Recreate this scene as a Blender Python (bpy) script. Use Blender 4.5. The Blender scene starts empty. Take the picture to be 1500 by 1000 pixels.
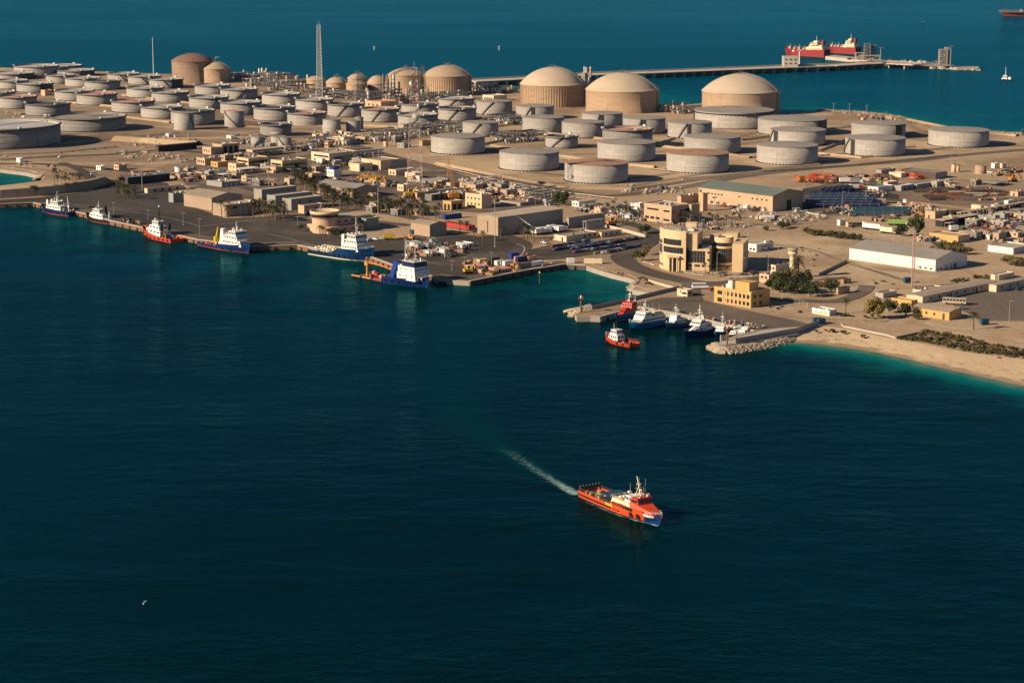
HAZE = 0.000007
import bpy, math, random
import numpy as np
from mathutils import Vector, Matrix
rnd = random.Random(7)
sc = bpy.context.scene
COL = sc.collection
PI = math.pi
FPX, HZ, CH = 3270.0, -150.0, 200.0
PITCH = math.atan((500 - HZ) / FPX)
CP, SP = math.cos(PITCH), math.sin(PITCH)
LZ = 2.5
cam = bpy.data.cameras.new('camera')
cam.sensor_width = 36.0
cam.lens = 36.0 * FPX / 1500.0
cam.clip_start = 1.0
cam.clip_end = 80000.0
camo = bpy.data.objects.new('camera', cam)
COL.objects.link(camo)
camo.location = (0, 0, CH)
camo.rotation_euler = (PI / 2 - PITCH, 0, 0)
sc.camera = camo
VIEWS = dict(A=(0, 60, 5), B=(240, 60, 5), C=(480, 60, 5), D=(720, 60, 5), E=(960, 60, 5), F=(1200, 60, 5),
             G=(0, 230, 5), H=(240, 230, 5), I=(480, 230, 5), J=(720, 230, 5), K=(960, 230, 5), L=(1200, 230, 5),
             M=(800, 380, 4.16667), N=(1140, 380, 4.16667), O=(870, 430, 6), P=(1140, 220, 4.16667),
             Q=(400, 220, 4.6875), R=(820, 260, 6.25), S=(620, 290, 6.25), T=(440, 320, 7.5), U=(190, 290, 7.5),
             W=(940, 320, 7.5), X=(50, 270, 9.375), Y=(1000, 390, 5.346), Z=(360, 80, 3.75), f=(0, 0, 1))
def V(v, x, y):
 ox, oy, s = VIEWS[v]
 return ox + x / s, oy + y / s
def GT(px, py, z=LZ):
 """survey: photo pixel -> point of the level z, with its depth"""
 cx, cy = (px - 750) / FPX, (500 - py) / FPX
 rx, ry, rz = cx, CP + cy * SP, -SP + cy * CP
 t = (z - CH) / rz
 return Vector((rx * t, ry * t, z)), t
def G(px, py, z=LZ):
 return GT(px, py, z)[0]
def GV(v, x, y, z=LZ):
 return G(*V(v, x, y), z)
def depth(p):
 return p[1] * CP + (CH - p[2]) * SP
def along(p, d, px):
 """distance from p along ground direction d at which the picture column px is reached"""
 k = px - 750
 return (k * depth(p) - FPX * p[0]) / (FPX * d[0] - k * d[1] * CP)
class MB:
 def __init__(s):
  s.v, s.f, s.m, s.sm = [], [], [], []
 def face(s, pts, m=0, smooth=False):
  b = len(s.v)
  s.v += [tuple(p) for p in pts]
  s.f.append(tuple(range(b, b + len(pts))))
  s.m.append(m)
  s.sm.append(smooth)
 def grid(s, rows, m=0, smooth=True, wrap=False):
  b = len(s.v)
  n = len(rows[0])
  for r in rows:
   s.v += [tuple(p) for p in r]
  for i in range(len(rows) - 1):
   for j in range(n if wrap else n - 1):
    k = (j + 1) % n
    s.f.append((b + i * n + j, b + i * n + k, b + (i + 1) * n + k, b + (i + 1) * n + j))
    s.m.append(m)
    s.sm.append(smooth)
 def box(s, c, d, m=0, rz=0, top=None):
  """c = centre of the base, d = sizes; top = (sx, sy, ox, oy) scale/shift of the top"""
  tx, ty, ox, oy = top or (1, 1, 0, 0)
  cs, sn = math.cos(rz), math.sin(rz)
  P = []
  for z, kx, ky, qx, qy in ((0, 1, 1, 0, 0), (d[2], tx, ty, ox, oy)):
   for sx, sy in ((-1, -1), (1, -1), (1, 1), (-1, 1)):
    x, y = sx * d[0] / 2 * kx + qx, sy * d[1] / 2 * ky + qy
    P.append((c[0] + x * cs - y * sn, c[1] + x * sn + y * cs, c[2] + z))
  b = len(s.v)
  s.v += P
  for q in ((3, 2, 1, 0), (4, 5, 6, 7), (0, 1, 5, 4), (1, 2, 6, 5), (2, 3, 7, 6), (3, 0, 4, 7)):
   s.f.append(tuple(b + i for i in q))
   s.m.append(m)
   s.sm.append(False)
 def prism(s, poly, z0, z1, m=0, mt=None):
  n = len(poly)
  a = sum(poly[i][0] * poly[(i + 1) % n][1] - poly[(i + 1) % n][0] * poly[i][1] for i in range(n))
  if a < 0:
   poly = poly[::-1]
  b = len(s.v)
  s.v += [(p[0], p[1], z0) for p in poly] + [(p[0], p[1], z1) for p in poly]
  for i in range(n):
   j = (i + 1) % n
   s.f.append((b + i, b + j, b + n + j, b + n + i))
   s.m.append(m)
   s.sm.append(False)
  s.f.append(tuple(b + n + i for i in range(n)))
  s.m.append(m if mt is None else mt)
  s.sm.append(False)
  s.f.append(tuple(b + n - 1 - i for i in range(n)))
  s.m.append(m)
  s.sm.append(False)
 def tube(s, a, b, r0, r1=None, n=6, m=0, caps=True, smooth=True):
  a, b = Vector(a), Vector(b)
  r1 = r0 if r1 is None else r1
  w = (b - a).normalized()
  u = w.orthogonal().normalized()
  q = w.cross(u)
  R = [[p + (u * math.cos(2 * PI * i / n) + q * math.sin(2 * PI * i / n)) * r for i in range(n)] for p, r in ((a, r0), (b, r1))]
  s.grid(R, m, smooth, True)
  if caps:
   s.face(R[0][::-1], m)
   s.face(R[1], m)
 def lathe(s, prof, n=32, m=0, c=(0, 0), smooth=True):
  rows = [[(c[0] + r * math.cos(2 * PI * i / n), c[1] + r * math.sin(2 * PI * i / n), z) for i in range(n)] for r, z in prof]
  s.grid(rows, m, smooth, True)
 def disc(s, r, z, n=32, m=0, c=(0, 0)):
  s.face([(c[0] + r * math.cos(2 * PI * i / n), c[1] + r * math.sin(2 * PI * i / n), z) for i in range(n)], m)
 def rail(s, pts, h=1.0, r=.04, m=0, posts=True):
  for a, b in zip(pts, pts[1:]):
   for k in (h, h * .55):
    s.tube((a[0], a[1], a[2] + k), (b[0], b[1], b[2] + k), r, n=4, m=m, caps=False)
  if posts:
   for p in pts:
    s.tube(p, (p[0], p[1], p[2] + h), r, n=4, m=m, caps=False)
 def mesh(s, name, mats):
  me = bpy.data.meshes.new(name)
  me.from_pydata(s.v, [], s.f)
  me.polygons.foreach_set('material_index', s.m)
  me.polygons.foreach_set('use_smooth', s.sm)
  for mt in (mats if isinstance(mats, (list, tuple)) else [mats]):
   me.materials.append(mt)
  me.update()
  return me
 def build(s, name, mats, parent=None, loc=None):
  return link(name, s.mesh(name, mats), parent, loc)
def link(name, data, parent=None, loc=None, rz=None):
 o = bpy.data.objects.new(name, data)
 COL.objects.link(o)
 if parent is not None:
  o.parent = parent
 if loc is not None:
  o.location = loc
 if rz is not None:
  o.rotation_euler = (0, 0, rz)
 return o
def tag(o, label=None, cat=None, group=None, kind=None):
 if label:
  o['label'] = label
 if cat:
  o['category'] = cat
 if group:
  o['group'] = group
 if kind:
  o['kind'] = kind
 return o
def thing(name, label, cat, loc=(0, 0, 0), rz=0, group=None):
 o = link(name, None, None, loc, rz)
 o.empty_display_size = .5
 return tag(o, label, cat, group)
def kids(root):
 return [o for o in CH_OF.get(root.name, [])]
def tree_of(o):
 """copy plan of a thing: (object, [children...])"""
 return (o, [tree_of(c) for c in o.children])
def dup(plan, loc, rz, label=None, group=None, scale=None, parent=None):
 o, ch = plan
 c = o.copy()
 COL.objects.link(c)
 if parent is not None:
  c.parent = parent
 else:
  c.location = loc
  c.rotation_euler = (0, 0, rz)
  if scale is not None:
   c.scale = scale if isinstance(scale, (tuple, list)) else (scale,) * 3
  if label:
   c['label'] = label
  if group:
   c['group'] = group
 for q in ch:
  dup(q, None, None, parent=c)
 return c
def lin(c):
 if isinstance(c, (int, float)):
  c = (c, c, c)
 return tuple((x / 255 / 12.92 if x / 255 <= .04045 else ((x / 255 + .055) / 1.055) ** 2.4) for x in c)
MATS = {}
def mat(name, rgb, rough=.7, metal=0., vary=.25, scale=.3, streak=0., spec=.3, dirt=None, bump=0., corr=0.):
 """painted / built surface: base colour with weathering noise, vertical streaks, optional corrugation"""
 if name in MATS:
  return MATS[name]
 m = bpy.data.materials.new(name)
 m.use_nodes = True
 nt = m.node_tree
 N, Lk = nt.nodes, nt.links
 b = N['Principled BSDF']
 b.inputs['Roughness'].default_value = rough
 b.inputs['Metallic'].default_value = metal
 b.inputs['Specular IOR Level'].default_value = spec
 tc = N.new('ShaderNodeTexCoord')
 base = rgb if max(rgb) <= 1 else lin(rgb)
 dk = lin(dirt) if dirt else tuple(x * .45 for x in base)
 n1 = N.new('ShaderNodeTexNoise')
 n1.inputs['Scale'].default_value = scale
 n1.inputs['Detail'].default_value = 6
 n1.inputs['Roughness'].default_value = .65
 Lk.new(tc.outputs['Object'], n1.inputs['Vector'])
 r1 = N.new('ShaderNodeMapRange')
 r1.inputs['From Min'].default_value = .38
 r1.inputs['From Max'].default_value = .72
 r1.inputs['To Max'].default_value = vary
 Lk.new(n1.outputs['Fac'], r1.inputs['Value'])
 mx = N.new('ShaderNodeMix')
 mx.data_type = 'RGBA'
 mx.inputs[6].default_value = (*base, 1)
 mx.inputs[7].default_value = (*dk, 1)
 Lk.new(r1.outputs[0], mx.inputs[0])
 out = mx.outputs[2]
 if streak:
  mp = N.new('ShaderNodeMapping')
  mp.inputs['Scale'].default_value = (1.1, 1.1, .03)
  Lk.new(tc.outputs['Object'], mp.inputs['Vector'])
  n2 = N.new('ShaderNodeTexNoise')
  n2.inputs['Scale'].default_value = .9
  n2.inputs['Detail'].default_value = 5
  Lk.new(mp.outputs[0], n2.inputs['Vector'])
  r2 = N.new('ShaderNodeMapRange')
  r2.inputs['From Min'].default_value = .48
  r2.inputs['From Max'].default_value = .75
  r2.inputs['To Max'].default_value = streak
  Lk.new(n2.outputs['Fac'], r2.inputs['Value'])
  m2 = N.new('ShaderNodeMix')
  m2.data_type = 'RGBA'
  m2.inputs[7].default_value = (*dk, 1)
  Lk.new(out, m2.inputs[6])
  Lk.new(r2.outputs[0], m2.inputs[0])
  out = m2.outputs[2]
 Lk.new(out, b.inputs['Base Color'])
 if bump or corr:
  bp = N.new('ShaderNodeBump')
  bp.inputs['Strength'].default_value = .6
  bp.inputs['Distance'].default_value = bump or .06
  if corr:
   sx = N.new('ShaderNodeSeparateXYZ')
   Lk.new(tc.outputs['Object'], sx.inputs[0])
   ad = N.new('ShaderNodeMath')
   ad.operation = 'ADD'
   Lk.new(sx.outputs[0], ad.inputs[0])
   Lk.new(sx.outputs[1], ad.inputs[1])
   ml = N.new('ShaderNodeMath')
   ml.operation = 'MULTIPLY'
   ml.inputs[1].default_value = 2 * PI / corr
   Lk.new(ad.outputs[0], ml.inputs[0])
   sn = N.new('ShaderNodeMath')
   sn.operation = 'SINE'
   Lk.new(ml.outputs[0], sn.inputs[0])
   Lk.new(sn.outputs[0], bp.inputs['Height'])
  else:
   Lk.new(n1.outputs['Fac'], bp.inputs['Height'])
  Lk.new(bp.outputs[0], b.inputs['Normal'])
 MATS[name] = m
 return m
def glass_mat(name, rgb, rough=.12):
 if name in MATS:
  return MATS[name]
 m = mat(name, rgb, rough, 0., .3, 1.5, spec=.6)
 return m
mat('tank_grey', (.37, .345, .31), .68, 0, .22, .08, .30)
mat('tank_pale', (.42, .39, .345), .66, 0, .20, .08, .25)
mat('tank_dim', (.27, .255, .235), .68, 0, .25, .08, .30)
mat('tank_roof', (.34, .30, .255), .75, .1, .35, .05)
mat('roof_rust', (.40, .24, .15), .8, 0, .45, .05)
mat('roof_pink', (.62, .30, .22), .8, 0, .35, .05)
mat('roof_float', (.55, .53, .50), .7, .1, .4, .06)
mat('roof_dark', (.10, .10, .10), .7, .1, .4, .06)
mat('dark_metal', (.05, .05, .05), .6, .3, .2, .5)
mat('mid_metal', (.22, .21, .20), .6, .3, .3, .5)
mat('galv', (.42, .41, .40), .5, .4, .25, .5)
mat('dome_sand', (.44, .305, .195), .75, 0, .22, .07, .12)
mat('dome_cap', (.52, .42, .31), .75, 0, .22, .06)
mat('dome_cap_sand', (.43, .32, .22), .75, 0, .25, .06)
mat('dome_brown', (.33, .225, .155), .8, 0, .4, .07, .3)
mat('dome_brown_cap', (.24, .14, .105), .8, 0, .4, .06)
mat('concrete', (.38, .33, .28), .85, 0, .35, .15, .15, bump=.05)
mat('concrete_pale', (.50, .44, .36), .85, 0, .3, .15, .15)
mat('asphalt', (.075, .068, .062), .9, 0, .35, .05)
mat('paint_white', (.72, .69, .63), .6, 0, .25, .4)
mat('beige', (.52, .37, .235), .8, 0, .2, .15, .2)
mat('beige_warm', (.68, .49, .285), .8, 0, .18, .15, .15)
mat('peach', (.62, .40, .26), .8, 0, .2, .15, .2)
mat('cream', (.70, .55, .38), .8, 0, .2, .15, .2)
mat('yellow_wall', (.60, .36, .13), .8, 0, .2, .2, .2)
mat('tan_metal', (.42, .31, .22), .6, .1, .2, .1, .25, corr=1.2)
mat('tan_roof', (.42, .34, .25), .65, .15, .3, .06, corr=1.5)
mat('grey_roof', (.33, .31, .27), .65, .15, .3, .06, corr=1.5)
mat('grey_wall', (.34, .33, .30), .65, .1, .25, .12, .25, corr=1.0)
mat('white_wall', (.76, .72, .66), .7, 0, .15, .15, .15)
mat('white_roof', (.72, .68, .60), .7, 0, .25, .08)
mat('green_roof', (.17, .205, .175), .65, .1, .3, .06, corr=1.5)
mat('blue_roof', (.06, .22, .38), .6, .1, .3, .1)
mat('flat_roof', (.46, .38, .29), .9, 0, .4, .1)
mat('window', (.03, .032, .036), .2, 0, .3, 1.0, spec=.5)
mat('window_blue', (.05, .055, .075), .15, 0, .3, .5, spec=.5)
mat('door_dark', (.06, .045, .04), .6, 0, .3, .5)
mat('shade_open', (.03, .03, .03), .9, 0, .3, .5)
mat('hull_orange', (.66, .078, .018), .45, 0, .15, .3, .12, spec=.4)
mat('hull_red', (.55, .045, .025), .45, 0, .2, .2, .2, spec=.4)
mat('hull_navy', (.005, .021, .105), .4, 0, .2, .3, .15, spec=.4)
mat('hull_blue', (.004, .034, .14), .4, 0, .2, .3, .15, spec=.4)
mat('hull_teal', (.001, .034, .115), .4, 0, .2, .3, .15, spec=.4)
mat('hull_black', (.02, .02, .022), .5, 0, .2, .3, .15)
mat('boot_red', (.30, .035, .02), .6, 0, .3, .4, .2)
mat('boat_white', (.80, .77, .72), .45, 0, .14, .4, .12, spec=.4)
mat('boat_cream', (.80, .66, .44), .5, 0, .15, .4, .12)
mat('deck_grey', (.16, .16, .16), .8, 0, .35, .4)
mat('deck_wood', (.20, .13, .08), .85, 0, .4, .5)
mat('deck_blue', (.015, .07, .12), .7, 0, .2, .4)
mat('deck_red', (.35, .07, .04), .8, 0, .3, .4)
mat('rubber', (.015, .015, .015), .85, 0, .2, 1)
mat('yellow', (.58, .37, .035), .5, 0, .15, .5)
mat('crane_orange', (.52, .21, .05), .5, 0, .2, .5)
mat('blue_paint', (.015, .05, .28), .45, 0, .2, .4)
mat('red_paint', (.44, .05, .035), .55, 0, .25, .4)
mat('pale_red', (.62, .28, .22), .65, 0, .35, .4)
mat('green_paint', (.03, .30, .16), .6, 0, .2, .4)
mat('lime', (.25, .42, .11), .6, 0, .2, .4)
mat('rust', (.24, .11, .055), .85, .1, .5, .6)
mat('pipe_dark', (.11, .075, .055), .75, .2, .5, .6)
mat('pipe_pale', (.48, .40, .32), .6, .2, .35, .6)
mat('pipe_blue', (.010, .028, .10), .5, .1, .35, .6)
mat('wood', (.34, .22, .12), .85, 0, .4, .8)
mat('rock', (.36, .29, .22), .95, 0, .45, .5, bump=.3)
mat('rock_pale', (.48, .39, .29), .95, 0, .45, .5, bump=.3)
mat('sand_pile', (.58, .44, .29), .95, 0, .3, .3)
mat('car_white', (.75, .75, .74), .3, 0, .08, 1, spec=.5)
mat('car_silver', (.40, .41, .43), .3, .4, .08, 1, spec=.5)
mat('car_black', (.02, .02, .025), .3, 0, .1, 1, spec=.5)
mat('car_blue', (.03, .08, .22), .3, 0, .1, 1, spec=.5)
mat('car_red', (.35, .03, .03), .3, 0, .1, 1, spec=.5)
mat('car_sand', (.45, .37, .27), .35, 0, .1, 1, spec=.5)
mat('bark', (.13, .09, .06), .95, 0, .4, 2)
mat('palm_trunk', (.16, .11, .075), .95, 0, .4, 2)
mat('text_white', (.75, .74, .72), .6, 0, .1, 1)
mat('hull_bright', (.006, .15, .34), .4, 0, .2, .3, .15, spec=.4)
mat('crane_yellow', (.74, .48, .02), .5, 0, .15, .5)
mat('tanker_red', (.30, .032, .035), .6, 0, .25, .2, .2)
mat('pier_deck', (.58, .49, .385), .85, 0, .3, .1)
mat('quay_shade', (.11, .09, .075), .9, 0, .4, .3, .3)  # shade on this quay face is put into the dark base colour
mat('fence_green', (.20, .26, .20), .7, .1, .2, 1)
M = MATS
def plates(name):
 """rolled steel courses: every plate of a tank wall weathers a little differently, dirt near the foot"""
 m = M[name]
 nt = m.node_tree
 N, Lk = nt.nodes, nt.links
 b = N['Principled BSDF']
 src = b.inputs['Base Color'].links[0].from_socket
 tc = N.new('ShaderNodeTexCoord')
 sx = N.new('ShaderNodeSeparateXYZ')
 Lk.new(tc.outputs['Object'], sx.inputs[0])
 at = N.new('ShaderNodeMath')
 at.operation = 'ARCTAN2'
 Lk.new(sx.outputs[1], at.inputs[0])
 Lk.new(sx.outputs[0], at.inputs[1])
 ml = N.new('ShaderNodeMath')
 ml.operation = 'MULTIPLY'
 ml.inputs[1].default_value = 22
 Lk.new(at.outputs[0], ml.inputs[0])
 cb = N.new('ShaderNodeCombineXYZ')
 Lk.new(ml.outputs[0], cb.inputs[0])
 Lk.new(sx.outputs[2], cb.inputs[1])
 br = N.new('ShaderNodeTexBrick')
 br.inputs['Scale'].default_value = 1
 br.inputs['Brick Width'].default_value = 7.5
 br.inputs['Row Height'].default_value = 2.4
 br.inputs['Mortar Size'].default_value = .05
 br.inputs['Color1'].default_value = (1, 1, 1, 1)
 br.inputs['Color2'].default_value = (.80, .79, .78, 1)
 br.inputs['Mortar'].default_value = (.62, .60, .57, 1)
 Lk.new(cb.outputs[0], br.inputs['Vector'])
 mx = N.new('ShaderNodeMix')
 mx.data_type = 'RGBA'
 mx.blend_type = 'MULTIPLY'
 mx.inputs[0].default_value = .8
 Lk.new(src, mx.inputs[6])
 Lk.new(br.outputs['Color'], mx.inputs[7])
 st = N.new('ShaderNodeTexNoise')
 st.inputs['Scale'].default_value = .5
 st.inputs['Detail'].default_value = 5
 mp = N.new('ShaderNodeMapping')
 mp.inputs['Scale'].default_value = (1, .06, 1)
 Lk.new(cb.outputs[0], mp.inputs['Vector'])
 Lk.new(mp.outputs[0], st.inputs['Vector'])
 rg = N.new('ShaderNodeMapRange')
 rg.inputs['From Min'].default_value = .56
 rg.inputs['From Max'].default_value = .74
 rg.inputs['To Max'].default_value = .55
 Lk.new(st.outputs['Fac'], rg.inputs['Value'])
 m2 = N.new('ShaderNodeMix')
 m2.data_type = 'RGBA'
 m2.inputs[7].default_value = (.20, .13, .085, 1)
 Lk.new(rg.outputs[0], m2.inputs[0])
 Lk.new(mx.outputs[2], m2.inputs[6])
 Lk.new(m2.outputs[2], b.inputs['Base Color'])
for q_ in ('tank_grey', 'tank_pale', 'tank_dim', 'dome_sand', 'dome_brown'):
 plates(q_)
def leaf_mat(name, a, b2):
 m = bpy.data.materials.new(name)
 m.use_nodes = True
 nt = m.node_tree
 N, Lk = nt.nodes, nt.links
 b = N['Principled BSDF']
 b.inputs['Roughness'].default_value = .75
 b.inputs['Specular IOR Level'].default_value = .2
 tc = N.new('ShaderNodeTexCoord')
 n = N.new('ShaderNodeTexNoise')
 n.inputs['Scale'].default_value = .9
 n.inputs['Detail'].default_value = 4
 Lk.new(tc.outputs['Object'], n.inputs['Vector'])
 oi = N.new('ShaderNodeObjectInfo')
 ad = N.new('ShaderNodeMath')
 ad.operation = 'MULTIPLY_ADD'
 ad.inputs[1].default_value = .5
 ad.inputs[2].default_value = -.25
 Lk.new(oi.outputs['Random'], ad.inputs[0])
 a2 = N.new('ShaderNodeMath')
 a2.operation = 'ADD'
 Lk.new(n.outputs['Fac'], a2.inputs[0])
 Lk.new(ad.outputs[0], a2.inputs[1])
 cr = N.new('ShaderNodeValToRGB')
 cr.color_ramp.elements[0].position = .3
 cr.color_ramp.elements[0].color = (*a, 1)
 cr.color_ramp.elements[1].position = .7
 cr.color_ramp.elements[1].color = (*b2, 1)
 Lk.new(a2.outputs[0], cr.inputs[0])
 Lk.new(cr.outputs[0], b.inputs['Base Color'])
 MATS[name] = m
 return m
leaf_mat('leaf_dark', (.025, .035, .014), (.07, .085, .03))
leaf_mat('leaf_olive', (.06, .065, .025), (.17, .14, .06))
leaf_mat('leaf_yellow', (.15, .12, .03), (.32, .23, .07))
leaf_mat('leaf_palm', (.028, .032, .014), (.095, .085, .038))
leaf_mat('leaf_scrub', (.045, .036, .018), (.13, .095, .05))
SUN_AZ, SUN_EL = math.radians(25), math.radians(25)
LDIR = Vector((math.cos(SUN_AZ) * math.cos(SUN_EL), math.sin(SUN_AZ) * math.cos(SUN_EL), -math.sin(SUN_EL)))
sl = bpy.data.lights.new('sun', 'SUN')
sl.energy = 5.0
sl.angle = math.radians(.5)
sl.color = (1.0, .80, .57)
so = link('sun', sl, None, (0, 0, 500))
so.rotation_euler = LDIR.to_track_quat('-Z', 'Y').to_euler()
w = bpy.data.worlds.new('World')
sc.world = w
w.use_nodes = True
wn = w.node_tree
sky = wn.nodes.new('ShaderNodeTexSky')
sky.sky_type = 'NISHITA'
sky.sun_disc = False
sky.sun_elevation = SUN_EL
sky.sun_rotation = math.atan2(-LDIR.x, -LDIR.y)
sky.altitude = 200
sky.dust_density = .2
sky.air_density = .65
sky.ozone_density = 3.0
wn.links.new(sky.outputs[0], wn.nodes['Background'].inputs[0])
wn.nodes['Background'].inputs[1].default_value = .05
sc.view_settings.view_transform = 'Standard'
sc.view_settings.look = 'None'
sc.view_settings.gamma = 1
sc.view_settings.exposure = .48
sc.cycles.max_bounces = 5
sc.cycles.diffuse_bounces = 1
sc.cycles.glossy_bounces = 3
sc.cycles.transparent_max_bounces = 8
sc.cycles.volume_bounces = 0
sc.cycles.use_adaptive_sampling = True
NEAR = [(-1000, 320), (0, 299), (49, 297), (120, 312), (165, 324), (208, 333), (290, 351), (368, 361), (436, 359), (466, 365), (545, 377), (575, 388),
  (634, 404.5), (640, 409), (688, 412), (770, 396), (828, 387), (858, 389), (872, 394), (895, 401), (920, 407), (938, 413),
  (929, 421), (926, 424), (944, 428), (963, 430), (866, 452), (852, 456), (842, 460), (845, 464), (866, 463.5), (879, 464),
  (934, 449), (980, 457), (1016, 464), (1050, 472), (1107, 485), (1072, 495), (1056, 496), (1053, 507), (1077, 505),
  (1168, 489), (1200, 477)]
BACK = [(1200, 477), (1236, 481), (1306, 496), (1332, 500), (1416, 516), (1500, 527), (1640, 552), (2400, 690)]
FAR = [(2600, 285), (1500, 198), (1420, 193.5), (1370, 187.5), (1335, 180), (1318, 173), (1262, 166), (1198, 163), (1150, 168),
       (1060, 167), (1010, 165), (965, 159), (870, 141), (830, 136), (760, 131), (690, 128), (620, 124), (560, 120), (450, 117),
       (400, 113), (250, 108.5), (120, 104), (0, 99), (-1000, 74)]
LEFT = [(-1000, 228), (0, 248), (36, 252.5), (66, 259.5), (58, 265), (0, 272), (-1000, 304)]
BEACHW = [(1150, 494), (1163, 500.5), (1200, 503), (1236, 507.5), (1272, 513), (1308, 520.5), (1345, 529), (1380, 538), (1440, 551), (1500, 564), (1640, 596), (2400, 770)]
def nodes(name):
 m = bpy.data.materials.new(name)
 m.use_nodes = True
 nt = m.node_tree
 return m, nt.nodes, nt.links, nt.nodes['Principled BSDF']
def noise(N, Lk, vec, scale, detail=4, rough=.55, mp=None):
 if mp:
  q = N.new('ShaderNodeMapping')
  q.inputs['Scale'].default_value = mp[0]
  q.inputs['Rotation'].default_value = (0, 0, mp[1])
  Lk.new(vec, q.inputs['Vector'])
  vec = q.outputs[0]
 n = N.new('ShaderNodeTexNoise')
 n.inputs['Scale'].default_value = scale
 n.inputs['Detail'].default_value = detail
 n.inputs['Roughness'].default_value = rough
 Lk.new(vec, n.inputs['Vector'])
 return n.outputs['Fac']
def mrange(N, Lk, v, a, b, c=0, d=1):
 r = N.new('ShaderNodeMapRange')
 r.interpolation_type = 'SMOOTHSTEP'
 for k, x in zip(('From Min', 'From Max', 'To Min', 'To Max'), (a, b, c, d)):
  r.inputs[k].default_value = x
 Lk.new(v, r.inputs['Value'])
 return r.outputs[0]
def mixc(N, Lk, fac, a, b):
 m = N.new('ShaderNodeMix')
 m.data_type = 'RGBA'
 for s, x in ((6, a), (7, b)):
  if isinstance(x, tuple):
   m.inputs[s].default_value = (*x, 1)
  else:
   Lk.new(x, m.inputs[s])
 if isinstance(fac, (int, float)):
  m.inputs[0].default_value = fac
 else:
  Lk.new(fac, m.inputs[0])
 return m.outputs[2]
def math_n(N, Lk, op, a, b):
 m = N.new('ShaderNodeMath')
 m.operation = op
 for s, x in ((0, a), (1, b)):
  if isinstance(x, (int, float)):
   m.inputs[s].default_value = x
  else:
   Lk.new(x, m.inputs[s])
 return m.outputs[0]
def ground_mat(name, base, dark, pale, fine=.35, tracks=.35, sc0=1.0):
 m, N, Lk, b = nodes(name)
 b.inputs['Roughness'].default_value = .95
 b.inputs['Specular IOR Level'].default_value = .1
 g = N.new('ShaderNodeNewGeometry').outputs['Position']
 c = mixc(N, Lk, mrange(N, Lk, noise(N, Lk, g, .006 * sc0, 6), .42, .62), base, dark)
 c = mixc(N, Lk, mrange(N, Lk, noise(N, Lk, g, .017 * sc0, 5, .6), .5, .68, 0, .8), c, pale)
 c = mixc(N, Lk, mrange(N, Lk, noise(N, Lk, g, .05, 5, .7, ((.25, 2.2, 1), .8)), .5, .75, 0, tracks), c, dark)
 c = mixc(N, Lk, mrange(N, Lk, noise(N, Lk, g, .05, 5, .7, ((2.2, .25, 1), .7)), .5, .75, 0, tracks * .8), c, dark)
 c = mixc(N, Lk, mrange(N, Lk, noise(N, Lk, g, .35, 6, .75), .5, .78, 0, fine), c, tuple(x * .4 for x in dark))
 c = mixc(N, Lk, mrange(N, Lk, noise(N, Lk, g, .21, 5, .75), .58, .75, 0, fine), c, tuple(min(1, x * 1.2) for x in pale))
 Lk.new(c, b.inputs['Base Color'])
 bp = N.new('ShaderNodeBump')
 bp.inputs['Strength'].default_value = .7
 bp.inputs['Distance'].default_value = .8
 Lk.new(noise(N, Lk, g, .15, 6, .7), bp.inputs['Height'])
 Lk.new(bp.outputs[0], b.inputs['Normal'])
 if name == 'beach_sand':
  sp = N.new('ShaderNodeSeparateXYZ')
  Lk.new(g, sp.inputs[0])
  hz = math_n(N, Lk, 'ADD', sp.outputs[2], mrange(N, Lk, noise(N, Lk, g, .12, 4), .3, .7, -.25, .25))
  c = mixc(N, Lk, mrange(N, Lk, hz, .75, .25), c, (.30, .22, .14))
  lt = noise(N, Lk, g, .35, 4, .7)
  wl_ = math_n(N, Lk, 'MULTIPLY', mrange(N, Lk, hz, 1.0, 1.12), mrange(N, Lk, hz, 1.4, 1.25))
  c = mixc(N, Lk, math_n(N, Lk, 'MULTIPLY', wl_, mrange(N, Lk, lt, .5, .62, 0, .6)), c, (.20, .15, .09))
  Lk.new(c, b.inputs['Base Color'])
 MATS[name] = m
 return m
ground_mat('ground_sand', (.45, .33, .21), (.28, .20, .13), (.55, .415, .27), .45, .5)
ground_mat('ground_pale', (.50, .375, .24), (.35, .25, .16), (.57, .44, .29), .45, .35, 1.8)
ground_mat('ground_brown', (.33, .245, .165), (.19, .14, .10), (.44, .33, .22))
ground_mat('ground_works', (.22, .17, .125), (.115, .095, .078), (.36, .275, .19), .45, .5, 2.2)
ground_mat('ground_scrub', (.30, .21, .12), (.12, .09, .05), (.42, .31, .19), .6)
ground_mat('beach_sand', (.60, .455, .295), (.53, .395, .25), (.64, .49, .33), .12, .1)
ground_mat('asphalt_yard', (.088, .076, .066), (.058, .050, .045), (.14, .115, .092), .3, .4)
ground_mat('asphalt_pale', (.165, .135, .108), (.11, .09, .075), (.22, .18, .14), .3, .4)
ground_mat('asphalt_road', (.115, .095, .08), (.08, .068, .058), (.17, .135, .105), .2, .3)
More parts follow.
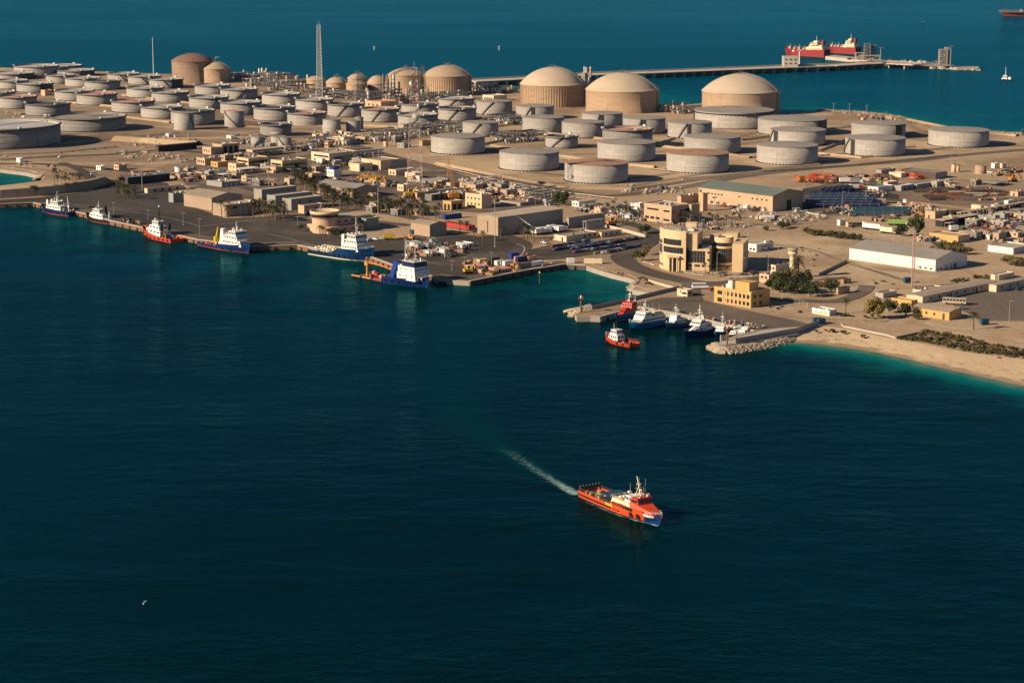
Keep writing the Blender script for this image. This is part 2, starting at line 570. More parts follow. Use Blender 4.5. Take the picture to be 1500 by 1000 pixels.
def water_mat():
 m, N, Lk, b = nodes('sea_water')
 g = N.new('ShaderNodeNewGeometry').outputs['Position']
 at = N.new('ShaderNodeAttribute')
 at.attribute_name = 'shallow'
 s = math_n(N, Lk, 'ADD', at.outputs['Fac'], mrange(N, Lk, noise(N, Lk, g, .03, 6, .65), .3, .7, -.08, .08))
 s = math_n(N, Lk, 'MULTIPLY', s, mrange(N, Lk, at.outputs['Fac'], 0, .12))
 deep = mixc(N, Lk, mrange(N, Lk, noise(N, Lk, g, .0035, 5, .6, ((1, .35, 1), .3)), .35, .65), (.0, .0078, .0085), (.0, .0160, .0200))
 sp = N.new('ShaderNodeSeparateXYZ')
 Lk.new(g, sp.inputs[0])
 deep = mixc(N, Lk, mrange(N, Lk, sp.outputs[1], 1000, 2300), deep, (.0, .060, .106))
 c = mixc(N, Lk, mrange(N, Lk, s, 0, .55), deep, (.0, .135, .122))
 c = mixc(N, Lk, mrange(N, Lk, s, .5, 1.0), c, (.15, .22, .14))
 h = noise(N, Lk, g, .15, 4, .6, ((.75, 1.0, 1), .12))
 h2 = noise(N, Lk, g, .04, 3, .5, ((.8, 1.0, 1), -.45))
 h3 = noise(N, Lk, g, .9, 3, .6, ((.6, 1.0, 1), .3))
 hh = math_n(N, Lk, 'ADD', math_n(N, Lk, 'MULTIPLY', h, .55), math_n(N, Lk, 'MULTIPLY', h2, .7))
 hh = math_n(N, Lk, 'ADD', hh, math_n(N, Lk, 'MULTIPLY', h3, .10))
 hh = math_n(N, Lk, 'MULTIPLY', hh, mrange(N, Lk, noise(N, Lk, g, .007, 4, .6, ((.5, 1, 1), .2)), .35, .65, .45, 1.35))
 bp = N.new('ShaderNodeBump')
 bp.inputs['Strength'].default_value = 1.0
 bp.inputs['Distance'].default_value = 1.0
 Lk.new(hh, bp.inputs['Height'])
 N.remove(b)
 df = N.new('ShaderNodeBsdfDiffuse')
 Lk.new(c, df.inputs['Color'])
 gl = N.new('ShaderNodeBsdfGlossy')
 gl.inputs['Roughness'].default_value = .06
 gl.inputs['Color'].default_value = (.18, .70, .85, 1)
 fr = N.new('ShaderNodeFresnel')
 fr.inputs['IOR'].default_value = 1.33
 for q in (gl, fr):
  Lk.new(bp.outputs[0], q.inputs['Normal'])
 mx = N.new('ShaderNodeMixShader')
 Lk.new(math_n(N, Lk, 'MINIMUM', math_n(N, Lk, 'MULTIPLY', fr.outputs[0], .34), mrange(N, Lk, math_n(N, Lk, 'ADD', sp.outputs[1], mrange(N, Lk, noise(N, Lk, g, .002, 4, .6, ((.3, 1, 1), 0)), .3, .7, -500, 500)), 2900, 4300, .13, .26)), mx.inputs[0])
 Lk.new(df.outputs[0], mx.inputs[1])
 Lk.new(gl.outputs[0], mx.inputs[2])
 Lk.new(mx.outputs[0], N['Material Output'].inputs['Surface'])
 MATS['sea_water'] = m
 return m
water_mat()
def seg_dist(PX, PY, a, b):
 ax, ay, bx, by = a[0], a[1], b[0], b[1]
 dx, dy = bx - ax, by - ay
 t = np.clip(((PX - ax) * dx + (PY - ay) * dy) / (dx * dx + dy * dy + 1e-9), 0, 1)
 return np.hypot(PX - ax - t * dx, PY - ay - t * dy)
def build_water():
 xs = np.arange(-1000, 1301, 10.0)
 ys = np.concatenate([np.arange(450, 1500, 7.0), np.arange(1500, 3400, 20.0)])
 PX, PY = np.meshgrid(xs, ys)
 sh = np.zeros_like(PX)
 def add(pts, strength, width, z=0):
  nonlocal sh
  d = np.full_like(PX, 1e9)
  P = [G(x, y, z) for x, y in pts]
  for a, b in zip(P, P[1:]):
   d = np.minimum(d, seg_dist(PX, PY, a, b))
  sh = np.maximum(sh, strength * np.exp(-(d / width) ** 1.3))
 add(BEACHW, 1.0, 13)
 add(BEACHW[1:], .40, 25)
 add([(858, 390), (938, 413), (928, 423), (963, 430)], .34, 55)
 add([(640, 410), (858, 390)], .16, 60)
 add([(-150, 250), (0, 249), (66, 260), (0, 271)], .34, 60)
 add([(0, 299), (300, 351), (640, 408), (860, 420)], .115, 190)
 add(FAR[:9], .50, 45)
 add(FAR[:9], .20, 160)
 add(FAR[9:17], .45, 90)
 add(FAR[16:], .10, 160)
 ny, nx = PX.shape
 verts = [(float(x), float(y), 0.0) for x, y in zip(PX.ravel(), PY.ravel())]
 fs = [(j * nx + i, j * nx + i + 1, (j + 1) * nx + i + 1, (j + 1) * nx + i) for j in range(ny - 1) for i in range(nx - 1)]
 val = list(sh.ravel())
 b = len(verts)
 R = 60000.0
 verts += [(-R, -R, 0), (R, -R, 0), (R, R, 0), (-R, R, 0)]
 val += [0] * 4
 c = [0, nx - 1, ny * nx - 1, (ny - 1) * nx]
 bot = list(range(0, nx))
 top = list(range((ny - 1) * nx, ny * nx))
 lef = [j * nx for j in range(ny)]
 rig = [j * nx + nx - 1 for j in range(ny)]
 fs.append(tuple([b, b + 1] + bot[::-1]))
 fs.append(tuple([b + 1, b + 2] + rig[::-1]))
 fs.append(tuple([b + 2, b + 3] + top))
 fs.append(tuple([b + 3, b] + lef))
 me = bpy.data.meshes.new('water')
 me.from_pydata(verts, [], fs)
 at = me.attributes.new('shallow', 'FLOAT', 'POINT')
 at.data.foreach_set('value', [float(x) for x in val])
 me.materials.append(M['sea_water'])
 tag(link('water', me), kind='structure')
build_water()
def tri_fill(pts, z):
 from mathutils.geometry import tessellate_polygon
 v = [Vector((p[0], p[1], 0)) for p in pts]
 return tessellate_polygon([v])
def sheet(name, px, z, m, skirt=0, skirt_mat=None, world=False):
 P = px if world else [G(x, y, z) for x, y in px]
 n = len(P)
 fs = [tuple(t) for t in tri_fill(P, z)]
 vs = [(p[0], p[1], z) for p in P]
 out = []
 for f in fs:
  a, b, c = (Vector(vs[i]) for i in f)
  out.append(f if (b - a).cross(c - a).z > 0 else f[::-1])
 mi = [0] * len(out)
 if skirt:
  vs += [(p[0], p[1], z - skirt) for p in P]
  for i in range(n):
   j = (i + 1) % n
   out.append((i, j, n + j, n + i))
   mi.append(1)
 me = bpy.data.meshes.new(name)
 me.from_pydata(vs, [], out)
 me.materials.append(m)
 if skirt:
  me.materials.append(skirt_mat or m)
 me.polygons.foreach_set('material_index', mi)
 return tag(link(name, me), kind='structure')
LANDPX = NEAR + BACK[1:] + FAR + LEFT
sheet('ground', LANDPX, LZ, M['ground_sand'], 6, M['concrete'])
back = [G(x, y) for x, y in [(1160, 490.5)] + BACK]
wl = [G(x, y, 0) for x, y in BEACHW]
def resample(P, n):
 L = [0]
 for a, b in zip(P, P[1:]):
  L.append(L[-1] + (b - a).length)
 out = []
 for k in range(n):
  t = L[-1] * k / (n - 1)
  i = max(j for j in range(len(L) - 1) if L[j] <= t + 1e-6)
  u = (t - L[i]) / max(1e-6, L[i + 1] - L[i])
  out.append(P[i].lerp(P[i + 1], u))
 return out
nb = 120
A_, B_ = resample(back, nb), resample(wl, nb)
mb = MB()
rows = []
for k, z in ((-.02, LZ + .02), (.15, LZ - .1), (.4, 1.7), (.7, .9), (1.0, .12), (1.04, -.0), (1.35, -1.5)):
 rows.append([(*(A_[i].lerp(B_[i], k) + Vector((0, 0, 0))).xy, z) for i in range(nb)])
mb.grid(rows, 0, True)
tag(mb.build('beach', M['beach_sand']), kind='structure')
OFF = {}
def layer(k):
 return LZ + .05 * k
sheet('quay_yard', [(0, 298.5), (49, 296.5), (120, 311.5), (165, 323.5), (208, 332.5), (290, 350.5), (368, 360.5), (436, 358.5),
     (466, 364.5), (545, 376.5), (575, 387.5), (634, 404), (688, 411), (735, 402), (720, 385), (752, 372), (770, 352), (735, 343), (700, 346), (640, 338), (600, 346), (556, 352),
     (500, 348), (478, 330), (440, 318), (400, 317), (330, 320), (290, 305), (262, 292), (245, 268), (210, 264), (150, 263),
     (132, 270), (138, 279), (60, 289), (0, 293)], layer(1), M['asphalt_yard'])
sheet('harbour_apron', [(879, 463.5), (934, 448.5), (980, 456.5), (1016, 463.5), (1050, 471.5), (1107, 484.5), (1140, 480), (1196, 476.5),
      (1160, 468), (1112, 458), (1045, 443), (1011, 435), (968, 436), (925, 446)], layer(1), M['asphalt_pale'])
sheet('jetty_top', [(1107, 484.8), (1072, 494.6), (1056, 496), (1054, 505.5), (1077, 503.5), (1168, 488.5), (1198, 477.2), (1140, 480.5)], layer(2), M['concrete_pale'])
sheet('tank_farm_ground', [(0, 118), (250, 122), (420, 135), (470, 160), (520, 205), (420, 222), (300, 228), (160, 238), (0, 236), (-200, 236), (-200, 115)], layer(.4), M['ground_brown'])
sheet('works_yard', [(300, 228), (420, 224), (520, 215), (640, 244), (730, 272), (820, 292), (820, 306), (700, 312), (560, 300), (470, 320), (380, 316), (330, 318), (262, 262), (260, 240)], layer(.5), M['ground_works'])
sheet('parking_lot', [(810, 357), (842, 362), (880, 352), (938, 345), (945, 352), (905, 362), (850, 372), (815, 378), (770, 378), (775, 366)], layer(1.5), M['asphalt_yard'])
sheet('storage_yard', [(1180, 262), (1260, 254), (1400, 262), (1500, 268), (1500, 305), (1400, 300), (1300, 298), (1180, 302)], layer(.4), M['ground_brown'])
sheet('tank_apron', [(640, 236), (740, 258), (860, 276), (1010, 262), (1120, 246), (1330, 232), (1450, 214), (1330, 205), (1160, 222), (1000, 232), (850, 245), (720, 228)], layer(.6), M['ground_pale'])
sheet('sand_flat', [(1080, 350), (1180, 342), (1260, 352), (1240, 380), (1290, 396), (1380, 404), (1330, 424), (1240, 418), (1150, 380)], layer(.6), M['ground_pale'])
sheet('bus_yard', [(1370, 432), (1500, 408), (1640, 398), (1640, 455), (1500, 470), (1440, 470), (1410, 455)], layer(1), M['asphalt_pale'])
def path(name, pts, wd, k, m, closed=False):
 """strip of width wd (m) along surveyed points"""
 P = [G(x, y, layer(k)) for x, y in pts]
 n = max(2, int(sum((b - a).length for a, b in zip(P, P[1:])) / 12))
 Q = []
 for i in range(len(P) - 1):
  p0, p1, p2, p3 = P[max(0, i - 1)], P[i], P[i + 1], P[min(len(P) - 1, i + 2)]
  for j in range(8):
   t = j / 8
   Q.append(.5 * ((2 * p1) + (p2 - p0) * t + (2 * p0 - 5 * p1 + 4 * p2 - p3) * t * t + (3 * p1 - p0 - 3 * p2 + p3) * t ** 3))
 Q.append(P[-1])
 a, b = [], []
 for i, p in enumerate(Q):
  d = (Q[min(i + 1, len(Q) - 1)] - Q[max(0, i - 1)]).normalized()
  nrm = Vector((-d.y, d.x, 0)) * wd / 2
  a.append(p + nrm)
  b.append(p - nrm)
 mb = MB()
 mb.grid([b, a], 0, False)
 return tag(mb.build(name, m), kind='structure'), Q
ROADS = [
 ([(500, 208), (600, 236), (690, 254), (760, 268), (850, 283), (905, 286), (1000, 274), (1090, 258), (1200, 246), (1330, 236), (1420, 226), (1540, 216)], 11, 3.0, 'asphalt_pale'),
 ([(0, 234), (60, 230), (160, 226), (240, 220), (330, 226), (420, 233), (520, 244), (600, 262), (700, 284), (800, 300)], 9, 3.2, 'asphalt_road'),
 ([(-30, 240), (60, 240), (140, 246), (220, 254), (300, 262), (380, 280), (430, 300), (500, 318), (600, 330)], 9, 3.4, 'asphalt_road'),
 ([(90, 238), (120, 250), (134, 262)], 8, 3.6, 'asphalt_road'),
 ([(620, 384), (680, 388), (728, 382), (757, 370), (766, 358), (745, 347), (690, 336), (640, 326), (560, 310)], 10, 3.8, 'asphalt_road'),
 ([(757, 374), (800, 378), (850, 372), (900, 362), (945, 350), (962, 343), (940, 332), (900, 322)], 10, 4.0, 'asphalt_road'),
 ([(962, 343), (938, 362), (912, 374), (920, 386), (950, 398), (990, 408), (1030, 415), (1080, 413), (1130, 406), (1180, 402)], 13, 4.2, 'asphalt_road'),
 ([(1011, 412), (1012, 424), (1016, 440)], 9, 4.4, 'asphalt_pale'),
 ([(1270, 418), (1262, 428), (1230, 440), (1180, 440), (1120, 436)], 8, 4.4, 'asphalt_pale'),
 ([(1330, 470), (1400, 480), (1460, 492), (1540, 506)], 10, 3.0, 'ground_pale'),
 ([(1300, 470), (1240, 466), (1160, 462), (1110, 452)], 7, 3.0, 'ground_pale'),
 ([(1220, 300), (1280, 290), (1350, 312), (1420, 324), (1520, 334)], 8, 3.0, 'ground_pale'),
 ([(760, 250), (900, 262), (1010, 250)], 7, 3.0, 'ground_brown'),
 ([(1020, 262), (1180, 240), (1360, 218)], 7, 3.0, 'ground_brown'),
 ([(840, 226), (960, 222), (1090, 210), (1230, 195)], 7, 3.0, 'ground_brown'),
]
for pts, wd, k, mm in ROADS:
 path('road', pts, wd, k, M[mm])
PAINT = mat('road_paint', (.50, .46, .40), .8, 0, .5, .3)
path('road_marking', [(292, 331), (330, 328), (372, 322), (430, 320)], .5, 5, PAINT)
path('road_marking', [(80, 296), (160, 306), (240, 318), (292, 331)], .4, 5, PAINT)
path('road_marking', [(390, 342), (430, 351), (470, 362)], .4, 5, PAINT)
path('road_marking', [(757, 357), (768, 362), (765, 372), (752, 379)], .6, 5, PAINT)
for pts, wd in (([(205, 329.5), (290, 346), (368, 356.5), (436, 354.5)], 9), ([(60, 296), (118, 308), (165, 320), (205, 329.5)], 7), ([(440, 357.5), (466, 362), (540, 373)], 7), ([(640, 402), (690, 406), (770, 391), (826, 383)], 9)):
 path('quay_apron', pts, wd, 1.6, M['asphalt_pale'])
TRK = [[(640, 222), (700, 238), (760, 246), (830, 262)], [(700, 210), (760, 220), (800, 228), (850, 232)], [(930, 272), (1010, 258), (1060, 250)], [(960, 222), (1040, 230), (1100, 226), (1170, 216)], [(1080, 200), (1150, 188), (1230, 182), (1330, 184)],
       [(1320, 172), (1350, 192), (1420, 206), (1500, 214)], [(1180, 236), (1260, 238), (1340, 226), (1480, 216)], [(0, 214), (110, 222), (210, 210), (330, 206)], [(40, 196), (150, 190), (260, 206)], [(180, 180), (260, 188), (380, 196), (480, 192)],
       [(100, 160), (200, 166), (330, 176), (440, 178)], [(530, 196), (600, 206), (640, 220)], [(780, 190), (860, 178), (960, 176), (1010, 170)], [(860, 170), (900, 186), (970, 196)], [(300, 218), (380, 226), (470, 236), (560, 252)], [(1010, 300), (1100, 330), (1180, 336), (1250, 330)],
       [(1090, 355), (1180, 364), (1240, 384), (1330, 412)], [(880, 306), (960, 316), (1010, 322)], [(1250, 300), (1330, 296), (1420, 306), (1500, 312)], [(20, 244), (90, 252), (130, 262)], [(150, 238), (230, 246), (290, 246)]]
for i, pts in enumerate(TRK):
 path('dirt_track', pts, 4 + (i * 7) % 4, 1.1 + .02 * i, M['ground_brown' if i % 3 else 'ground_pale'])
for px_, m_ in (([(1176, 276), (1215, 270), (1260, 272), (1318, 286), (1316, 296), (1262, 314), (1214, 317), (1176, 311)], 'asphalt_yard'), ([(1180, 286), (1250, 283), (1268, 290), (1188, 297)], 'asphalt_pale'),
    ([(1180, 262), (1225, 258), (1260, 266), (1215, 274)], 'asphalt_pale'), ([(1405, 312), (1500, 300), (1640, 296), (1640, 334), (1500, 336), (1400, 332)], 'asphalt_pale'), ([(560, 256), (690, 280), (680, 296), (560, 290), (520, 268)], 'asphalt_pale')):
 sheet('yard_floor', px_, layer(.75 if m_ == 'asphalt_yard' else .85), M[m_])
near = [G(x, y) for x, y in ((-200, 300), (0, 291), (50, 287.5), (100, 282.5), (134, 277))]
far = [p + Vector((6, 24, 0)) for p in near]
mb = MB()
rows = []
for k, z in ((0, LZ - .2), (.06, LZ + 5.6), (.12, LZ + 6), (.9, LZ + 6), (1.0, LZ + 5.2), (1.6, LZ - .2)):
 rows.append([(*(near[i].lerp(far[i], k)).xy, z) for i in range(len(near))])
mb.grid(rows, 0, False)
mb.face([rows[k][-1] for k in range(len(rows))], 0)
tag(mb.build('embankment', M['ground_pale']), kind='structure')
def dike(pts, h=1.6, wd=6, m='ground_sand'):
 P = [G(x, y) for x, y in pts]
 a = []
 for k, z in ((-.5, -.1), (-.12, h), (.12, h), (.5, -.1)):
  row = []
  for i, p in enumerate(P):
   d = (P[min(i + 1, len(P) - 1)] - P[max(0, i - 1)]).normalized()
   q = p + Vector((-d.y, d.x, 0)) * wd * -k
   row.append((q.x, q.y, LZ + z))
  a.append(row)
 mb = MB()
 mb.grid(a, 0, False)
 tag(mb.build('dike', M[m]), kind='structure')
for pts in ([(640, 240), (730, 258), (830, 276), (930, 278), (1010, 266), (1100, 254), (1200, 242)], [(720, 214), (800, 226), (880, 238), (960, 246)],
   [(800, 196), (880, 204), (960, 214), (1060, 226), (1100, 232)], [(690, 216), (740, 206), (800, 196), (850, 186)], [(960, 214), (1000, 198), (1030, 188)],
   [(1090, 206), (1160, 196), (1250, 186)], [(1200, 226), (1260, 232), (1350, 222), (1440, 212)], [(1100, 232), (1200, 222), (1240, 206)],
   [(0, 205), (80, 212), (160, 205), (260, 196)], [(180, 204), (280, 204), (380, 202), (470, 196)], [(90, 178), (180, 172), (250, 180)],
   [(350, 186), (420, 188), (520, 184), (600, 188), (700, 186)], [(640, 196), (700, 190), (760, 182)], [(1330, 176), (1400, 190), (1490, 200)],
   [(0, 152), (90, 150), (180, 158)], [(180, 140), (280, 152), (360, 158)], [(1260, 200), (1330, 196), (1420, 190)]):
 dike(pts)
dike([(170, 205), (200, 207), (240, 210), (290, 213)], 3.5, 16, 'ground_pale')
def quay(pts, m='quay_face', step=7, h=.35):
 P = [G(x, y) for x, y in pts]
 mb = MB()
 for a, b in zip(P, P[1:]):
  d = (b - a)
  L = d.length
  rz = math.atan2(d.y, d.x)
  c = (a + b) / 2
  mb.box((c.x, c.y, -2), (L + .3, 1.2, 2 + LZ), 0, rz)
  mb.box((c.x, c.y, LZ + .003), (L + .4, 1.5, h), 2, rz)
  n = int(L / step)
  nn = Vector((d.y, -d.x, 0)).normalized()
  for i in range(n):
   p = a + d * (i + .5) / n + nn * .9
   mb.box((p.x, p.y, -.2), (.7, .6, 2.0), 1, rz)
 tag(mb.build('quay_wall', [M[m], M['rubber'], M['concrete_pale']]), kind='structure')
mat('quay_face', (.24, .125, .075), .85, 0, .5, .3, .4)
quay([(-1000, 320), (0, 299), (49, 297), (120, 312), (165, 324), (208, 333), (290, 351), (368, 361), (436, 359), (466, 365), (545, 377), (575, 388), (634, 404.5)])
quay([(688, 412), (770, 396), (828, 387), (858, 389)], 'quay_shade')
quay([(866, 463.5), (879, 464), (934, 449), (980, 457), (1016, 464), (1050, 472), (1107, 485), (1072, 495), (1056, 496)], 'concrete', 11)
def rocks(name, px, wd, n, z0, z1, seed, m='rock_pale', smin=.6, smax=1.5):
 r = random.Random(seed)
 P = [G(x, y, 0) for x, y in px]
 mb = MB()
 for _ in range(n):
  i = r.randrange(len(P) - 1)
  p = P[i].lerp(P[i + 1], r.random())
  d = (P[i + 1] - P[i]).normalized()
  t = r.uniform(-.5, .5)
  q = p + Vector((-d.y, d.x, 0)) * wd * t
  z = z0 + (z1 - z0) * (1 - abs(t) * 2) ** .8 if z1 > z0 else z0
  s = r.uniform(smin, smax)
  a = r.random() * PI
  k = [[q.x + s * math.cos(a + u * 2 * PI / 5) * r.uniform(.7, 1.1) * w_, q.y + s * math.sin(a + u * 2 * PI / 5) * r.uniform(.7, 1.1) * w_, z + h_ * s] for w_, h_ in ((1, -.5), (.95, .25)) for u in range(5)]
  mb.grid([k[:5], k[5:]], 0, False, True)
  mb.face(k[5:], 0)
 tag(mb.build(name, M[m]), kind='stuff')
rocks('rock_armour', [(1054, 511), (1062, 516), (1080, 513.5), (1120, 507), (1150, 499), (1164, 493)], 9, 1500, -.3, 2.0, 3)
rocks('rock_armour', [(1050, 508), (1053, 514), (1066, 516)], 9, 300, -.3, 2.2, 4)
rocks('rock_armour', [(843, 462), (848, 464), (862, 463)], 8, 260, -.3, 2.6, 5)
rocks('rock_armour', [(842, 460), (852, 456.5), (864, 453.5)], 8, 220, -.3, 2.4, 6)
rocks('rock_armour', [(845, 461), (856, 459), (866, 457.5)], 16, 520, .8, 3.0, 15)
rocks('rock_armour', [(866, 391), (880, 397), (900, 404), (922, 409), (938, 415), (928, 423)], 7, 700, -.2, 2.6, 7, 'rock')
rocks('rock_armour', [(928, 424), (944, 429), (962, 432)], 7, 420, -.2, 2.4, 8)
rocks('rock_armour', [(-60, 247), (0, 249), (36, 253), (64, 260), (58, 264)], 9, 520, .2, 2.6, 9, 'rock_pale', .8, 1.8)
rocks('rock_armour', [(1198, 163.5), (1262, 166.5), (1318, 173.5), (1335, 180.5), (1370, 188), (1420, 194), (1500, 198.5)], 10, 1100, .2, 2.2, 10, 'rock', .8, 2.0)
def f_at(N):
 q = N.new('ShaderNodeAttribute')
 q.attribute_name = 'foam'
 return q.outputs['Fac']
def wake_mat():
 m, N, Lk, b = nodes('wake_foam')
 b.inputs['Roughness'].default_value = 1
 b.inputs['Specular IOR Level'].default_value = .05
 Lk.new(mixc(N, Lk, mrange(N, Lk, f_at(N), .1, .8), (.02, .20, .22), (.40, .60, .60)), b.inputs['Base Color'])
 g = N.new('ShaderNodeNewGeometry').outputs['Position']
 at = N.new('ShaderNodeAttribute')
 at.attribute_name = 'foam'
 n = noise(N, Lk, g, .55, 6, .75)
 f = math_n(N, Lk, 'ADD', math_n(N, Lk, 'MULTIPLY', mrange(N, Lk, n, .30, .78), .55), -.38)
 f = math_n(N, Lk, 'ADD', f, math_n(N, Lk, 'MULTIPLY', at.outputs['Fac'], .78))
 a = mrange(N, Lk, f, 0, .75, 0, .78)
 a = math_n(N, Lk, 'MULTIPLY', a, mrange(N, Lk, at.outputs['Fac'], 0, .25))
 Lk.new(a, b.inputs['Alpha'])
 MATS['wake_foam'] = m
wake_mat()
def ribbon(name, pts, z=.05, m=None):
 """pts: (px, py, half width m, foam)"""
 P = [G(x, y, z) for x, y, _, _ in pts]
 vs, fs, val = [], [], []
 cols = (-1, -.6, -.25, 0, .25, .6, 1)
 sub = []
 for i in range(len(P) - 1):
  for j in range(6):
   t = j / 6
   sub.append((P[i].lerp(P[i + 1], t), pts[i][2] * (1 - t) + pts[i + 1][2] * t, pts[i][3] * (1 - t) + pts[i + 1][3] * t))
 sub.append((P[-1], pts[-1][2], pts[-1][3]))
 for i, (p, hw, fo) in enumerate(sub):
  d = (sub[min(i + 1, len(sub) - 1)][0] - sub[max(0, i - 1)][0]).normalized()
  nr = Vector((-d.y, d.x, 0))
  for c in cols:
   q = p + nr * hw * c
   vs.append((q.x, q.y, z))
   val.append(fo * max(0, 1 - abs(c) ** 1.6))
 n = len(cols)
 for i in range(len(sub) - 1):
  for j in range(n - 1):
   fs.append((i * n + j, i * n + j + 1, (i + 1) * n + j + 1, (i + 1) * n + j))
 me = bpy.data.meshes.new(name)
 me.from_pydata(vs, [], fs)
 at = me.attributes.new('foam', 'FLOAT', 'POINT')
 at.data.foreach_set('value', val)
 me.materials.append(m or M['wake_foam'])
 tag(link(name, me), kind='stuff')
ribbon('wake', [(846, 724, 3.4, 1.05), (828, 714, 3.5, .88), (808, 702, 3.6, .66), (788, 690, 4.0, .56), (765, 674, 4.6, .48), (748, 663, 5.2, .44), (730, 657, 4.5, .34)])
TRL = nodes('wake_trail')
TRL[3].inputs['Base Color'].default_value = (.0, .062, .078, 1)
TRL[3].inputs['Roughness'].default_value = 1
TRL[3].inputs['Specular IOR Level'].default_value = 0
TRL[2].new(math_n(TRL[1], TRL[2], 'MULTIPLY', f_at(TRL[1]), mrange(TRL[1], TRL[2], noise(TRL[1], TRL[2], TRL[1].new('ShaderNodeNewGeometry').outputs['Position'], .05, 5), .3, .7, .6, 1.2)), TRL[3].inputs['Alpha'])
ribbon('wake_trail', [(846, 724, 3, .2), (790, 690, 6, .42), (748, 663, 8, .48), (715, 642, 10, .36), (690, 620, 14, .26), (668, 588, 18, .24), (662, 550, 21, .24), (670, 505, 24, .22), (690, 455, 24, .15), (705, 430, 20, .02)], .03, TRL[0])
def ring_box(mb, r0, r1, z0, z1, n, m=0):
 mb.lathe([(r0, z0), (r1, z0), (r1, z1), (r0, z1), (r0, z0)], n, m, smooth=False)
def arc_strip(mb, r, phi0, phi1, z0, z1, th, m=0, n=8):
 """curved plate hugging a shell of radius r"""
 a = [phi0 + (phi1 - phi0) * i / n for i in range(n + 1)]
 o0 = [((r + th) * math.cos(t), (r + th) * math.sin(t), z0) for t in a]
 o1 = [((r + th) * math.cos(t), (r + th) * math.sin(t), z1) for t in a]
 i1 = [(r * math.cos(t), r * math.sin(t), z1) for t in a]
 mb.grid([o0, o1, i1], m, False)
 mb.face([o0[0], o1[0], i1[0], (r * math.cos(a[0]), r * math.sin(a[0]), z0)], m)
 mb.face([o0[-1], o1[-1], i1[-1], (r * math.cos(a[-1]), r * math.sin(a[-1]), z0)], m)
def tank(v, xl, xr, yb, yr, kind, label, shell='tank_grey', roof=None, stair=None, strip=None, sunk=.12, group=None):
 s = VIEWS[v][2]
 L, Y = V(v, xl, yb)
 R, YR = V(v, xr, yr)
 cx = (L + R) / 2
 f, t = GT(cx, Y)
 k = (R - L) / 2 / FPX
 r = k * t / (1 - k)
 d = Vector((f.x, f.y, 0)).normalized()
 c = Vector((f.x, f.y, LZ)) + d * r
 hh = (Y - YR) / FPX * t / CP * 1.0
 small = r < 9
 n = 28 if small else 56
 view = math.atan2(-d.y, -d.x)
 def phi(x):
  q = max(-1, min(1, (V(v, x, 0)[0] - cx) / ((R - L) / 2)))
  return view + math.asin(q)
 root = thing('storage_tank', label, 'storage tank', c, 0, group or ('open-topped oil tanks' if kind == 'open' else 'closed roof oil tanks'))
 mb = MB()
 if kind == 'open':
  fz = hh * (1 - sunk) - .3
  mb.lathe([(r, 0), (r, hh), (r - .25, hh), (r - .25, fz - .4)], n, 0)
  for z in (hh * .33, hh * .62):
   ring_box(mb, r, r + .12, z, z + .25, n)
  mb.build('shell', M[shell], root)
  mb = MB()
  mb.lathe([(r - .3, fz + .5), (r - .9, fz + .5), (r - 1.0, fz), (0.01, fz + .25)], n, 0, smooth=False)
  for i in range(9):
   a, q = rnd.random() * 6.28, r * rnd.uniform(.2, .85)
   mb.tube((q * math.cos(a), q * math.sin(a), fz + .2), (q * math.cos(a), q * math.sin(a), fz + 1.0), .25, m=1)
  a = view + 2.2
  mb.box((math.cos(a) * r * .5, math.sin(a) * r * .5, fz + .8), (r, 1.0, .3), 1, a)
  mb.build('floating_roof', [M[roof or 'roof_float'], M['mid_metal']], root)
  mb = MB()
  ring_box(mb, r, r + 1.1, hh - .9, hh - .75, n)
  for z in (hh + .05, hh + .55):
   ring_box(mb, r + 1.0, r + 1.08, z, z + .07, n)
  m_ = int(r * 1.4)
  for i in range(m_):
   a = 2 * PI * i / m_
   mb.tube(((r + 1.04) * math.cos(a), (r + 1.04) * math.sin(a), hh - .8), ((r + 1.04) * math.cos(a), (r + 1.04) * math.sin(a), hh + .6), .05, n=3, caps=False)
  mb.build('rim_walkway', M['dark_metal'], root)
  for a in (view + .35, view + 1.9 + rnd.random(), view - 1.2 - rnd.random() * .6):
   mb = MB()
   mb.box(((r + .3) * math.cos(a), (r + .3) * math.sin(a), hh), (2.0, 2.4, 1.3), 0, a)
   mb.build('gauge_platform', M['paint_white'], root)
 else:
  mb.lathe([(r, 0), (r, hh), (r - .05, hh)], n, 0)
  ring_box(mb, r, r + .10, hh * .35, hh * .35 + .2, n)
  mb.build('shell', M[shell], root)
  mb = MB()
  rise = r * .055
  mb.lathe([(r + .15, hh - .25), (r + .15, hh + .02), (r * .5, hh + rise * .55), (0.01, hh + rise)], n, 0, smooth=False)
  for i in range(5):
   a, q = rnd.random() * 6.28, r * rnd.uniform(.0, .9)
   z = hh + rise * (1 - q / r)
   mb.tube((q * math.cos(a), q * math.sin(a), z - .1), (q * math.cos(a), q * math.sin(a), z + .9), .3, m=1)
  mb.build('roof', [M[roof or 'tank_roof'], M['mid_metal']], root)
  if kind == 'lip':
   mb = MB()
   ring_box(mb, r, r + 1.3, hh - 1.2, hh - .9, n)
   mm = int(r * 2)
   for i in range(mm):
    a = 2 * PI * i / mm
    mb.box(((r + .6) * math.cos(a), (r + .6) * math.sin(a), hh - 1.9), (1.2, .25, .8), 0, a)
   mb.build('wind_girder', M['dark_metal'], root)
 mb = MB()
 mb.lathe([(r + .9, -.3), (r + .9, .35), (r - .1, .35)], n, 0, smooth=False)
 if not small:
  m_ = int(2 * PI * r / 2.6)
  for i in range(m_):
   a = 2 * PI * i / m_
   mb.box(((r + .4) * math.cos(a), (r + .4) * math.sin(a), .3), (.8, 1.2, .9), 1, a)
 mb.build('foundation', [M['concrete'], M['dark_metal']], root)
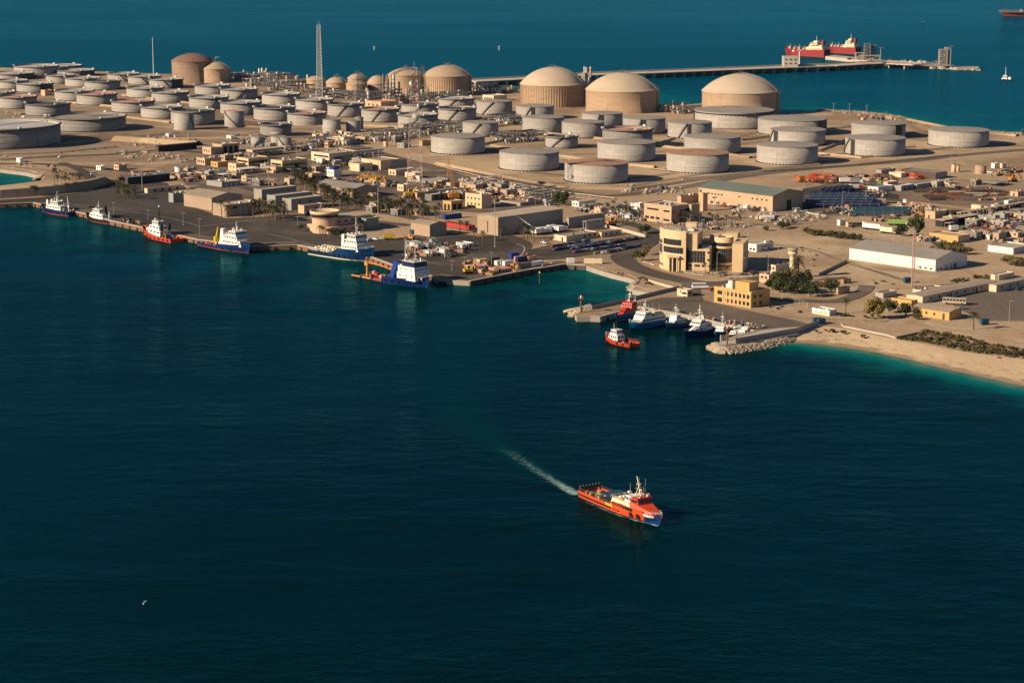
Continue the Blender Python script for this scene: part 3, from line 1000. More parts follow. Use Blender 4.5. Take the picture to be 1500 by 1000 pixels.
 if stair:
  p0, p1 = phi(stair[0]), phi(stair[1])
  mb = MB()
  m_ = 26
  rw = []
  for i in range(m_ + 1):
   a = p0 + (p1 - p0) * i / m_
   z = hh * i / m_
   rw.append([(q * math.cos(a), q * math.sin(a), z + dz) for q, dz in ((r + .15, .2), (r + .95, .2), (r + .95, -.15), (r + .15, -.15))])
   if i % 2 == 0:
    mb.tube(((r + .9) * math.cos(a), (r + .9) * math.sin(a), z), ((r + .9) * math.cos(a), (r + .9) * math.sin(a), z + 1.1), .05, n=3, caps=False)
  mb.grid(rw, 0, False, True)
  for i in range(m_):
   a, b = rw[i][1], rw[i + 1][1]
   mb.tube((a[0], a[1], a[2] + 1.0), (b[0], b[1], b[2] + 1.0), .06, n=3, caps=False)
  mb.build('staircase', M['dark_metal'], root)
 if strip:  # dark curved plate added to stand in for shade on the tank wall
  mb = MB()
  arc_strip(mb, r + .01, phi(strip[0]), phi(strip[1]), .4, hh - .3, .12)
  mb.build('shade_strip', M['dark_metal'], root)
 return root
O_, C_ = 'open', 'cone'
TANKS = [
 ('A', 300, 600, 218, 188, O_, 'wide open-topped tank at the very back, nearest the sea behind the pale broad one', 'tank_dim', 'roof_float', None, None),
 ('A', 108, 430, 264, 192, O_, 'broad pale open-topped tank in the back left corner by the sea', 'tank_pale', 'roof_float', None, None),
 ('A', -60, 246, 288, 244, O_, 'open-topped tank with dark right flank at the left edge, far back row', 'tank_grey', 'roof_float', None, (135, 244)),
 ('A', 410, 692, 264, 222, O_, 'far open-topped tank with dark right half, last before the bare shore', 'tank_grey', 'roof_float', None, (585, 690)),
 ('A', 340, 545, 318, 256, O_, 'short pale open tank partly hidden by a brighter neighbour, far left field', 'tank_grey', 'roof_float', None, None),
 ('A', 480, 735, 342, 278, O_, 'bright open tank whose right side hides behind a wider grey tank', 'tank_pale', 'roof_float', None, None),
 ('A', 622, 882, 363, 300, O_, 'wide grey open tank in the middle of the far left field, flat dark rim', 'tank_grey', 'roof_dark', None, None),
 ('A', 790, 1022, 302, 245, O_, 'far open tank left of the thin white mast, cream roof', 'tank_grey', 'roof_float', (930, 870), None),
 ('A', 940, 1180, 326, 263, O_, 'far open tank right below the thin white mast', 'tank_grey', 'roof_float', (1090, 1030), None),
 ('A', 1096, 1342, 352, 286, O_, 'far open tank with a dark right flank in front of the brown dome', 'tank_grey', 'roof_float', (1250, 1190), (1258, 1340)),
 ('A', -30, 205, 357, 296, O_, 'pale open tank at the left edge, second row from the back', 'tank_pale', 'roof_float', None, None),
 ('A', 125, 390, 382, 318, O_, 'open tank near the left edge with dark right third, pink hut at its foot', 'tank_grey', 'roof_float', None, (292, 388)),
 ('A', -70, 112, 408, 378, O_, 'open tank at the left edge half hidden behind the red-roofed one', 'tank_grey', 'roof_float', None, None),
 ('A', -20, 270, 502, 416, O_, 'open tank with reddish floating roof at the left edge', 'tank_grey', 'roof_pink', None, None),
 ('A', 190, 516, 556, 470, O_, 'grey open tank just behind the two giant tanks at left', 'tank_dim', 'roof_dark', None, None),
 ('A', 405, 690, 443, 372, O_, 'open tank in the left field overlapped on its right by one with a pinkish roof', 'tank_grey', 'roof_float', None, None),
 ('A', 565, 857, 477, 396, O_, 'open tank with pinkish inside, left field, above the giant grey tank', 'tank_grey', 'roof_pink', None, None),
 ('A', 930, 1200, 422, 350, O_, 'pale open tank below the thin mast row, partly covered by a wider tank', 'tank_pale', 'roof_float', None, None),
 ('A', 1112, 1386, 455, 382, O_, 'wide open tank with bright inside, below the brown dome', 'tank_grey', 'roof_float', None, None),
 ('A', 820, 1132, 531, 450, O_, 'open tank with orange-red roof in the middle of the left field', 'tank_grey', 'roof_pink', None, None),
 ('A', 1035, 1337, 574, 492, O_, 'open tank with white inside behind the small shiny cylinder', 'tank_pale', 'roof_float', None, None),
 ('A', 370, 922, 672, 574, O_, 'giant grey open-topped tank with a wide dark rim band', 'tank_dim', 'tank_roof', None, None),
 ('A', -465, 441, 800, 652, O_, 'largest open-topped tank, dull grey, cut by the left edge of the picture', 'tank_dim', 'roof_float', None, None),
 ('B', 55, 375, 622, 520, O_, 'grey open tank directly behind the small shiny cylinder', 'tank_grey', 'roof_dark', None, None),
 ('B', 76, 224, 656, 534, C_, 'small shiny upright cylinder in front of an open tank', 'tank_pale', 'tank_roof', (215, 190), None),
 ('B', 228, 486, 402, 332, O_, 'open tank with pale inside in front of the pale sand dome', 'tank_grey', 'roof_float', None, None),
 ('B', 415, 688, 434, 360, O_, 'open tank with a short stair right of the pale sand dome', 'tank_grey', 'roof_float', (520, 590), None),
 ('B', 187, 475, 502, 420, O_, 'open tank with broad cream roof two rows below the domes', 'tank_grey', 'roof_float', (330, 400), None),
 ('B', 416, 712, 547, 458, O_, 'open tank with bright inside behind the small cylinder with a stair', 'tank_grey', 'roof_float', None, None),
 ('B', 720, 1000, 477, 396, O_, 'bright open tank in front of the pipework, left of the tall lattice mast', 'tank_pale', 'roof_float', None, None),
 ('B', 660, 964, 592, 496, O_, 'open tank with dark sunken roof, centre left', 'tank_grey', 'roof_dark', None, None),
 ('B', 965, 1242, 517, 436, O_, 'pale greenish open tank at the foot of the tall lattice mast', 'tank_pale', 'roof_float', None, None),
 ('B', 906, 1190, 632, 536, O_, 'open tank with pinkish roof left of the twin small cylinders', 'tank_grey', 'roof_pink', None, None),
 ('B', 706, 936, 702, 618, O_, 'darker closed-looking tank with black rim above three small cylinders', 'tank_dim', 'roof_dark', None, None),
 ('B', 445, 590, 636, 520, C_, 'small upright cylinder with a pinkish top and a diagonal stair', 'tank_grey', 'roof_pink', (545, 450), None),
 ('B', 638, 744, 777, 706, C_, 'leftmost of the three small cylinders above the canopy building', 'tank_grey', 'tank_roof', (660, 710), None),
 ('B', 783, 872, 777, 704, C_, 'narrow pale cylinder in the middle of three above the canopy building', 'tank_pale', 'tank_roof', None, None),
 ('B', 836, 934, 797, 712, C_, 'rightmost of three small cylinders, standing a little forward', 'tank_grey', 'tank_roof', (900, 845), None),
 ('B', 1400, 1462, 652, 562, C_, 'slim dark cylinder with a white box on top behind the twin cylinders', 'tank_dim', 'tank_roof', None, None),
 ('B', 1165, 1296, 680, 582, C_, 'left one of the twin small cylinders in the centre', 'tank_pale', 'tank_roof', None, None),
 ('B', 1335, 1440, 672, 590, C_, 'right one of the twin small cylinders, beside the slim dark one', 'tank_grey', 'tank_roof', None, None),
 ('B', 1200, 1466, 562, 470, O_, 'open tank with dark stair behind the twin small cylinders', 'tank_grey', 'roof_dark', (1270, 1335), None),
 ('C', 247, 526, 602, 506, O_, 'open tank with pinkish roof and dark diagonal stair, centre', 'tank_grey', 'roof_pink', (320, 385), None),
 ('C', 540, 810, 540, 470, O_, 'open tank behind the red and white lattice tower, upper one of two', 'tank_grey', 'roof_dark', (625, 685), None),
 ('C', 515, 806, 642, 548, O_, 'open tank behind the red and white lattice tower, lower one of two', 'tank_grey', 'roof_float', (595, 665), None),
 ('C', 812, 1072, 492, 428, O_, 'pale open tank with cream roof below the big ribbed dome', 'tank_grey', 'roof_float', (880, 940), None),
 ('C', 808, 1088, 593, 502, O_, 'open tank with black sunken roof and stair below the big ribbed dome', 'tank_grey', 'roof_dark', (880, 950), None),
 ('C', 1088, 1352, 548, 452, C_, 'closed grey tank with diagonal stair left of the white-capped domes', 'tank_grey', None, (1130, 1210), None),
 ('C', 988, 1252, 706, 608, C_, 'closed grey tank with stair just above the leftmost big flat tank', 'tank_grey', None, (1045, 1115), None),
 ('C', 757, 1152, 838, 716, C_, 'leftmost big flat-roofed tank, nearest the red and white tower', 'tank_pale', None, None, None),
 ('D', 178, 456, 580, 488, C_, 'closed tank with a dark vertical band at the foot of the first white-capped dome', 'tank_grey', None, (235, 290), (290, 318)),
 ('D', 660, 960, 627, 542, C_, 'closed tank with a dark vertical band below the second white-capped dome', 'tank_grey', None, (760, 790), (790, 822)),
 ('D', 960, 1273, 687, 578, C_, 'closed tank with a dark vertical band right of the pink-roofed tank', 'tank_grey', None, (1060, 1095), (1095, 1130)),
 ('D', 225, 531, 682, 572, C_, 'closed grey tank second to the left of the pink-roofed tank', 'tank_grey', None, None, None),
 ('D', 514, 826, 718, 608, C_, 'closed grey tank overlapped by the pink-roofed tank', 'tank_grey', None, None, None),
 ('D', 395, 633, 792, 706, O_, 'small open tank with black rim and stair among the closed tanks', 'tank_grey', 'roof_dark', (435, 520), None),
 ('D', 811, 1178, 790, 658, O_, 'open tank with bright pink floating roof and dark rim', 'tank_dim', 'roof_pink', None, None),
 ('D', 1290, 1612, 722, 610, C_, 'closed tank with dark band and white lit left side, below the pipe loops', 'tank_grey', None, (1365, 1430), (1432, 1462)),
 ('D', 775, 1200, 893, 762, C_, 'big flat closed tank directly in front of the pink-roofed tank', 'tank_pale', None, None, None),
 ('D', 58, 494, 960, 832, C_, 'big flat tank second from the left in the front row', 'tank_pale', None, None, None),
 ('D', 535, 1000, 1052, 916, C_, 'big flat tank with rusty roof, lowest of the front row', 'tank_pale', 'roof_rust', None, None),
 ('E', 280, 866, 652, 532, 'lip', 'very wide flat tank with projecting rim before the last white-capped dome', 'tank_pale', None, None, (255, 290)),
 ('E', 750, 1253, 702, 592, C_, 'wide low closed tank right of the very wide rimmed one, painted shade at right', 'tank_grey', None, None, (1185, 1245)),
 ('E', 838, 1242, 777, 668, C_, 'closed tank with painted shade at its left edge, overlapping a wide low tank', 'tank_pale', None, (840, 868), (868, 898)),
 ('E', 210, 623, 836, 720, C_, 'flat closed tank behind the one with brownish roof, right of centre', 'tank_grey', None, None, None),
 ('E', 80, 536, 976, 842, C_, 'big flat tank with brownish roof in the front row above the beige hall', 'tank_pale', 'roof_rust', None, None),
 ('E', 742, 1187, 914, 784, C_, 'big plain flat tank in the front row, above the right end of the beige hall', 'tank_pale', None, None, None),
 ('F', 235, 628, 722, 620, C_, 'closed tank with painted shade on its right, behind the one with a painted shade band', 'tank_grey', None, None, (555, 600)),
 ('F', 190, 626, 852, 730, C_, 'bright closed tank with a painted shade band on its left in the right group', 'tank_pale', None, (190, 230), (232, 262)),
 ('F', 800, 1237, 787, 672, C_, 'rightmost bright closed tank, standing apart near the shore', 'tank_pale', None, None, None),
 ('L', 967, 1001, 112, 56, C_, 'slim cream cylinder, left of two by the storage yard', 'dome_cap', 'dome_cap', None, None),
 ('L', 998, 1030, 112, 64, C_, 'slim yellowish cylinder, right of two by the storage yard', 'yellow_wall', 'dome_cap', None, None),
 ('L', 1140, 1221, 126, 66, C_, 'squat salmon-coloured tank at the edge of the storage yard', 'dome_sand', 'dome_cap_sand', None, None),
 ('G', 1280, 1333, 132, 76, C_, 'white upright tank left of the scrap-filled plot near the quay warehouses', 'paint_white', 'paint_white', None, None),
 ('B', 1025, 1060, 805, 765, C_, 'little white tank, left of a pair near the beige works building', 'paint_white', 'paint_white', None, None),
 ('B', 1060, 1096, 808, 772, C_, 'little white tank, right of a pair near the beige works building', 'paint_white', 'paint_white', None, None),
]
for T in TANKS:
 v, xl, xr, yb, yr, kd, lb, sh, rf, st, sp = T
 tank(v, xl, xr, yb, yr, kd, lb, sh, rf, st, sp)
def dome_tank(v, xl, xr, yb, yw, yt, label, wall, cap, ribs=0, rig=True, patch=False):
 L, Y = V(v, xl, yb)
 R, YW = V(v, xr, yw)
 YT = V(v, 0, yt)[1]
 cx = (L + R) / 2
 f, t = GT(cx, Y)
 k = (R - L) / 2 / FPX
 r = k * t / (1 - k)
 d = Vector((f.x, f.y, 0)).normalized()
 c = Vector((f.x, f.y, LZ)) + d * r
 hw = (Y - YW) / FPX * t / CP
 tc_ = t + r * CP
 base_c = HZ + 0 + 0
 pc = c
 yc = 500 - FPX * ((pc.y * SP + (pc.z - CH) * CP) / (pc.y * CP - (pc.z - CH) * SP))
 hd = (yc - YT) / FPX * tc_ / CP
 view = math.atan2(-d.y, -d.x)
 root = thing('domed_gas_tank', label, 'gas tank', c, 0, 'domed gas tanks')
 n = 72
 mb = MB()
 mb.lathe([(r + .3, -.3), (r + .3, .6), (r, .6), (r, hw)], n, 0)
 if ribs:
  for i in range(ribs):
   a = 2 * PI * i / ribs
   mb.box(((r + .15) * math.cos(a), (r + .15) * math.sin(a), .6), (.22, .6, hw - 1.0), 0, a)
 mb.build('wall', M[wall], root)
 mb = MB()
 rise = max(3, hd - hw)
 prof = [(r + .5, hw - .5), (r + .5, hw + .2), (r, hw + .35)]
 Rs = (r * r + rise * rise) / (2 * rise)
 a0 = math.asin(min(1, r / Rs))
 for i in range(1, 15):
  a = a0 * (1 - i / 14)
  prof.append((max(.02, Rs * math.sin(a)), hw + .35 + Rs * (math.cos(a) - math.cos(a0))))
 mb.lathe(prof, n, 0)
 mb.build('dome', M[cap], root)
 top = hw + .35 + Rs * (1 - math.cos(a0))
 if rig:
  mb = MB()
  mb.box((0, 0, top - .3), (r * .16, r * .16, .8), 0)
  for i in range(12):
   a = 2 * PI * i / 12
   q = r * .16
   zz = hw + .35 + Rs * (math.sqrt(max(0, 1 - (q / Rs) ** 2)) - math.cos(a0))
   mb.tube((q * math.cos(a), q * math.sin(a), zz), (q * math.cos(a), q * math.sin(a), zz + 1.6), .12, n=4)
  for i in range(5):
   mb.tube((rnd.uniform(-3, 3), rnd.uniform(-3, 3), top), (rnd.uniform(-3, 3), rnd.uniform(-3, 3), top + rnd.uniform(1.5, 3.5)), .25, n=5)
  mb.build('crown_platform', M['mid_metal'], root)
  mb = MB()
  a = view + 1.15
  pr = None
  for i in range(13):
   th = a0 * i / 12
   q = Rs * math.sin(th) + .2
   z = hw + .9 + Rs * (math.cos(th) - math.cos(a0))
   p = (q * math.cos(a), q * math.sin(a), z)
   if pr:
    mb.tube(pr, p, .45, n=4)
   pr = p
  mb.tube(pr, (pr[0], pr[1], 0), .5, n=5)
  mb.tube((pr[0] + 2, pr[1], 0), (pr[0] + 2, pr[1], hw), .3, n=5)
  mb.build('riser_pipe', M['mid_metal'], root)
 if patch:
  mb = MB()
  for i in range(20):
   for j in range(4):
    a = view - .45 + i * .055
    arc_strip(mb, r + .01, a, a + .028, hw * .58 + j * hw * .1, hw * .58 + j * hw * .1 + hw * .05, .06, 0, 1)
  mb.build('tile_grid', M['dome_cap'], root)
 return root
dome_tank('B', 63, 367, 312, 158, 98, 'large dark brown domed tank at the far left shore', 'dome_brown', 'dome_brown_cap', 0, False)
dome_tank('B', 273, 486, 312, 210, 160, 'pale sand domed tank beside the dark brown dome', 'dome_sand', 'dome_cap_sand', 0, True)
dome_tank('B', 1046, 1188, 374, 288, 262, 'small sand dome behind the tall lattice mast', 'dome_sand', 'dome_cap_sand', 0, False)
dome_tank('B', 1190, 1340, 392, 310, 268, 'small sand dome with a spike, just right of the lattice mast', 'dome_sand', 'dome_cap_sand', 0, True)
dome_tank('C', 148, 286, 350, 278, 244, 'taller rear dome peeping over a small sand dome with a band', 'dome_sand', 'dome_cap_sand', 0, True)
dome_tank('C', 136, 290, 402, 322, 296, 'small sand dome behind the slender flare derrick', 'dome_sand', 'dome_cap_sand', 0, False)
dome_tank('C', 291, 442, 392, 316, 258, 'small rounded sand dome left of the two big centre domes', 'dome_sand', 'dome_cap_sand', 0, False)
dome_tank('C', 444, 702, 402, 258, 205, 'big smooth sand dome behind the red and white tower', 'dome_sand', 'dome_cap_sand', 0, True)
dome_tank('C', 700, 1052, 408, 266, 184, 'big ribbed sand dome with a wide cap, centre of the skyline', 'dome_sand', 'dome_cap_sand', 64, True)
dome_tank('D', 210, 690, 492, 334, 200, 'ribbed wall dome with pale cap, leftmost of the three pale-capped domes', 'dome_sand', 'dome_cap', 80, True)
dome_tank('D', 690, 1229, 536, 378, 240, 'smooth-walled dome with pale cap, middle of the three pale-capped domes', 'dome_sand', 'dome_cap', 0, True)
dome_tank('E', 340, 909, 552, 390, 248, 'dome with a grid of light tiles on its wall, rightmost of the three pale-capped domes', 'dome_sand', 'dome_cap', 0, True, True)
BOXC = {}
def boxmesh(name, d, m):
 k = (name, tuple(round(x, 2) for x in d), m)
 if k not in BOXC:
  mb = MB()
  mb.box((0, 0, 0), d)
  BOXC[k] = mb.mesh(name, M[m])
 return BOXC[k]
def put(name, d, m, parent, loc, rz=0):
 return link(name, boxmesh(name, d, m), parent, loc, rz)
AX = 46
def bld(v, cx, cy, lx, rx, yt, label, wall='beige', roof='flat_roof', kind='flat', win=(), cat='building', name='works_building', th=AX, group=None, ac=0, hmin=None, roof_th=.35, name2=None):
 """win: (face 'L'/'R', n, z0, z1 (fractions of wall height), width m or None, u0, u1 (fractions of face), part name, material)"""
 px, py = V(v, cx, cy)
 c, t = GT(px, py)
 h = (py - V(v, 0, yt)[1]) / FPX * t / CP
 h = max(h, hmin or 2.2)
 a_ = math.radians(th)
 e1 = (-math.cos(a_), math.sin(a_))
 e2 = (math.sin(a_), math.cos(a_))
 a = along(c, e1, V(v, lx, 0)[0])
 b = along(c, e2, V(v, rx, 0)[0])
 a, b = max(2, min(a, 400)), max(2, min(b, 400))
 root = thing(name, label, cat, (c.x, c.y, LZ), math.atan2(e2[1], e2[0]), group)
 root['dims'] = (b, a, h)
 mb = MB()
 if kind == 'flat':
  pw = .3
  mb.box((b / 2, a / 2, -.5), (b, a, h - .6 + .5))
  hb, pz = h - .6, .6
  mb.box((b / 2, pw / 2, hb), (b, pw, pz))
  mb.box((b / 2, a - pw / 2, hb), (b, pw, pz))
  mb.box((pw / 2, a / 2, hb), (pw, a - 2 * pw, pz))
  mb.box((b - pw / 2, a / 2, hb), (pw, a - 2 * pw, pz))
  mb.build('wall', M[wall], root)
  mb = MB()
  mb.box((b / 2, a / 2, hb + .004), (b - 2 * pw - .02, a - 2 * pw - .02, .12))
  mb.build('roof', M[roof], root)
  for i in range(ac):
   s = rnd.uniform(.8, 1.6)
   put('air_conditioner', (round(s * 1.2, 1), round(s, 1), round(s * .8, 1)), rnd.choice(['paint_white', 'galv', 'mid_metal']), root, (rnd.uniform(.12, .88) * b, rnd.uniform(.12, .88) * a, hb + .13))
 elif kind in ('gable', 'gabley'):
  along_y = a > b
  rise = (b if along_y else a) * (.10 if kind == 'gable' else .045)
  if along_y:
   prof = [(0, 0), (b, 0), (b, h), (b / 2, h + rise), (0, h)]
   rows = [[(x, y, z) for x, z in prof] for y in (0, a)]
  else:
   prof = [(0, 0), (0, h), (0, 0)]
   rows = [[(x, 0, 0), (x, a, 0), (x, a, h), (x, a / 2, h + rise), (x, 0, h)] for x in (0, b)]
  mb.grid(rows, 0, False, True)
  mb.face(rows[0][::-1], 0)
  mb.face(rows[1], 0)
  mb.build('wall', M[wall], root)
  mb = MB()
  o = .5
  up = .06
  if along_y:
   sl = rise / (b / 2)
   P = [(-o, h - o * sl), (b / 2, h + rise), (b + o, h - o * sl)]
   for i in (0, 1):
    q0, q1 = P[i], P[i + 1]
    for dz, rv in ((up + .18, False), (up, True)):
     f = [(q0[0], -o, q0[1] + dz), (q1[0], -o, q1[1] + dz), (q1[0], a + o, q1[1] + dz), (q0[0], a + o, q0[1] + dz)]
     mb.face(f[::-1] if rv else f)
    for y in (-o, a + o):
     mb.face([(q0[0], y, q0[1] + up), (q1[0], y, q1[1] + up), (q1[0], y, q1[1] + up + .18), (q0[0], y, q0[1] + up + .18)])
   for q in (P[0], P[2]):
    mb.face([(q[0], -o, q[1] + up), (q[0], a + o, q[1] + up), (q[0], a + o, q[1] + up + .18), (q[0], -o, q[1] + up + .18)])
  else:
   sl = rise / (a / 2)
   P = [(-o, h - o * sl), (a / 2, h + rise), (a + o, h - o * sl)]
   for i in (0, 1):
    q0, q1 = P[i], P[i + 1]
    for dz, rv in ((up + .18, True), (up, False)):
     f = [(-o, q0[0], q0[1] + dz), (-o, q1[0], q1[1] + dz), (b + o, q1[0], q1[1] + dz), (b + o, q0[0], q0[1] + dz)]
     mb.face(f[::-1] if not rv else f)
    for x in (-o, b + o):
     mb.face([(x, q0[0], q0[1] + up), (x, q1[0], q1[1] + up), (x, q1[0], q1[1] + up + .18), (x, q0[0], q0[1] + up + .18)])
   for q in (P[0], P[2]):
    mb.face([(-o, q[0], q[1] + up), (b + o, q[0], q[1] + up), (b + o, q[0], q[1] + up + .18), (-o, q[0], q[1] + up + .18)])
  mb.build('roof', M[roof], root)
 elif kind == 'canopy':
  mb.box((b / 2, a / 2, h - roof_th), (b, a, roof_th))
  mb.build('roof', M[roof], root)
  nx_, ny_ = max(2, int(b / 7) + 1), max(2, int(a / 7) + 1)
  for i in range(nx_):
   for j in range(ny_):
    if i in (0, nx_ - 1) or j in (0, ny_ - 1):
     put('column', (.35, .35, round(h - roof_th, 1)), wall, root, (.5 + (b - 1) * i / (nx_ - 1), .5 + (a - 1) * j / (ny_ - 1), 0))
 elif kind == 'shed':
  for c_, d_ in (((b / 2, a - .2), (b, .4)), ((.2, a / 2), (.4, a - .8)), ((b - .2, a / 2), (.4, a - .8))):
   mb.box((c_[0], c_[1], -.3), (d_[0], d_[1], h - .35 + .3))
  mb.build('wall', M[wall], root)
  mb = MB()
  mb.box((b / 2, a / 2 - .4, h - .35), (b + .8, a + 1.2, .35))
  mb.build('roof', M[roof], root)
  n = max(2, int(b / 6))
  for i in range(n + 1):
   put('column', (.35, .35, round(h - .35, 1)), wall, root, (.3 + (b - .6) * i / n, .2, 0))
 for wspec in win:
  face, n, z0, z1, ww, u0, u1 = wspec[:7]
  pn = wspec[7] if len(wspec) > 7 else 'window'
  pm = wspec[8] if len(wspec) > 8 else 'window'
  Lf = a if face == 'L' else b
  span = (u1 - u0) * Lf
  wd = ww or span / n * .62
  for i in range(n):
   u = u0 * Lf + span * (i + .5) / n
   d = (wd, .16, (z1 - z0) * h)
   if face == 'L':
    put(pn, d, pm, root, (-.03, u, z0 * h), PI / 2)
   else:
    put(pn, d, pm, root, (u, -.03, z0 * h))
 del root['dims']
 return root, a, b, h
DOOR = ('door', 'door_dark')
r_, a_, b_, h_ = bld('H', 352, 392, 148, 578, 303, 'large tan metal warehouse with a wide ridged roof on the quay', 'tan_metal', 'tan_roof', 'gable', [('L', 1, .55, .62, 3, .1, .2, 'door', 'grey_wall')], 'warehouse', 'warehouse')
bld('H', 458, 440, 360, 692, 352, 'low tan annex with small dark windows in front of the large tan warehouse', 'tan_metal', 'dome_cap', 'flat', [('R', 2, .62, .8, 3.2, .05, .95), ('R', 2, 0, .7, 2.2, .35, .7, 'door', 'galv')], 'warehouse', 'warehouse', ac=5)
bld('H', 70, 335, 36, 185, 268, 'small grey block at the left end of the large tan warehouse', 'grey_wall', 'flat_roof', 'flat', [], 'building', 'service_building', ac=2)
bld('H', 718, 318, 660, 972, 240, 'narrow warehouse with pale flat roof, rearmost of three in a row', 'grey_wall', 'dome_cap', 'flat', [('L', 1, .0, .7, 3, .3, .6, 'door', 'tan_metal')], 'warehouse', 'warehouse')
bld('H', 818, 366, 756, 1078, 285, 'narrow warehouse with pale flat roof, middle one of three in a row', 'grey_wall', 'dome_cap', 'flat', [], 'warehouse', 'warehouse')
bld('H', 934, 392, 870, 1160, 310, 'narrow warehouse with small windows, nearest of three in a row', 'grey_wall', 'dome_cap', 'flat', [('R', 2, .55, .75, 1.2, .1, .8)], 'warehouse', 'warehouse')
bld('H', 1028, 416, 984, 1172, 356, 'small peach flat-roofed house by the nearest narrow warehouse', 'peach', 'concrete', 'flat', [('R', 1, .0, .6, 3, .4, .8, 'door', 'door_dark')], 'house', 'house')
bld('Q', 550, 332, 276, 722, 270, 'long brown-grey shed with low ridged roof behind the palms', 'tan_metal', 'grey_roof', 'gable', [], 'warehouse', 'warehouse')
bld('I', 748, 586, 610, 872, 500, 'tan warehouse with a big grey roller door facing the quay yard', 'tan_metal', 'tan_roof', 'gable', [('R', 1, .0, .78, 8, .2, .8, 'door', 'grey_wall')], 'warehouse', 'warehouse')
bld('S', 685, 350, 496, 1278, 182, 'big hangar with pale roof and grey panelled long side', 'tan_metal', 'dome_cap', 'gabley', [('R', 7, .02, .92, None, .02, .98, 'panel', 'grey_wall'), ('L', 1, .1, .75, .7, .45, .55, 'downpipe', 'dark_metal')], 'hangar', 'hangar')
bld('J', 210, 360, 60, 395, 345, 'flat red-topped slab building behind the big hangar', 'grey_wall', 'roof_rust', 'flat', [], 'building', 'service_building')
bld('I', 1018, 662, 940, 1072, 636, 'long white portable cabin beside the scrap plot', 'white_wall', 'white_roof', 'flat', [('L', 4, .4, .75, 1.2, .08, .92), ('R', 1, 0, .7, 1, .3, .7, 'door', 'door_dark')], 'cabin', 'portable_cabin')
bld('J', 548, 622, 450, 778, 580, 'low cream building with two dark windows beside the full car park', 'cream', 'tan_roof', 'flat', [('R', 3, .35, .75, 2, .5, .98), ('L', 1, 0, .7, 1.2, .2, .4, 'door', 'door_dark')], 'building', 'office_building', ac=3)
bld('J', 805, 590, 785, 952, 552, 'cream wall extension between the car park and the low cream building', 'cream', 'flat_roof', 'flat', [('R', 3, .3, .7, 1.4, .1, .9)], 'building', 'office_building')
bld('J', 566, 524, 548, 830, 448, 'grey shed beside the right end of the big hangar', 'grey_wall', 'tan_roof', 'flat', [], 'warehouse', 'warehouse')
bld('J', 690, 540, 664, 828, 472, 'open glass-sided canopy on thin posts near the orange digger', 'galv', 'grey_roof', 'canopy', [('R', 1, .05, .85, None, -.2, 1.2, 'screen', 'grey_wall')], 'canopy', 'canopy')
bld('J', 640, 366, 588, 762, 330, 'white pitched-roof house right of the round dark tree', 'white_wall', 'dome_cap', 'gable', [('L', 2, .3, .7, 1.2, .1, .9)], 'house', 'house')
bld('J', 956, 392, 914, 1002, 352, 'small white house between the round tree and the beige office', 'white_wall', 'concrete', 'flat', [('L', 2, .3, .7, 1.0, .1, .9)], 'house', 'house')
bld('J', 1085, 372, 1020, 1112, 338, 'little white annex just left of the beige three-storey office', 'white_wall', 'white_roof', 'flat', [], 'house', 'house')
bld('K', 116, 492, -84, 250, 362, 'beige three-storey office with narrow strip windows', 'beige', 'flat_roof', 'flat',
 [('L', 1, .66, .76, 9.5, .40, .95), ('L', 1, .64, .74, 5, .05, .30), ('L', 3, .16, .30, 3.2, .40, .98), ('L', 1, .14, .25, 5, .05, .30), ('R', 1, .62, .75, None, .30, 1.1), ('R', 1, .1, .25, None, .30, 1.1), ('R', 1, .6, .72, 1.4, .02, .24), ('R', 1, .1, .22, 1.4, .02, .24)], 'office', 'office_building', ac=10)
bld('K', 262, 478, 244, 320, 350, 'plain stair wing at the right end of the beige three-storey office', 'beige', 'flat_roof', 'flat', [], 'office', 'office_building')
bld('K', 348, 398, 328, 382, 268, 'square beige stair tower at the left end of the beige hall', 'beige', 'flat_roof', 'flat', [], 'tower', 'stair_tower')
bld('K', 188, 345, 160, 332, 288, 'long low beige link between the three-storey office and the hall', 'beige', 'flat_roof', 'flat', [], 'building', 'office_building', ac=4)
bld('K', 858, 403, 316, 1082, 288, 'long beige hall with a greenish ridged roof and two rows of openings', 'beige', 'green_roof', 'gable',
 [('L', 4, .64, .74, 1.3, .05, .30), ('L', 1, .66, .75, 1.3, .41, .48), ('L', 5, .64, .73, 1.3, .66, .88), ('L', 1, .7, .85, 1.6, .955, .99), ('L', 6, .06, .24, 2.4, .06, .48, 'door', 'door_dark'), ('L', 3, .06, .22, 2.2, .6, .86, 'door', 'door_dark'),
     ('R', 1, .0, .62, 4.5, .44, .62, 'door', 'shade_open'), ('R', 3, .0, .7, .7, .12, .95, 'downpipe', 'galv')], 'hall', 'hall')
bld('K', 740, 697, 680, 866, 640, 'white two-storey villa with flat roof behind the curved office', 'white_wall', 'white_roof', 'flat', [('R', 1, .55, .66, None, .1, 1.0), ('L', 2, .2, .45, 1.6, .1, .9), ('R', 2, .15, .35, 1.4, .2, .9)], 'villa', 'villa', ac=4)
bld('K', 575, 596, 545, 622, 558, 'low cream block under the roof line behind the curved office', 'cream', 'flat_roof', 'flat', [('R', 2, .3, .6, 1.4, .1, .9)], 'house', 'house')
bld('K', 880, 838, 826, 986, 792, 'cream single-storey house at the foot of the mushroom tower', 'cream', 'flat_roof', 'flat', [('L', 2, .3, .6, 1.2, .1, .9)], 'house', 'house', ac=3)
bld('K', 830, 926, 760, 908, 862, 'peach two-storey house half behind the dark trees', 'peach', 'concrete_pale', 'flat', [('L', 2, .5, .75, 1.4, .1, .9)], 'house', 'house', ac=4)
bld('Y', 1216, 222, 1204, 1308, 172, 'small tan hut beside the round green tree', 'beige', 'flat_roof', 'flat', [], 'hut', 'hut')
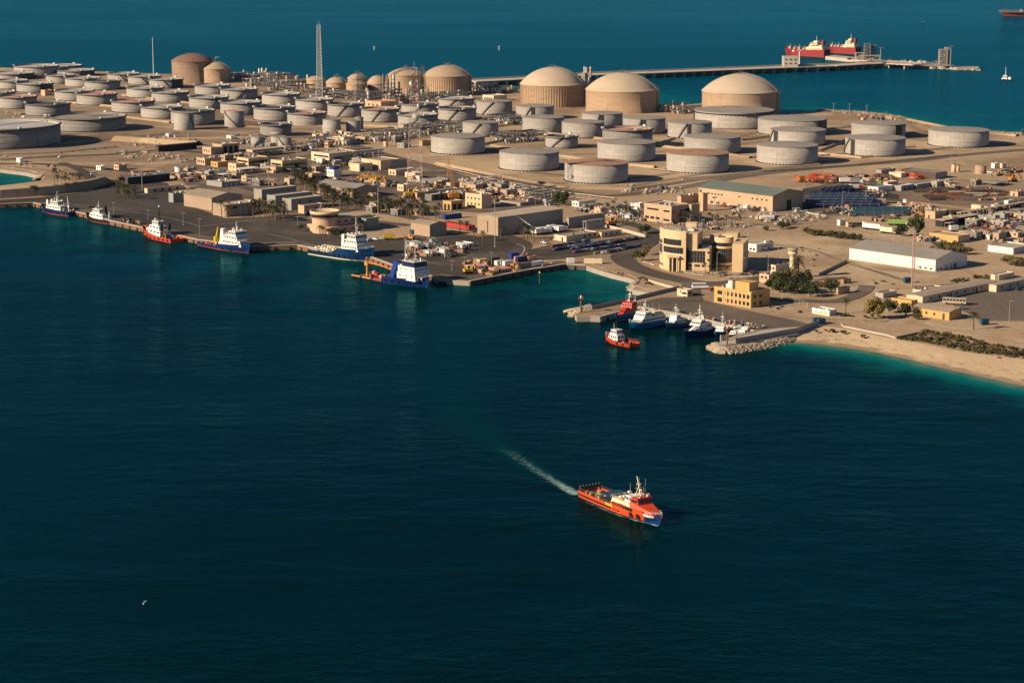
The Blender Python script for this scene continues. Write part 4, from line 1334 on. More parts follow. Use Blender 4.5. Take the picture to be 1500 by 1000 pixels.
bld('Y', 1052, 168, 1038, 1120, 132, 'yellowish hut peeping out of the tree cluster', 'yellow_wall', 'flat_roof', 'flat', [], 'hut', 'hut')
bld('Y', 1260, 138, 1240, 1318, 104, 'small brown and grey shed alone on the sand flat', 'wood', 'galv', 'flat', [('R', 1, 0, .8, 2, .3, .9, 'door', 'galv')], 'hut', 'hut')
bld('Y', 1148, 390, 1012, 1205, 345, 'low white house with arched openings by the beach road', 'white_wall', 'concrete_pale', 'flat', [('L', 3, .2, .62, 2.2, .1, .9, 'door', 'beige_warm')], 'house', 'house', ac=2)
bld('W', 500, 864, 388, 562, 786, 'small cream gatehouse with brown trim at the harbour entry', 'cream', 'roof_rust', 'flat', [('L', 1, .35, .62, 3.0, .12, .45), ('L', 1, .55, .75, .8, .5, .8), ('R', 1, .3, .7, 2.0, .2, .8)], 'gatehouse', 'gatehouse')
r_, a_, b_, h_ = bld('W', 1200, 985, 794, 1405, 808, 'two-storey ochre office with many small windows on the harbour apron', 'yellow_wall', 'flat_roof', 'flat',
                     [('L', 6, .55, .78, 2.0, .03, .70), ('L', 1, .55, .78, 3.6, .74, .92), ('L', 6, .12, .34, 2.0, .03, .70), ('L', 1, .08, .34, 3.6, .74, .92), ('R', 2, .55, .78, 2.0, .05, .65), ('R', 2, .12, .34, 2.0, .05, .65)], 'office', 'office_building', ac=9)
mb = MB()
mb.box((b_ * .42, a_ * .33, h_ - .45), (7, 9, 4.2))
mb.build('stair_block', M['yellow_wall'], r_)
mb = MB()
for i in range(8):
 mb.box((.0 - .12, a_ * (.02 + i * .105), .0), (.25, .5, h_ - .62))
mb.build('pilaster', M['beige_warm'], r_)
mb = MB()
mb.box((b_ * .25, a_ * .66, h_ - .45), (3.5, 4, 2.2))
mb.lathe([(1.6, h_ + 1.8), (1.6, h_ + 3.2), (.02, h_ + 3.4)], 14, 0, (b_ * .25, a_ * .66))
mb.build('water_tank', M['paint_white'], r_)
bld('N', 640, 237, 592, 722, 206, 'grey shipping cabin with open dark side beside the yellow tree', 'galv', 'grey_roof', 'flat', [], 'cabin', 'portable_cabin')
bld('N', 1042, 372, 822, 1118, 322, 'yellow single-storey house with tan ridged roof by the bus yard', 'yellow_wall', 'tan_roof', 'gable', [('L', 1, 0, .75, 1.2, .1, .2, 'door', 'door_dark'), ('L', 3, .35, .65, 1.0, .3, .95)], 'house', 'house')
bld('N', 812, 284, 690, 850, 252, 'low yellow annex behind the dark bushes and the yellow house', 'yellow_wall', 'tan_roof', 'flat', [], 'house', 'house')
bld('N', 880, 268, 782, 1330, 228, 'long cream barrack with tan roof along the bus yard, left wing', 'cream', 'tan_roof', 'gabley', [('R', 8, .35, .7, 1.2, .05, .97), ('R', 2, 0, .72, 1.1, .2, .9, 'door', 'door_dark')], 'barrack', 'barrack')
bld('N', 1330, 200, 1285, 1640, 158, 'long cream barrack with tan roof along the bus yard, right wing', 'cream', 'tan_roof', 'gabley', [('R', 6, .35, .7, 1.2, .03, .97)], 'barrack', 'barrack')
bld('N', 870, 218, 820, 1000, 188, 'cream flat block at the left corner of the long barrack', 'cream', 'flat_roof', 'flat', [], 'building', 'service_building', ac=2)
bld('N', 1345, 128, 1296, 1440, 96, 'pale flat-roofed block behind the long barrack', 'cream', 'white_roof', 'flat', [], 'building', 'service_building')
bld('L', 850, 838, 220, 1082, 752, 'long white warehouse with low grey roof standing alone on sand', 'white_wall', 'grey_roof', 'gable',
 [('L', 3, .10, .24, 1.4, .02, .20), ('R', 3, 0, .45, 2.0, .25, .75, 'door', 'galv'), ('R', 1, 0, .42, 1.6, .55, .66, 'door', 'door_dark'), ('R', 2, .1, .25, 1.2, .03, .22), ('L', 2, .18, .30, 1.6, .15, .22, 'vent', 'galv')], 'warehouse', 'warehouse')
bld('L', 852, 163, 596, 936, 118, 'long dark shed with black side behind the white-roofed store', 'pipe_dark', 'grey_roof', 'flat', [('R', 1, .05, .9, None, -.2, 1.2, 'panel', 'grey_wall')], 'shed', 'shed')
bld('L', 716, 236, 666, 976, 200, 'wide white-roofed store in the storage yard', 'grey_wall', 'white_roof', 'flat', [], 'warehouse', 'warehouse')
bld('L', 600, 250, 540, 692, 212, 'grey store with pale roof left of the wide white-roofed store', 'grey_wall', 'white_roof', 'flat', [('R', 2, .2, .6, 1.5, .1, .9)], 'warehouse', 'warehouse')
bld('L', 500, 212, 440, 575, 185, 'low pinkish-roofed hut row at the left of the storage yard', 'peach', 'white_roof', 'flat', [], 'hut', 'hut')
bld('L', 432, 260, 355, 545, 222, 'white hut with dark openings at the storage yard fence', 'white_wall', 'grey_roof', 'flat', [('L', 2, .2, .6, 1.5, .1, .9)], 'hut', 'hut')
bld('L', 1035, 440, 1004, 1560, 408, 'very long pale canopy roof on posts over a dark yard', 'galv', 'dome_cap', 'canopy', [], 'canopy', 'canopy')
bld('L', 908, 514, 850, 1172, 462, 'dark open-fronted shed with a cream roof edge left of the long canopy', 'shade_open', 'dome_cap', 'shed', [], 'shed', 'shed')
bld('L', 1016, 632, 806, 1102, 580, 'yellow-walled store with a grey end beside the bushes', 'yellow_wall', 'flat_roof', 'flat', [('R', 1, .05, .85, None, -.2, 1.2, 'panel', 'galv')], 'store', 'store_building')
bld('L', 1246, 606, 1214, 1436, 566, 'low open shed with white gable right of the yellow-walled store', 'white_wall', 'tan_roof', 'shed', [], 'shed', 'shed')
bld('L', 1420, 714, 1234, 1560, 668, 'long white-walled store with a bluish end at the right edge', 'white_wall', 'flat_roof', 'flat', [('R', 1, .05, .9, None, -.2, 1.2, 'panel', 'galv')], 'store', 'store_building')
bld('L', 1300, 218, 1200, 1395, 190, 'flat grey canopy on posts at the far side of the pipe yard', 'dark_metal', 'grey_roof', 'canopy', [], 'canopy', 'canopy')
bld('L', 1284, 82, 1258, 1312, 46, 'small white cabin behind the salmon-coloured tank', 'white_wall', 'white_roof', 'flat', [], 'cabin', 'portable_cabin')
bld('L', 1340, 82, 1324, 1368, 48, 'small cream cabin right of the white cabin behind the salmon tank', 'cream', 'flat_roof', 'flat', [], 'cabin', 'portable_cabin')
bld('L', 1400, 362, 1366, 1560, 326, 'pinkish store at the right edge behind the long canopy', 'peach', 'flat_roof', 'flat', [], 'store', 'store_building')
bld('L', 152, 502, 130, 192, 462, 'small white hut at the left corner of the hedge', 'white_wall', 'white_roof', 'flat', [], 'hut', 'hut')
bld('L', 212, 512, 200, 238, 478, 'little pink hut beside the small white hut', 'peach', 'roof_rust', 'flat', [], 'hut', 'hut')
bld('L', 600, 150, 510, 640, 118, 'cream hut at the left end of the long dark shed', 'cream', 'flat_roof', 'flat', [], 'hut', 'hut')
bld('L', 455, 130, 416, 560, 96, 'grey block behind the orange scrap heap', 'grey_wall', 'flat_roof', 'flat', [], 'building', 'service_building')
bld('B', 620, 932, 536, 768, 862, 'tan two-storey office with dark window bands, left one of two', 'beige_warm', 'tan_roof', 'flat', [('L', 1, .55, .74, None, -.2, 1.2), ('L', 1, .1, .3, None, -.2, 1.2), ('R', 1, .5, .7, None, -.25, 1.25)], 'office', 'office_building', ac=3)
bld('B', 868, 966, 785, 1052, 880, 'tan two-storey office with dark window bands, right one of two', 'beige_warm', 'tan_roof', 'flat', [('L', 1, .58, .74, None, -.2, 1.2), ('L', 1, .12, .3, None, -.2, 1.2), ('R', 1, .55, .72, None, -.25, 1.25), ('R', 1, .1, .26, None, -.25, 1.25)], 'office', 'office_building', ac=5)
bld('B', 650, 850, 604, 886, 800, 'flat cream canopy hall on columns in front of the three small cylinders', 'beige_warm', 'dome_cap', 'canopy', [('R', 1, .1, .6, None, -.2, 1.2, 'screen', 'beige')], 'canopy', 'canopy', roof_th=1.8)
bld('B', 346, 834, 284, 426, 782, 'pinkish low block beside a dark-windowed grey one', 'peach', 'flat_roof', 'flat', [('L', 3, .35, .65, 1.2, .1, .9)], 'building', 'works_building')
bld('B', 428, 822, 356, 552, 760, 'beige block with three tall dark openings', 'beige', 'concrete', 'flat', [('R', 3, .0, .75, None, .03, .97, 'door', 'shade_open')], 'building', 'works_building', ac=3)
bld('B', 302, 912, 240, 422, 862, 'pale pink row building with small windows near the inner road', 'peach', 'flat_roof', 'flat', [('L', 4, .3, .7, 1.2, .05, .95)], 'building', 'works_building', ac=3)
bld('B', 395, 925, 345, 470, 888, 'yellowish low house right of the pale pink row building', 'yellow_wall', 'flat_roof', 'flat', [('L', 2, .3, .7, 1.0, .1, .9)], 'house', 'house')
bld('B', 530, 960, 472, 600, 900, 'tan cube house left of the banded offices', 'beige_warm', 'flat_roof', 'flat', [('L', 2, .45, .65, 1.0, .1, .9)], 'house', 'house')
bld('H', 560, 128, 500, 706, 92, 'low white-roofed canopy in front of the banded offices', 'galv', 'white_roof', 'canopy', [], 'canopy', 'canopy')
bld('H', 425, 222, 314, 562, 186, 'low cream-roofed building behind the large tan warehouse', 'grey_wall', 'dome_cap', 'flat', [('R', 3, .1, .6, 2.0, .1, .9, 'door', 'white_wall')], 'building', 'works_building', ac=4)
bld('H', 1085, 170, 1022, 1158, 122, 'square brown block left of the white block with a blue top', 'peach', 'flat_roof', 'flat', [('R', 2, .3, .6, 1.0, .1, .9)], 'building', 'works_building')
r_, a_, b_, h_ = bld('H', 1246, 148, 1194, 1302, 96, 'bright white block with a blue tank on its roof', 'white_wall', 'white_roof', 'flat', [('L', 2, .45, .65, 1.0, .1, .9)], 'building', 'works_building')
put('roof_tank', (round(b_ * .7, 1), round(a_ * .6, 1), 2.2), 'blue_paint', r_, (b_ / 2, a_ / 2, h_ - .45))
bld('B', 1212, 894, 1080, 1420, 826, 'long cream works building with a strip window and a dark rear', 'cream', 'flat_roof', 'flat', [('L', 1, .55, .72, None, -.2, 1.1), ('L', 4, .12, .3, 1.6, .1, .9), ('R', 2, .1, .6, None, .1, .9, 'door', 'window_blue')], 'building', 'works_building', ac=6)
bld('B', 1318, 768, 1225, 1396, 706, 'cream square works building right of the twin small cylinders', 'cream', 'flat_roof', 'flat', [('L', 3, .15, .5, 1.6, .1, .9), ('R', 2, .2, .5, 1.6, .1, .9)], 'building', 'works_building', ac=4)
bld('B', 1112, 728, 1088, 1142, 684, 'tiny cream tower-like hut left of the cream square building', 'cream', 'flat_roof', 'flat', [('L', 1, .4, .7, 1.0, .1, .9)], 'hut', 'hut')
bld('I', 232, 108, 154, 328, 52, 'cream low building with a dark doorway below the long tan one', 'cream', 'tan_roof', 'flat', [('R', 1, 0, .6, 3, .1, .4, 'door', 'door_dark')], 'building', 'works_building')
bld('I', 388, 98, 246, 530, 28, 'long tan works building with flat brown roof left of the red tower', 'beige_warm', 'tan_roof', 'flat', [('R', 1, .05, .9, None, .3, 1.6, 'panel', 'grey_wall')], 'building', 'works_building')
bld('I', 500, 138, 445, 642, 96, 'low tan building at the left foot of the red and white tower', 'beige_warm', 'flat_roof', 'flat', [('L', 2, .2, .6, 1.2, .1, .9)], 'building', 'works_building')
bld('I', 555, 252, 510, 604, 204, 'small cream house left of the red tower base', 'cream', 'flat_roof', 'flat', [('L', 2, .3, .6, 1.0, .1, .9)], 'house', 'house')
bld('I', 640, 158, 566, 690, 118, 'cream low house seen through the red and white tower', 'cream', 'flat_roof', 'flat', [], 'house', 'house')
bld('I', 655, 304, 612, 960, 262, 'long low building with cream roof behind the orange crane', 'beige', 'dome_cap', 'flat', [('L', 1, .2, .7, 2, .1, .9)], 'building', 'works_building')
bld('I', 760, 322, 712, 1006, 276, 'low workshop with a white slatted roof beside the orange crane', 'mid_metal', 'white_roof', 'flat', [('R', 5, .15, .85, None, .05, .95, 'door', 'door_dark')], 'workshop', 'workshop', ac=5)
bld('I', 905, 388, 844, 990, 326, 'yellow double-bay garage with dark openings below the crane boom', 'yellow_wall', 'flat_roof', 'flat', [('L', 2, .0, .62, None, .06, .94, 'door', 'shade_open'), ('R', 2, .0, .62, None, .06, .94, 'door', 'shade_open')], 'garage', 'garage')
bld('I', 1128, 378, 1008, 1208, 278, 'tan cube office with small windows right of the orange crane', 'beige_warm', 'tan_roof', 'flat', [('L', 4, .6, .74, 1.2, .05, .95), ('L', 4, .2, .34, 1.2, .05, .95)], 'office', 'office_building', ac=3)
bld('I', 1080, 238, 1018, 1178, 190, 'square canopy with pale roof on tall posts in the centre yard', 'galv', 'dome_cap', 'canopy', [], 'canopy', 'canopy', roof_th=1.2)
bld('I', 900, 226, 868, 1012, 190, 'low pale block left of the square canopy', 'concrete_pale', 'flat_roof', 'flat', [], 'building', 'works_building')
bld('I', 800, 200, 700, 900, 168, 'dark low workshop roof behind the orange crane', 'mid_metal', 'flat_roof', 'flat', [], 'workshop', 'workshop')
bld('J', 262, 312, 216, 400, 290, 'flat cream shelter left of the round dark tree', 'cream', 'flat_roof', 'flat', [], 'building', 'works_building')
bld('C', 390, 496, 276, 512, 448, 'long peach hall in the process area below the domes', 'peach', 'roof_pink', 'flat', [('L', 3, .3, .6, 2, .1, .9)], 'hall', 'hall')
bld('C', 1215, 444, 1135, 1312, 402, 'cream hall between the ribbed dome and the first pale-capped dome', 'cream', 'white_roof', 'flat', [('L', 4, .3, .6, 2, .1, .9)], 'hall', 'hall')
bld('C', 500, 708, 445, 585, 668, 'pale block in the pipework left of the leftmost big flat tank', 'cream', 'concrete', 'flat', [], 'building', 'works_building', ac=4)
bld('C', 425, 775, 408, 442, 738, 'tiny peach hut in the pipework by the red tower', 'peach', 'concrete', 'flat', [], 'hut', 'hut')
bld('C', 692, 770, 670, 756, 732, 'yellow hut behind the red and white tower', 'yellow_wall', 'flat_roof', 'flat', [], 'hut', 'hut')
bld('G', 936, 204, 918, 1246, 150, 'long dark open shed with a blue sheet roof near the quay', 'pipe_dark', 'blue_roof', 'shed', [], 'shed', 'shed')
bld('G', 1080, 266, 1058, 1352, 232, 'low pale block behind the parked cars left of the big warehouse', 'cream', 'dome_cap', 'flat', [('R', 4, .2, .7, 2, .1, .9, 'door', 'door_dark')], 'building', 'works_building')
bld('G', 738, 98, 704, 772, 66, 'small white house on the sand left of a peach one', 'white_wall', 'white_roof', 'flat', [('L', 2, .35, .7, .9, .1, .9)], 'house', 'house')
bld('G', 870, 98, 834, 930, 58, 'peach house with flat roof on the sand near the inlet', 'peach', 'flat_roof', 'flat', [('L', 2, .35, .7, 1.0, .1, .9)], 'house', 'house')
bld('G', 148, 42, 120, 172, 10, 'tiny white hut alone at the far left roadside', 'white_wall', 'white_roof', 'flat', [], 'hut', 'hut')
bld('A', 1235, 710, 1214, 1262, 680, 'tiny white hut on the sand below the giant grey tank', 'white_wall', 'white_roof', 'flat', [], 'hut', 'hut')
bld('A', 1160, 815, 1140, 1442, 770, 'long low black-fronted shelter along the inner road at left', 'pipe_dark', 'dark_metal', 'shed', [], 'shelter', 'shelter')
bld('A', 330, 404, 300, 385, 362, 'small pink hut between the left field tanks', 'peach', 'roof_pink', 'flat', [], 'hut', 'hut')
def arcpts(cx, cy, r, a0, a1, n):
 return [(cx + r * math.cos(a0 + (a1 - a0) * i / n), cy + r * math.sin(a0 + (a1 - a0) * i / n)) for i in range(n + 1)]
def main_office():
 C, t = GT(*V('W', 710, 590))
 m_ = t / FPX
 u = 1 / 7.5 * m_
 def LX(x):
  return (x - 710) * u
 def HT(y, base=590):
  return (base - y) * u / CP
 root = thing('curved_office', 'large cream office with curved glass drum, dark glazing and stepped roof', 'office', (C.x, C.y, LZ), math.radians(-14))
 W = M['beige_warm']
 H1 = HT(345)
 H2 = HT(180)
 mb = MB()
 mb.box((LX(580), 9.5, 0), (LX(755) - LX(440), 18, H1))
 mb.box((LX(542), 9.45, H1 + .003), (LX(602) - LX(482), 17.8, H2 - H1))
 mb.build('wall', W, root)
 mb = MB()
 mb.box((LX(665), 10, H1 + .003), (LX(735) - LX(610), 14, .3))
 mb.build('roof', M['flat_roof'], root)
 mb = MB()
 cx, cy, r = LX(485), 15.0, 17.0
 outer = arcpts(cx, cy, r, PI * 1.02, PI * 1.5, 18)
 poly = outer + [(cx, cy + 8), (cx - r + 1, cy + 8)]
 mb.prism(poly, 0, H2, 0)
 mb.build('curved_wing', W, root)
 mb = MB()
 mb.prism([(p[0] * .94 + cx * .06, p[1] * .94 + (cy) * .06) for p in poly], H2 + .003, H2 + .3, 0)
 mb.build('roof', M['flat_roof'], root)
 def band(z0, z1, a0, a1, rr=r, c=(cx, cy), name='window', m='window'):
  b = MB()
  p = arcpts(c[0], c[1], rr + .08, a0, a1, 12)
  b.grid([[(x, y, z0) for x, y in p], [(x, y, z1) for x, y in p]], 0, True)
  q = arcpts(c[0], c[1], rr - .1, a0, a1, 12)
  b.grid([[(x, y, z1) for x, y in p], [(x, y, z1) for x, y in q]], 0, False)
  o = b.build(name, M[m], root)
  f = MB()
  n = 7
  for i in range(n + 1):
   a = a0 + (a1 - a0) * i / n
   f.tube((c[0] + (rr + .12) * math.cos(a), c[1] + (rr + .12) * math.sin(a), z0), (c[0] + (rr + .12) * math.cos(a), c[1] + (rr + .12) * math.sin(a), z1), .07, n=4)
  f.build('frame', M['mid_metal'], o)
 zA, zB, zC, zD = HT(395), HT(330), HT(308), HT(245)
 band(zA, zB, PI * 1.22, PI * 1.47)
 band(zC, zD, PI * 1.22, PI * 1.45)
 band(HT(430), HT(270), PI * 1.05, PI * 1.19, name='window', m='window_blue')
 for i in range(5):
  a = PI * (1.06 + i * .035)
  put('window', (1.0, .2, 1.3), 'window', root, (cx + (r + .0) * math.cos(a), cy + (r + .0) * math.sin(a), 2.0), a + PI / 2)
 mb = MB()
 p, q = arcpts(cx, cy, r, PI * 1.05, PI * 1.5, 16), arcpts(cx, cy, r - .4, PI * 1.05, PI * 1.5, 16)
 mb.prism(p + q[::-1], H2 + .004, H2 + 1.6)
 mb.build('parapet', W, root)
 put('entrance', (LX(410) - LX(300), .3, HT(400, 560)), 'shade_open', root, ((LX(300) + LX(410)) / 2, cy - r + 1.0, .1))
 for x in (305, 345, 395):
  mb = MB()
  mb.tube((LX(x), cy - r - .8, 0), (LX(x), cy - r - .8, HT(405, 560)), .45, n=10)
  mb.build('column', W, root)
 put('canopy_slab', (LX(420) - LX(285), 3.0, .8), 'beige_warm', root, ((LX(285) + LX(420)) / 2, cy - r - .2, HT(405, 560) + .01))
 wz0, wz1 = HT(490), HT(355)
 for i in range(6):
  x0 = LX(505) + (LX(692) - LX(505)) * i / 6
  wpart = put('window', (round((LX(692) - LX(505)) / 6 - .25, 2), .2, round(wz1 - wz0, 2)), 'window', root, (x0 + (LX(692) - LX(505)) / 12, .46, wz0))
  put('mullion', (round((LX(692) - LX(505)) / 6 - .25, 2), .1, .12), 'mid_metal', wpart, (0, -.14, (wz1 - wz0) * .5))
 for x in (525, 590, 622, 670):
  put('window', (1.4, .2, 1.1), 'window', root, (LX(x), .46, HT(535)))
 for y in (390, 470):
  put('window', (1.1, .2, 1.2), 'window', root, (LX(730), .46, HT(y)))
 mb = MB()
 mb.box((LX(494), .2, 0), (1.4, .5, HT(335)))
 mb.build('stair_slot', M['shade_open'], root)
 dx, dy, dr = LX(862), 12.0, (LX(965) - LX(755)) / 2 * 1.0
 mb = MB()
 mb.lathe([(dr, 0), (dr, HT(515, 600))], 48, 0, (dx, dy))
 mb.build('drum_wall', W, root)
 mb = MB()
 mb.lathe([(dr, HT(360, 600)), (dr, HT(240, 600)), (dr - .4, HT(240, 600)), (dr - .4, HT(262, 600)), (.02, HT(262, 600))], 48, 0, (dx, dy))
 mb.build('drum_parapet', W, root)
 mb = MB()
 mb.lathe([(dr - .15, HT(515, 600) - .3), (dr - .15, HT(360, 600) + .3)], 48, 0, (dx, dy))
 g = mb.build('drum_glazing', M['window'], root)
 mb = MB()
 for i in range(26):
  a = 2 * PI * i / 26
  mb.tube((dx + dr * math.cos(a), dy + dr * math.sin(a), HT(515, 600)), (dx + dr * math.cos(a), dy + dr * math.sin(a), HT(360, 600)), .08, n=4)
 for k in (.33, .66):
  z = HT(515, 600) + (HT(360, 600) - HT(515, 600)) * k
  ring = arcpts(dx, dy, dr + .02, 0, 2 * PI, 40)
  mb.grid([[(x, y, z) for x, y in ring], [(x, y, z + .15) for x, y in ring]], 0)
 mb.build('frame', M['mid_metal'], g)
 for i in range(11):
  a = PI * (1.08 + i * .076)
  put('window', (1.2, .2, 1.9), 'window', root, (dx + dr * math.cos(a), dy + dr * math.sin(a), HT(335, 600)), a + PI / 2)
  put('window', (.9, .2, 1.0), 'window', root, (dx + dr * math.cos(a), dy + dr * math.sin(a), HT(560, 600)), a + PI / 2)
 mb = MB()
 mb.box((LX(1045), 12, 0), (LX(1120) - LX(1000), 20, HT(236, 550)))
 mb.build('side_block', W, root)
 mb = MB()
 mb.box((LX(800), 30, 0), (LX(1000) - LX(560), 16, HT(215) - 5))
 mb.build('rear_block', W, root)
 for x, y, w_, d_, z0, h2 in ((725, 24, 5, 5, H1, 5), (800, 28, 6, 5, HT(215) - 5, 3.4), (905, 27, 7, 7, HT(215) - 5, 4.2), (460, 24, 6, 5, H2, 2.8)):
  put('roof_house', (w_, d_, h2), 'beige_warm', root, (LX(x), y, z0 + .01))
 for i in range(26):
  put('air_conditioner', rnd.choice([(2, 1.4, 1.1), (1.4, 1.2, .9), (3, 1.6, 1.3)]), rnd.choice(['paint_white', 'galv', 'mid_metal', 'dark_metal']), root,
   (rnd.uniform(LX(610), LX(735)), rnd.uniform(5, 16), H1 + .31) if i % 2 else (cx + rnd.uniform(-9, 3), cy + rnd.uniform(-7, 6), H2 + .31))
 for i in range(8):
  a = rnd.random() * 6.28
  put('air_conditioner', (1.4, 1.2, .9), rnd.choice(['paint_white', 'galv']), root, (dx + 4 * math.cos(a), dy + 4 * math.sin(a), HT(262, 600) + .05))
 for z in (HT(420), HT(318), HT(232)):
  b = MB()
  p, q = arcpts(cx, cy, r + .22, PI * 1.03, PI * 1.5, 18), arcpts(cx, cy, r - .1, PI * 1.03, PI * 1.5, 18)
  b.prism(p + q[::-1], z, z + .35)
  b.build('string_course', M['cream'], root)
 for x0, x1, y0, z in ((LX(500), LX(745), .42, HT(345) - .9), (LX(500), LX(745), .42, HT(500))):
  put('string_course', (x1 - x0, .25, .4), 'cream', root, ((x0 + x1) / 2, y0, z))
 for i in range(4):
  put('window', (.2, 1.2, 1.4), 'window', root, (LX(1120) - LX(1082) + LX(1082) + .02, 5 + i * 4.5, HT(420)))
 put('planter', (LX(1160) - LX(430), 2.2, .8), 'rock', root, ((LX(1160) + LX(430)) / 2, -2.0, 0))
main_office()
def control_building():
 C, t = GT(*V('T', 260, 165))
 u = t / FPX / 7.5
 root = thing('port_control_building', 'peach port control building with a round lookout drum above the quay', 'control tower', (C.x, C.y, LZ), math.radians(90 - AX))
 mb = MB()
 mb.box((18, 5, 0), (36, 22, 4.2))
 mb.box((20, 6, 4.203), (32, 16, 4.0))
 mb.build('wall', M['peach'], root)
 mb = MB()
 mb.box((22, 6, 8.21), (27, 15, .25))
 mb.build('roof', M['flat_roof'], root)
 for i in range(5):
  put('window', (2.6, .2, 1.2), 'window', root, (10 + i * 5.4, -2.04, 5.8))
  put('window', (2.0, .2, 1.2), 'window', root, (5 + i * 6.4, -6.05, 1.6))
 for i in range(3):
  put('window', (2.4, .2, 1.2), 'window', root, (3.96, 1 + i * 4.6, 5.8), PI / 2)
  put('window', (2.4, .2, 1.3), 'window', root, (-.04, -3 + i * 6, 1.6), PI / 2)
 mb = MB()
 mb.lathe([(7.6, 0), (7.6, 9.0)], 36, 0, (4, 4))
 mb.build('tower_shaft', M['peach'], root)
 mb = MB()
 mb.lathe([(7.7, 9.0), (8.4, 9.3), (8.4, 9.6)], 36, 1, (4, 4))
 mb.lathe([(7.9, 9.6), (8.2, 11.3)], 36, 0, (4, 4))
 mb.build('lookout_glazing', [M['window'], M['peach']], root)
 mb = MB()
 mb.lathe([(8.3, 11.3), (8.9, 11.4), (8.9, 13.2), (8.6, 13.2), (8.6, 12.5), (.02, 12.6)], 36, 0, (4, 4))
 mb.build('lookout_roof', M['beige_warm'], root)
 mb = MB()
 for i in range(18):
  a = 2 * PI * i / 18
  mb.tube((4 + 8.7 * math.cos(a), 4 + 8.7 * math.sin(a), 13.1), (4 + 8.7 * math.cos(a), 4 + 8.7 * math.sin(a), 14.1), .06, n=3)
 for i in range(5):
  mb.tube((rnd.uniform(-2, 6), rnd.uniform(-2, 6), 12.5), (rnd.uniform(-2, 6), rnd.uniform(-2, 6), 15 + rnd.random() * 3), .08, n=4)
 mb.build('roof_rail', M['paint_white'], root)
control_building()
bld('Q', 640, 550, 560, 725, 470, 'olive block joined to the right of the port control building', 'fence_green', 'grey_roof', 'flat', [], 'building', 'service_building')
bld('Q', 600, 480, 540, 700, 455, 'low yellow-edged roof behind the port control building', 'yellow_wall', 'flat_roof', 'flat', [], 'building', 'service_building')
def mushroom_tower():
 c, t = GT(1160.5, 407)
 u = t / FPX / CP
 root = thing('water_tower', 'slim cream tower with a mushroom head behind the trees', 'water tower', (c.x, c.y, LZ))
 mb = MB()
 H = 44 * u
 rr = 4.6 * t / FPX
 mb.lathe([(rr, 0), (rr * .92, H * .70), (rr * 1.0, H * .74), (rr * 1.55, H * .80)], 20, 0)
 mb.build('shaft', M['cream'], root)
 mb = MB()
 mb.lathe([(rr * 1.56, H * .80), (rr * 1.56, H * .86), (rr * 1.0, H * .87), (rr * 1.0, H * .93)], 20, 0)
 for i in range(10):
  a = 2 * PI * i / 10
  mb.tube((rr * 1.4 * math.cos(a), rr * 1.4 * math.sin(a), H * .86), (rr * 1.4 * math.cos(a), rr * 1.4 * math.sin(a), H * .93), .12, n=4)
 mb.build('gallery', M['beige_warm'], root)
 mb = MB()
 mb.lathe([(rr * 1.7, H * .93), (rr * 1.75, H * .96), (rr * .8, H * .985), (.02, H)], 20, 0)
 mb.build('cap', M['concrete'], root)
mushroom_tower()
def interp(tab, u):
 for (a, x), (b, y) in zip(tab, tab[1:]):
  if u <= b:
   return x + (y - x) * (u - a) / max(1e-9, b - a)
 return tab[-1][1]
def vessel_frame(bow, stern_near, B, near=True):
 b = G(*bow, 0)
 s = G(*stern_near, 0)
 if near:
  c = s
  for _ in range(3):
   d = (b - c).normalized()
   n = Vector((-d.y, d.x, 0))
   if n.dot(Vector((s.x, s.y, 0))) < 0:
    n = -n
   c = s + n * B / 2
  s = c
 d = b - s
 return s, math.atan2(d.y, d.x), d.length
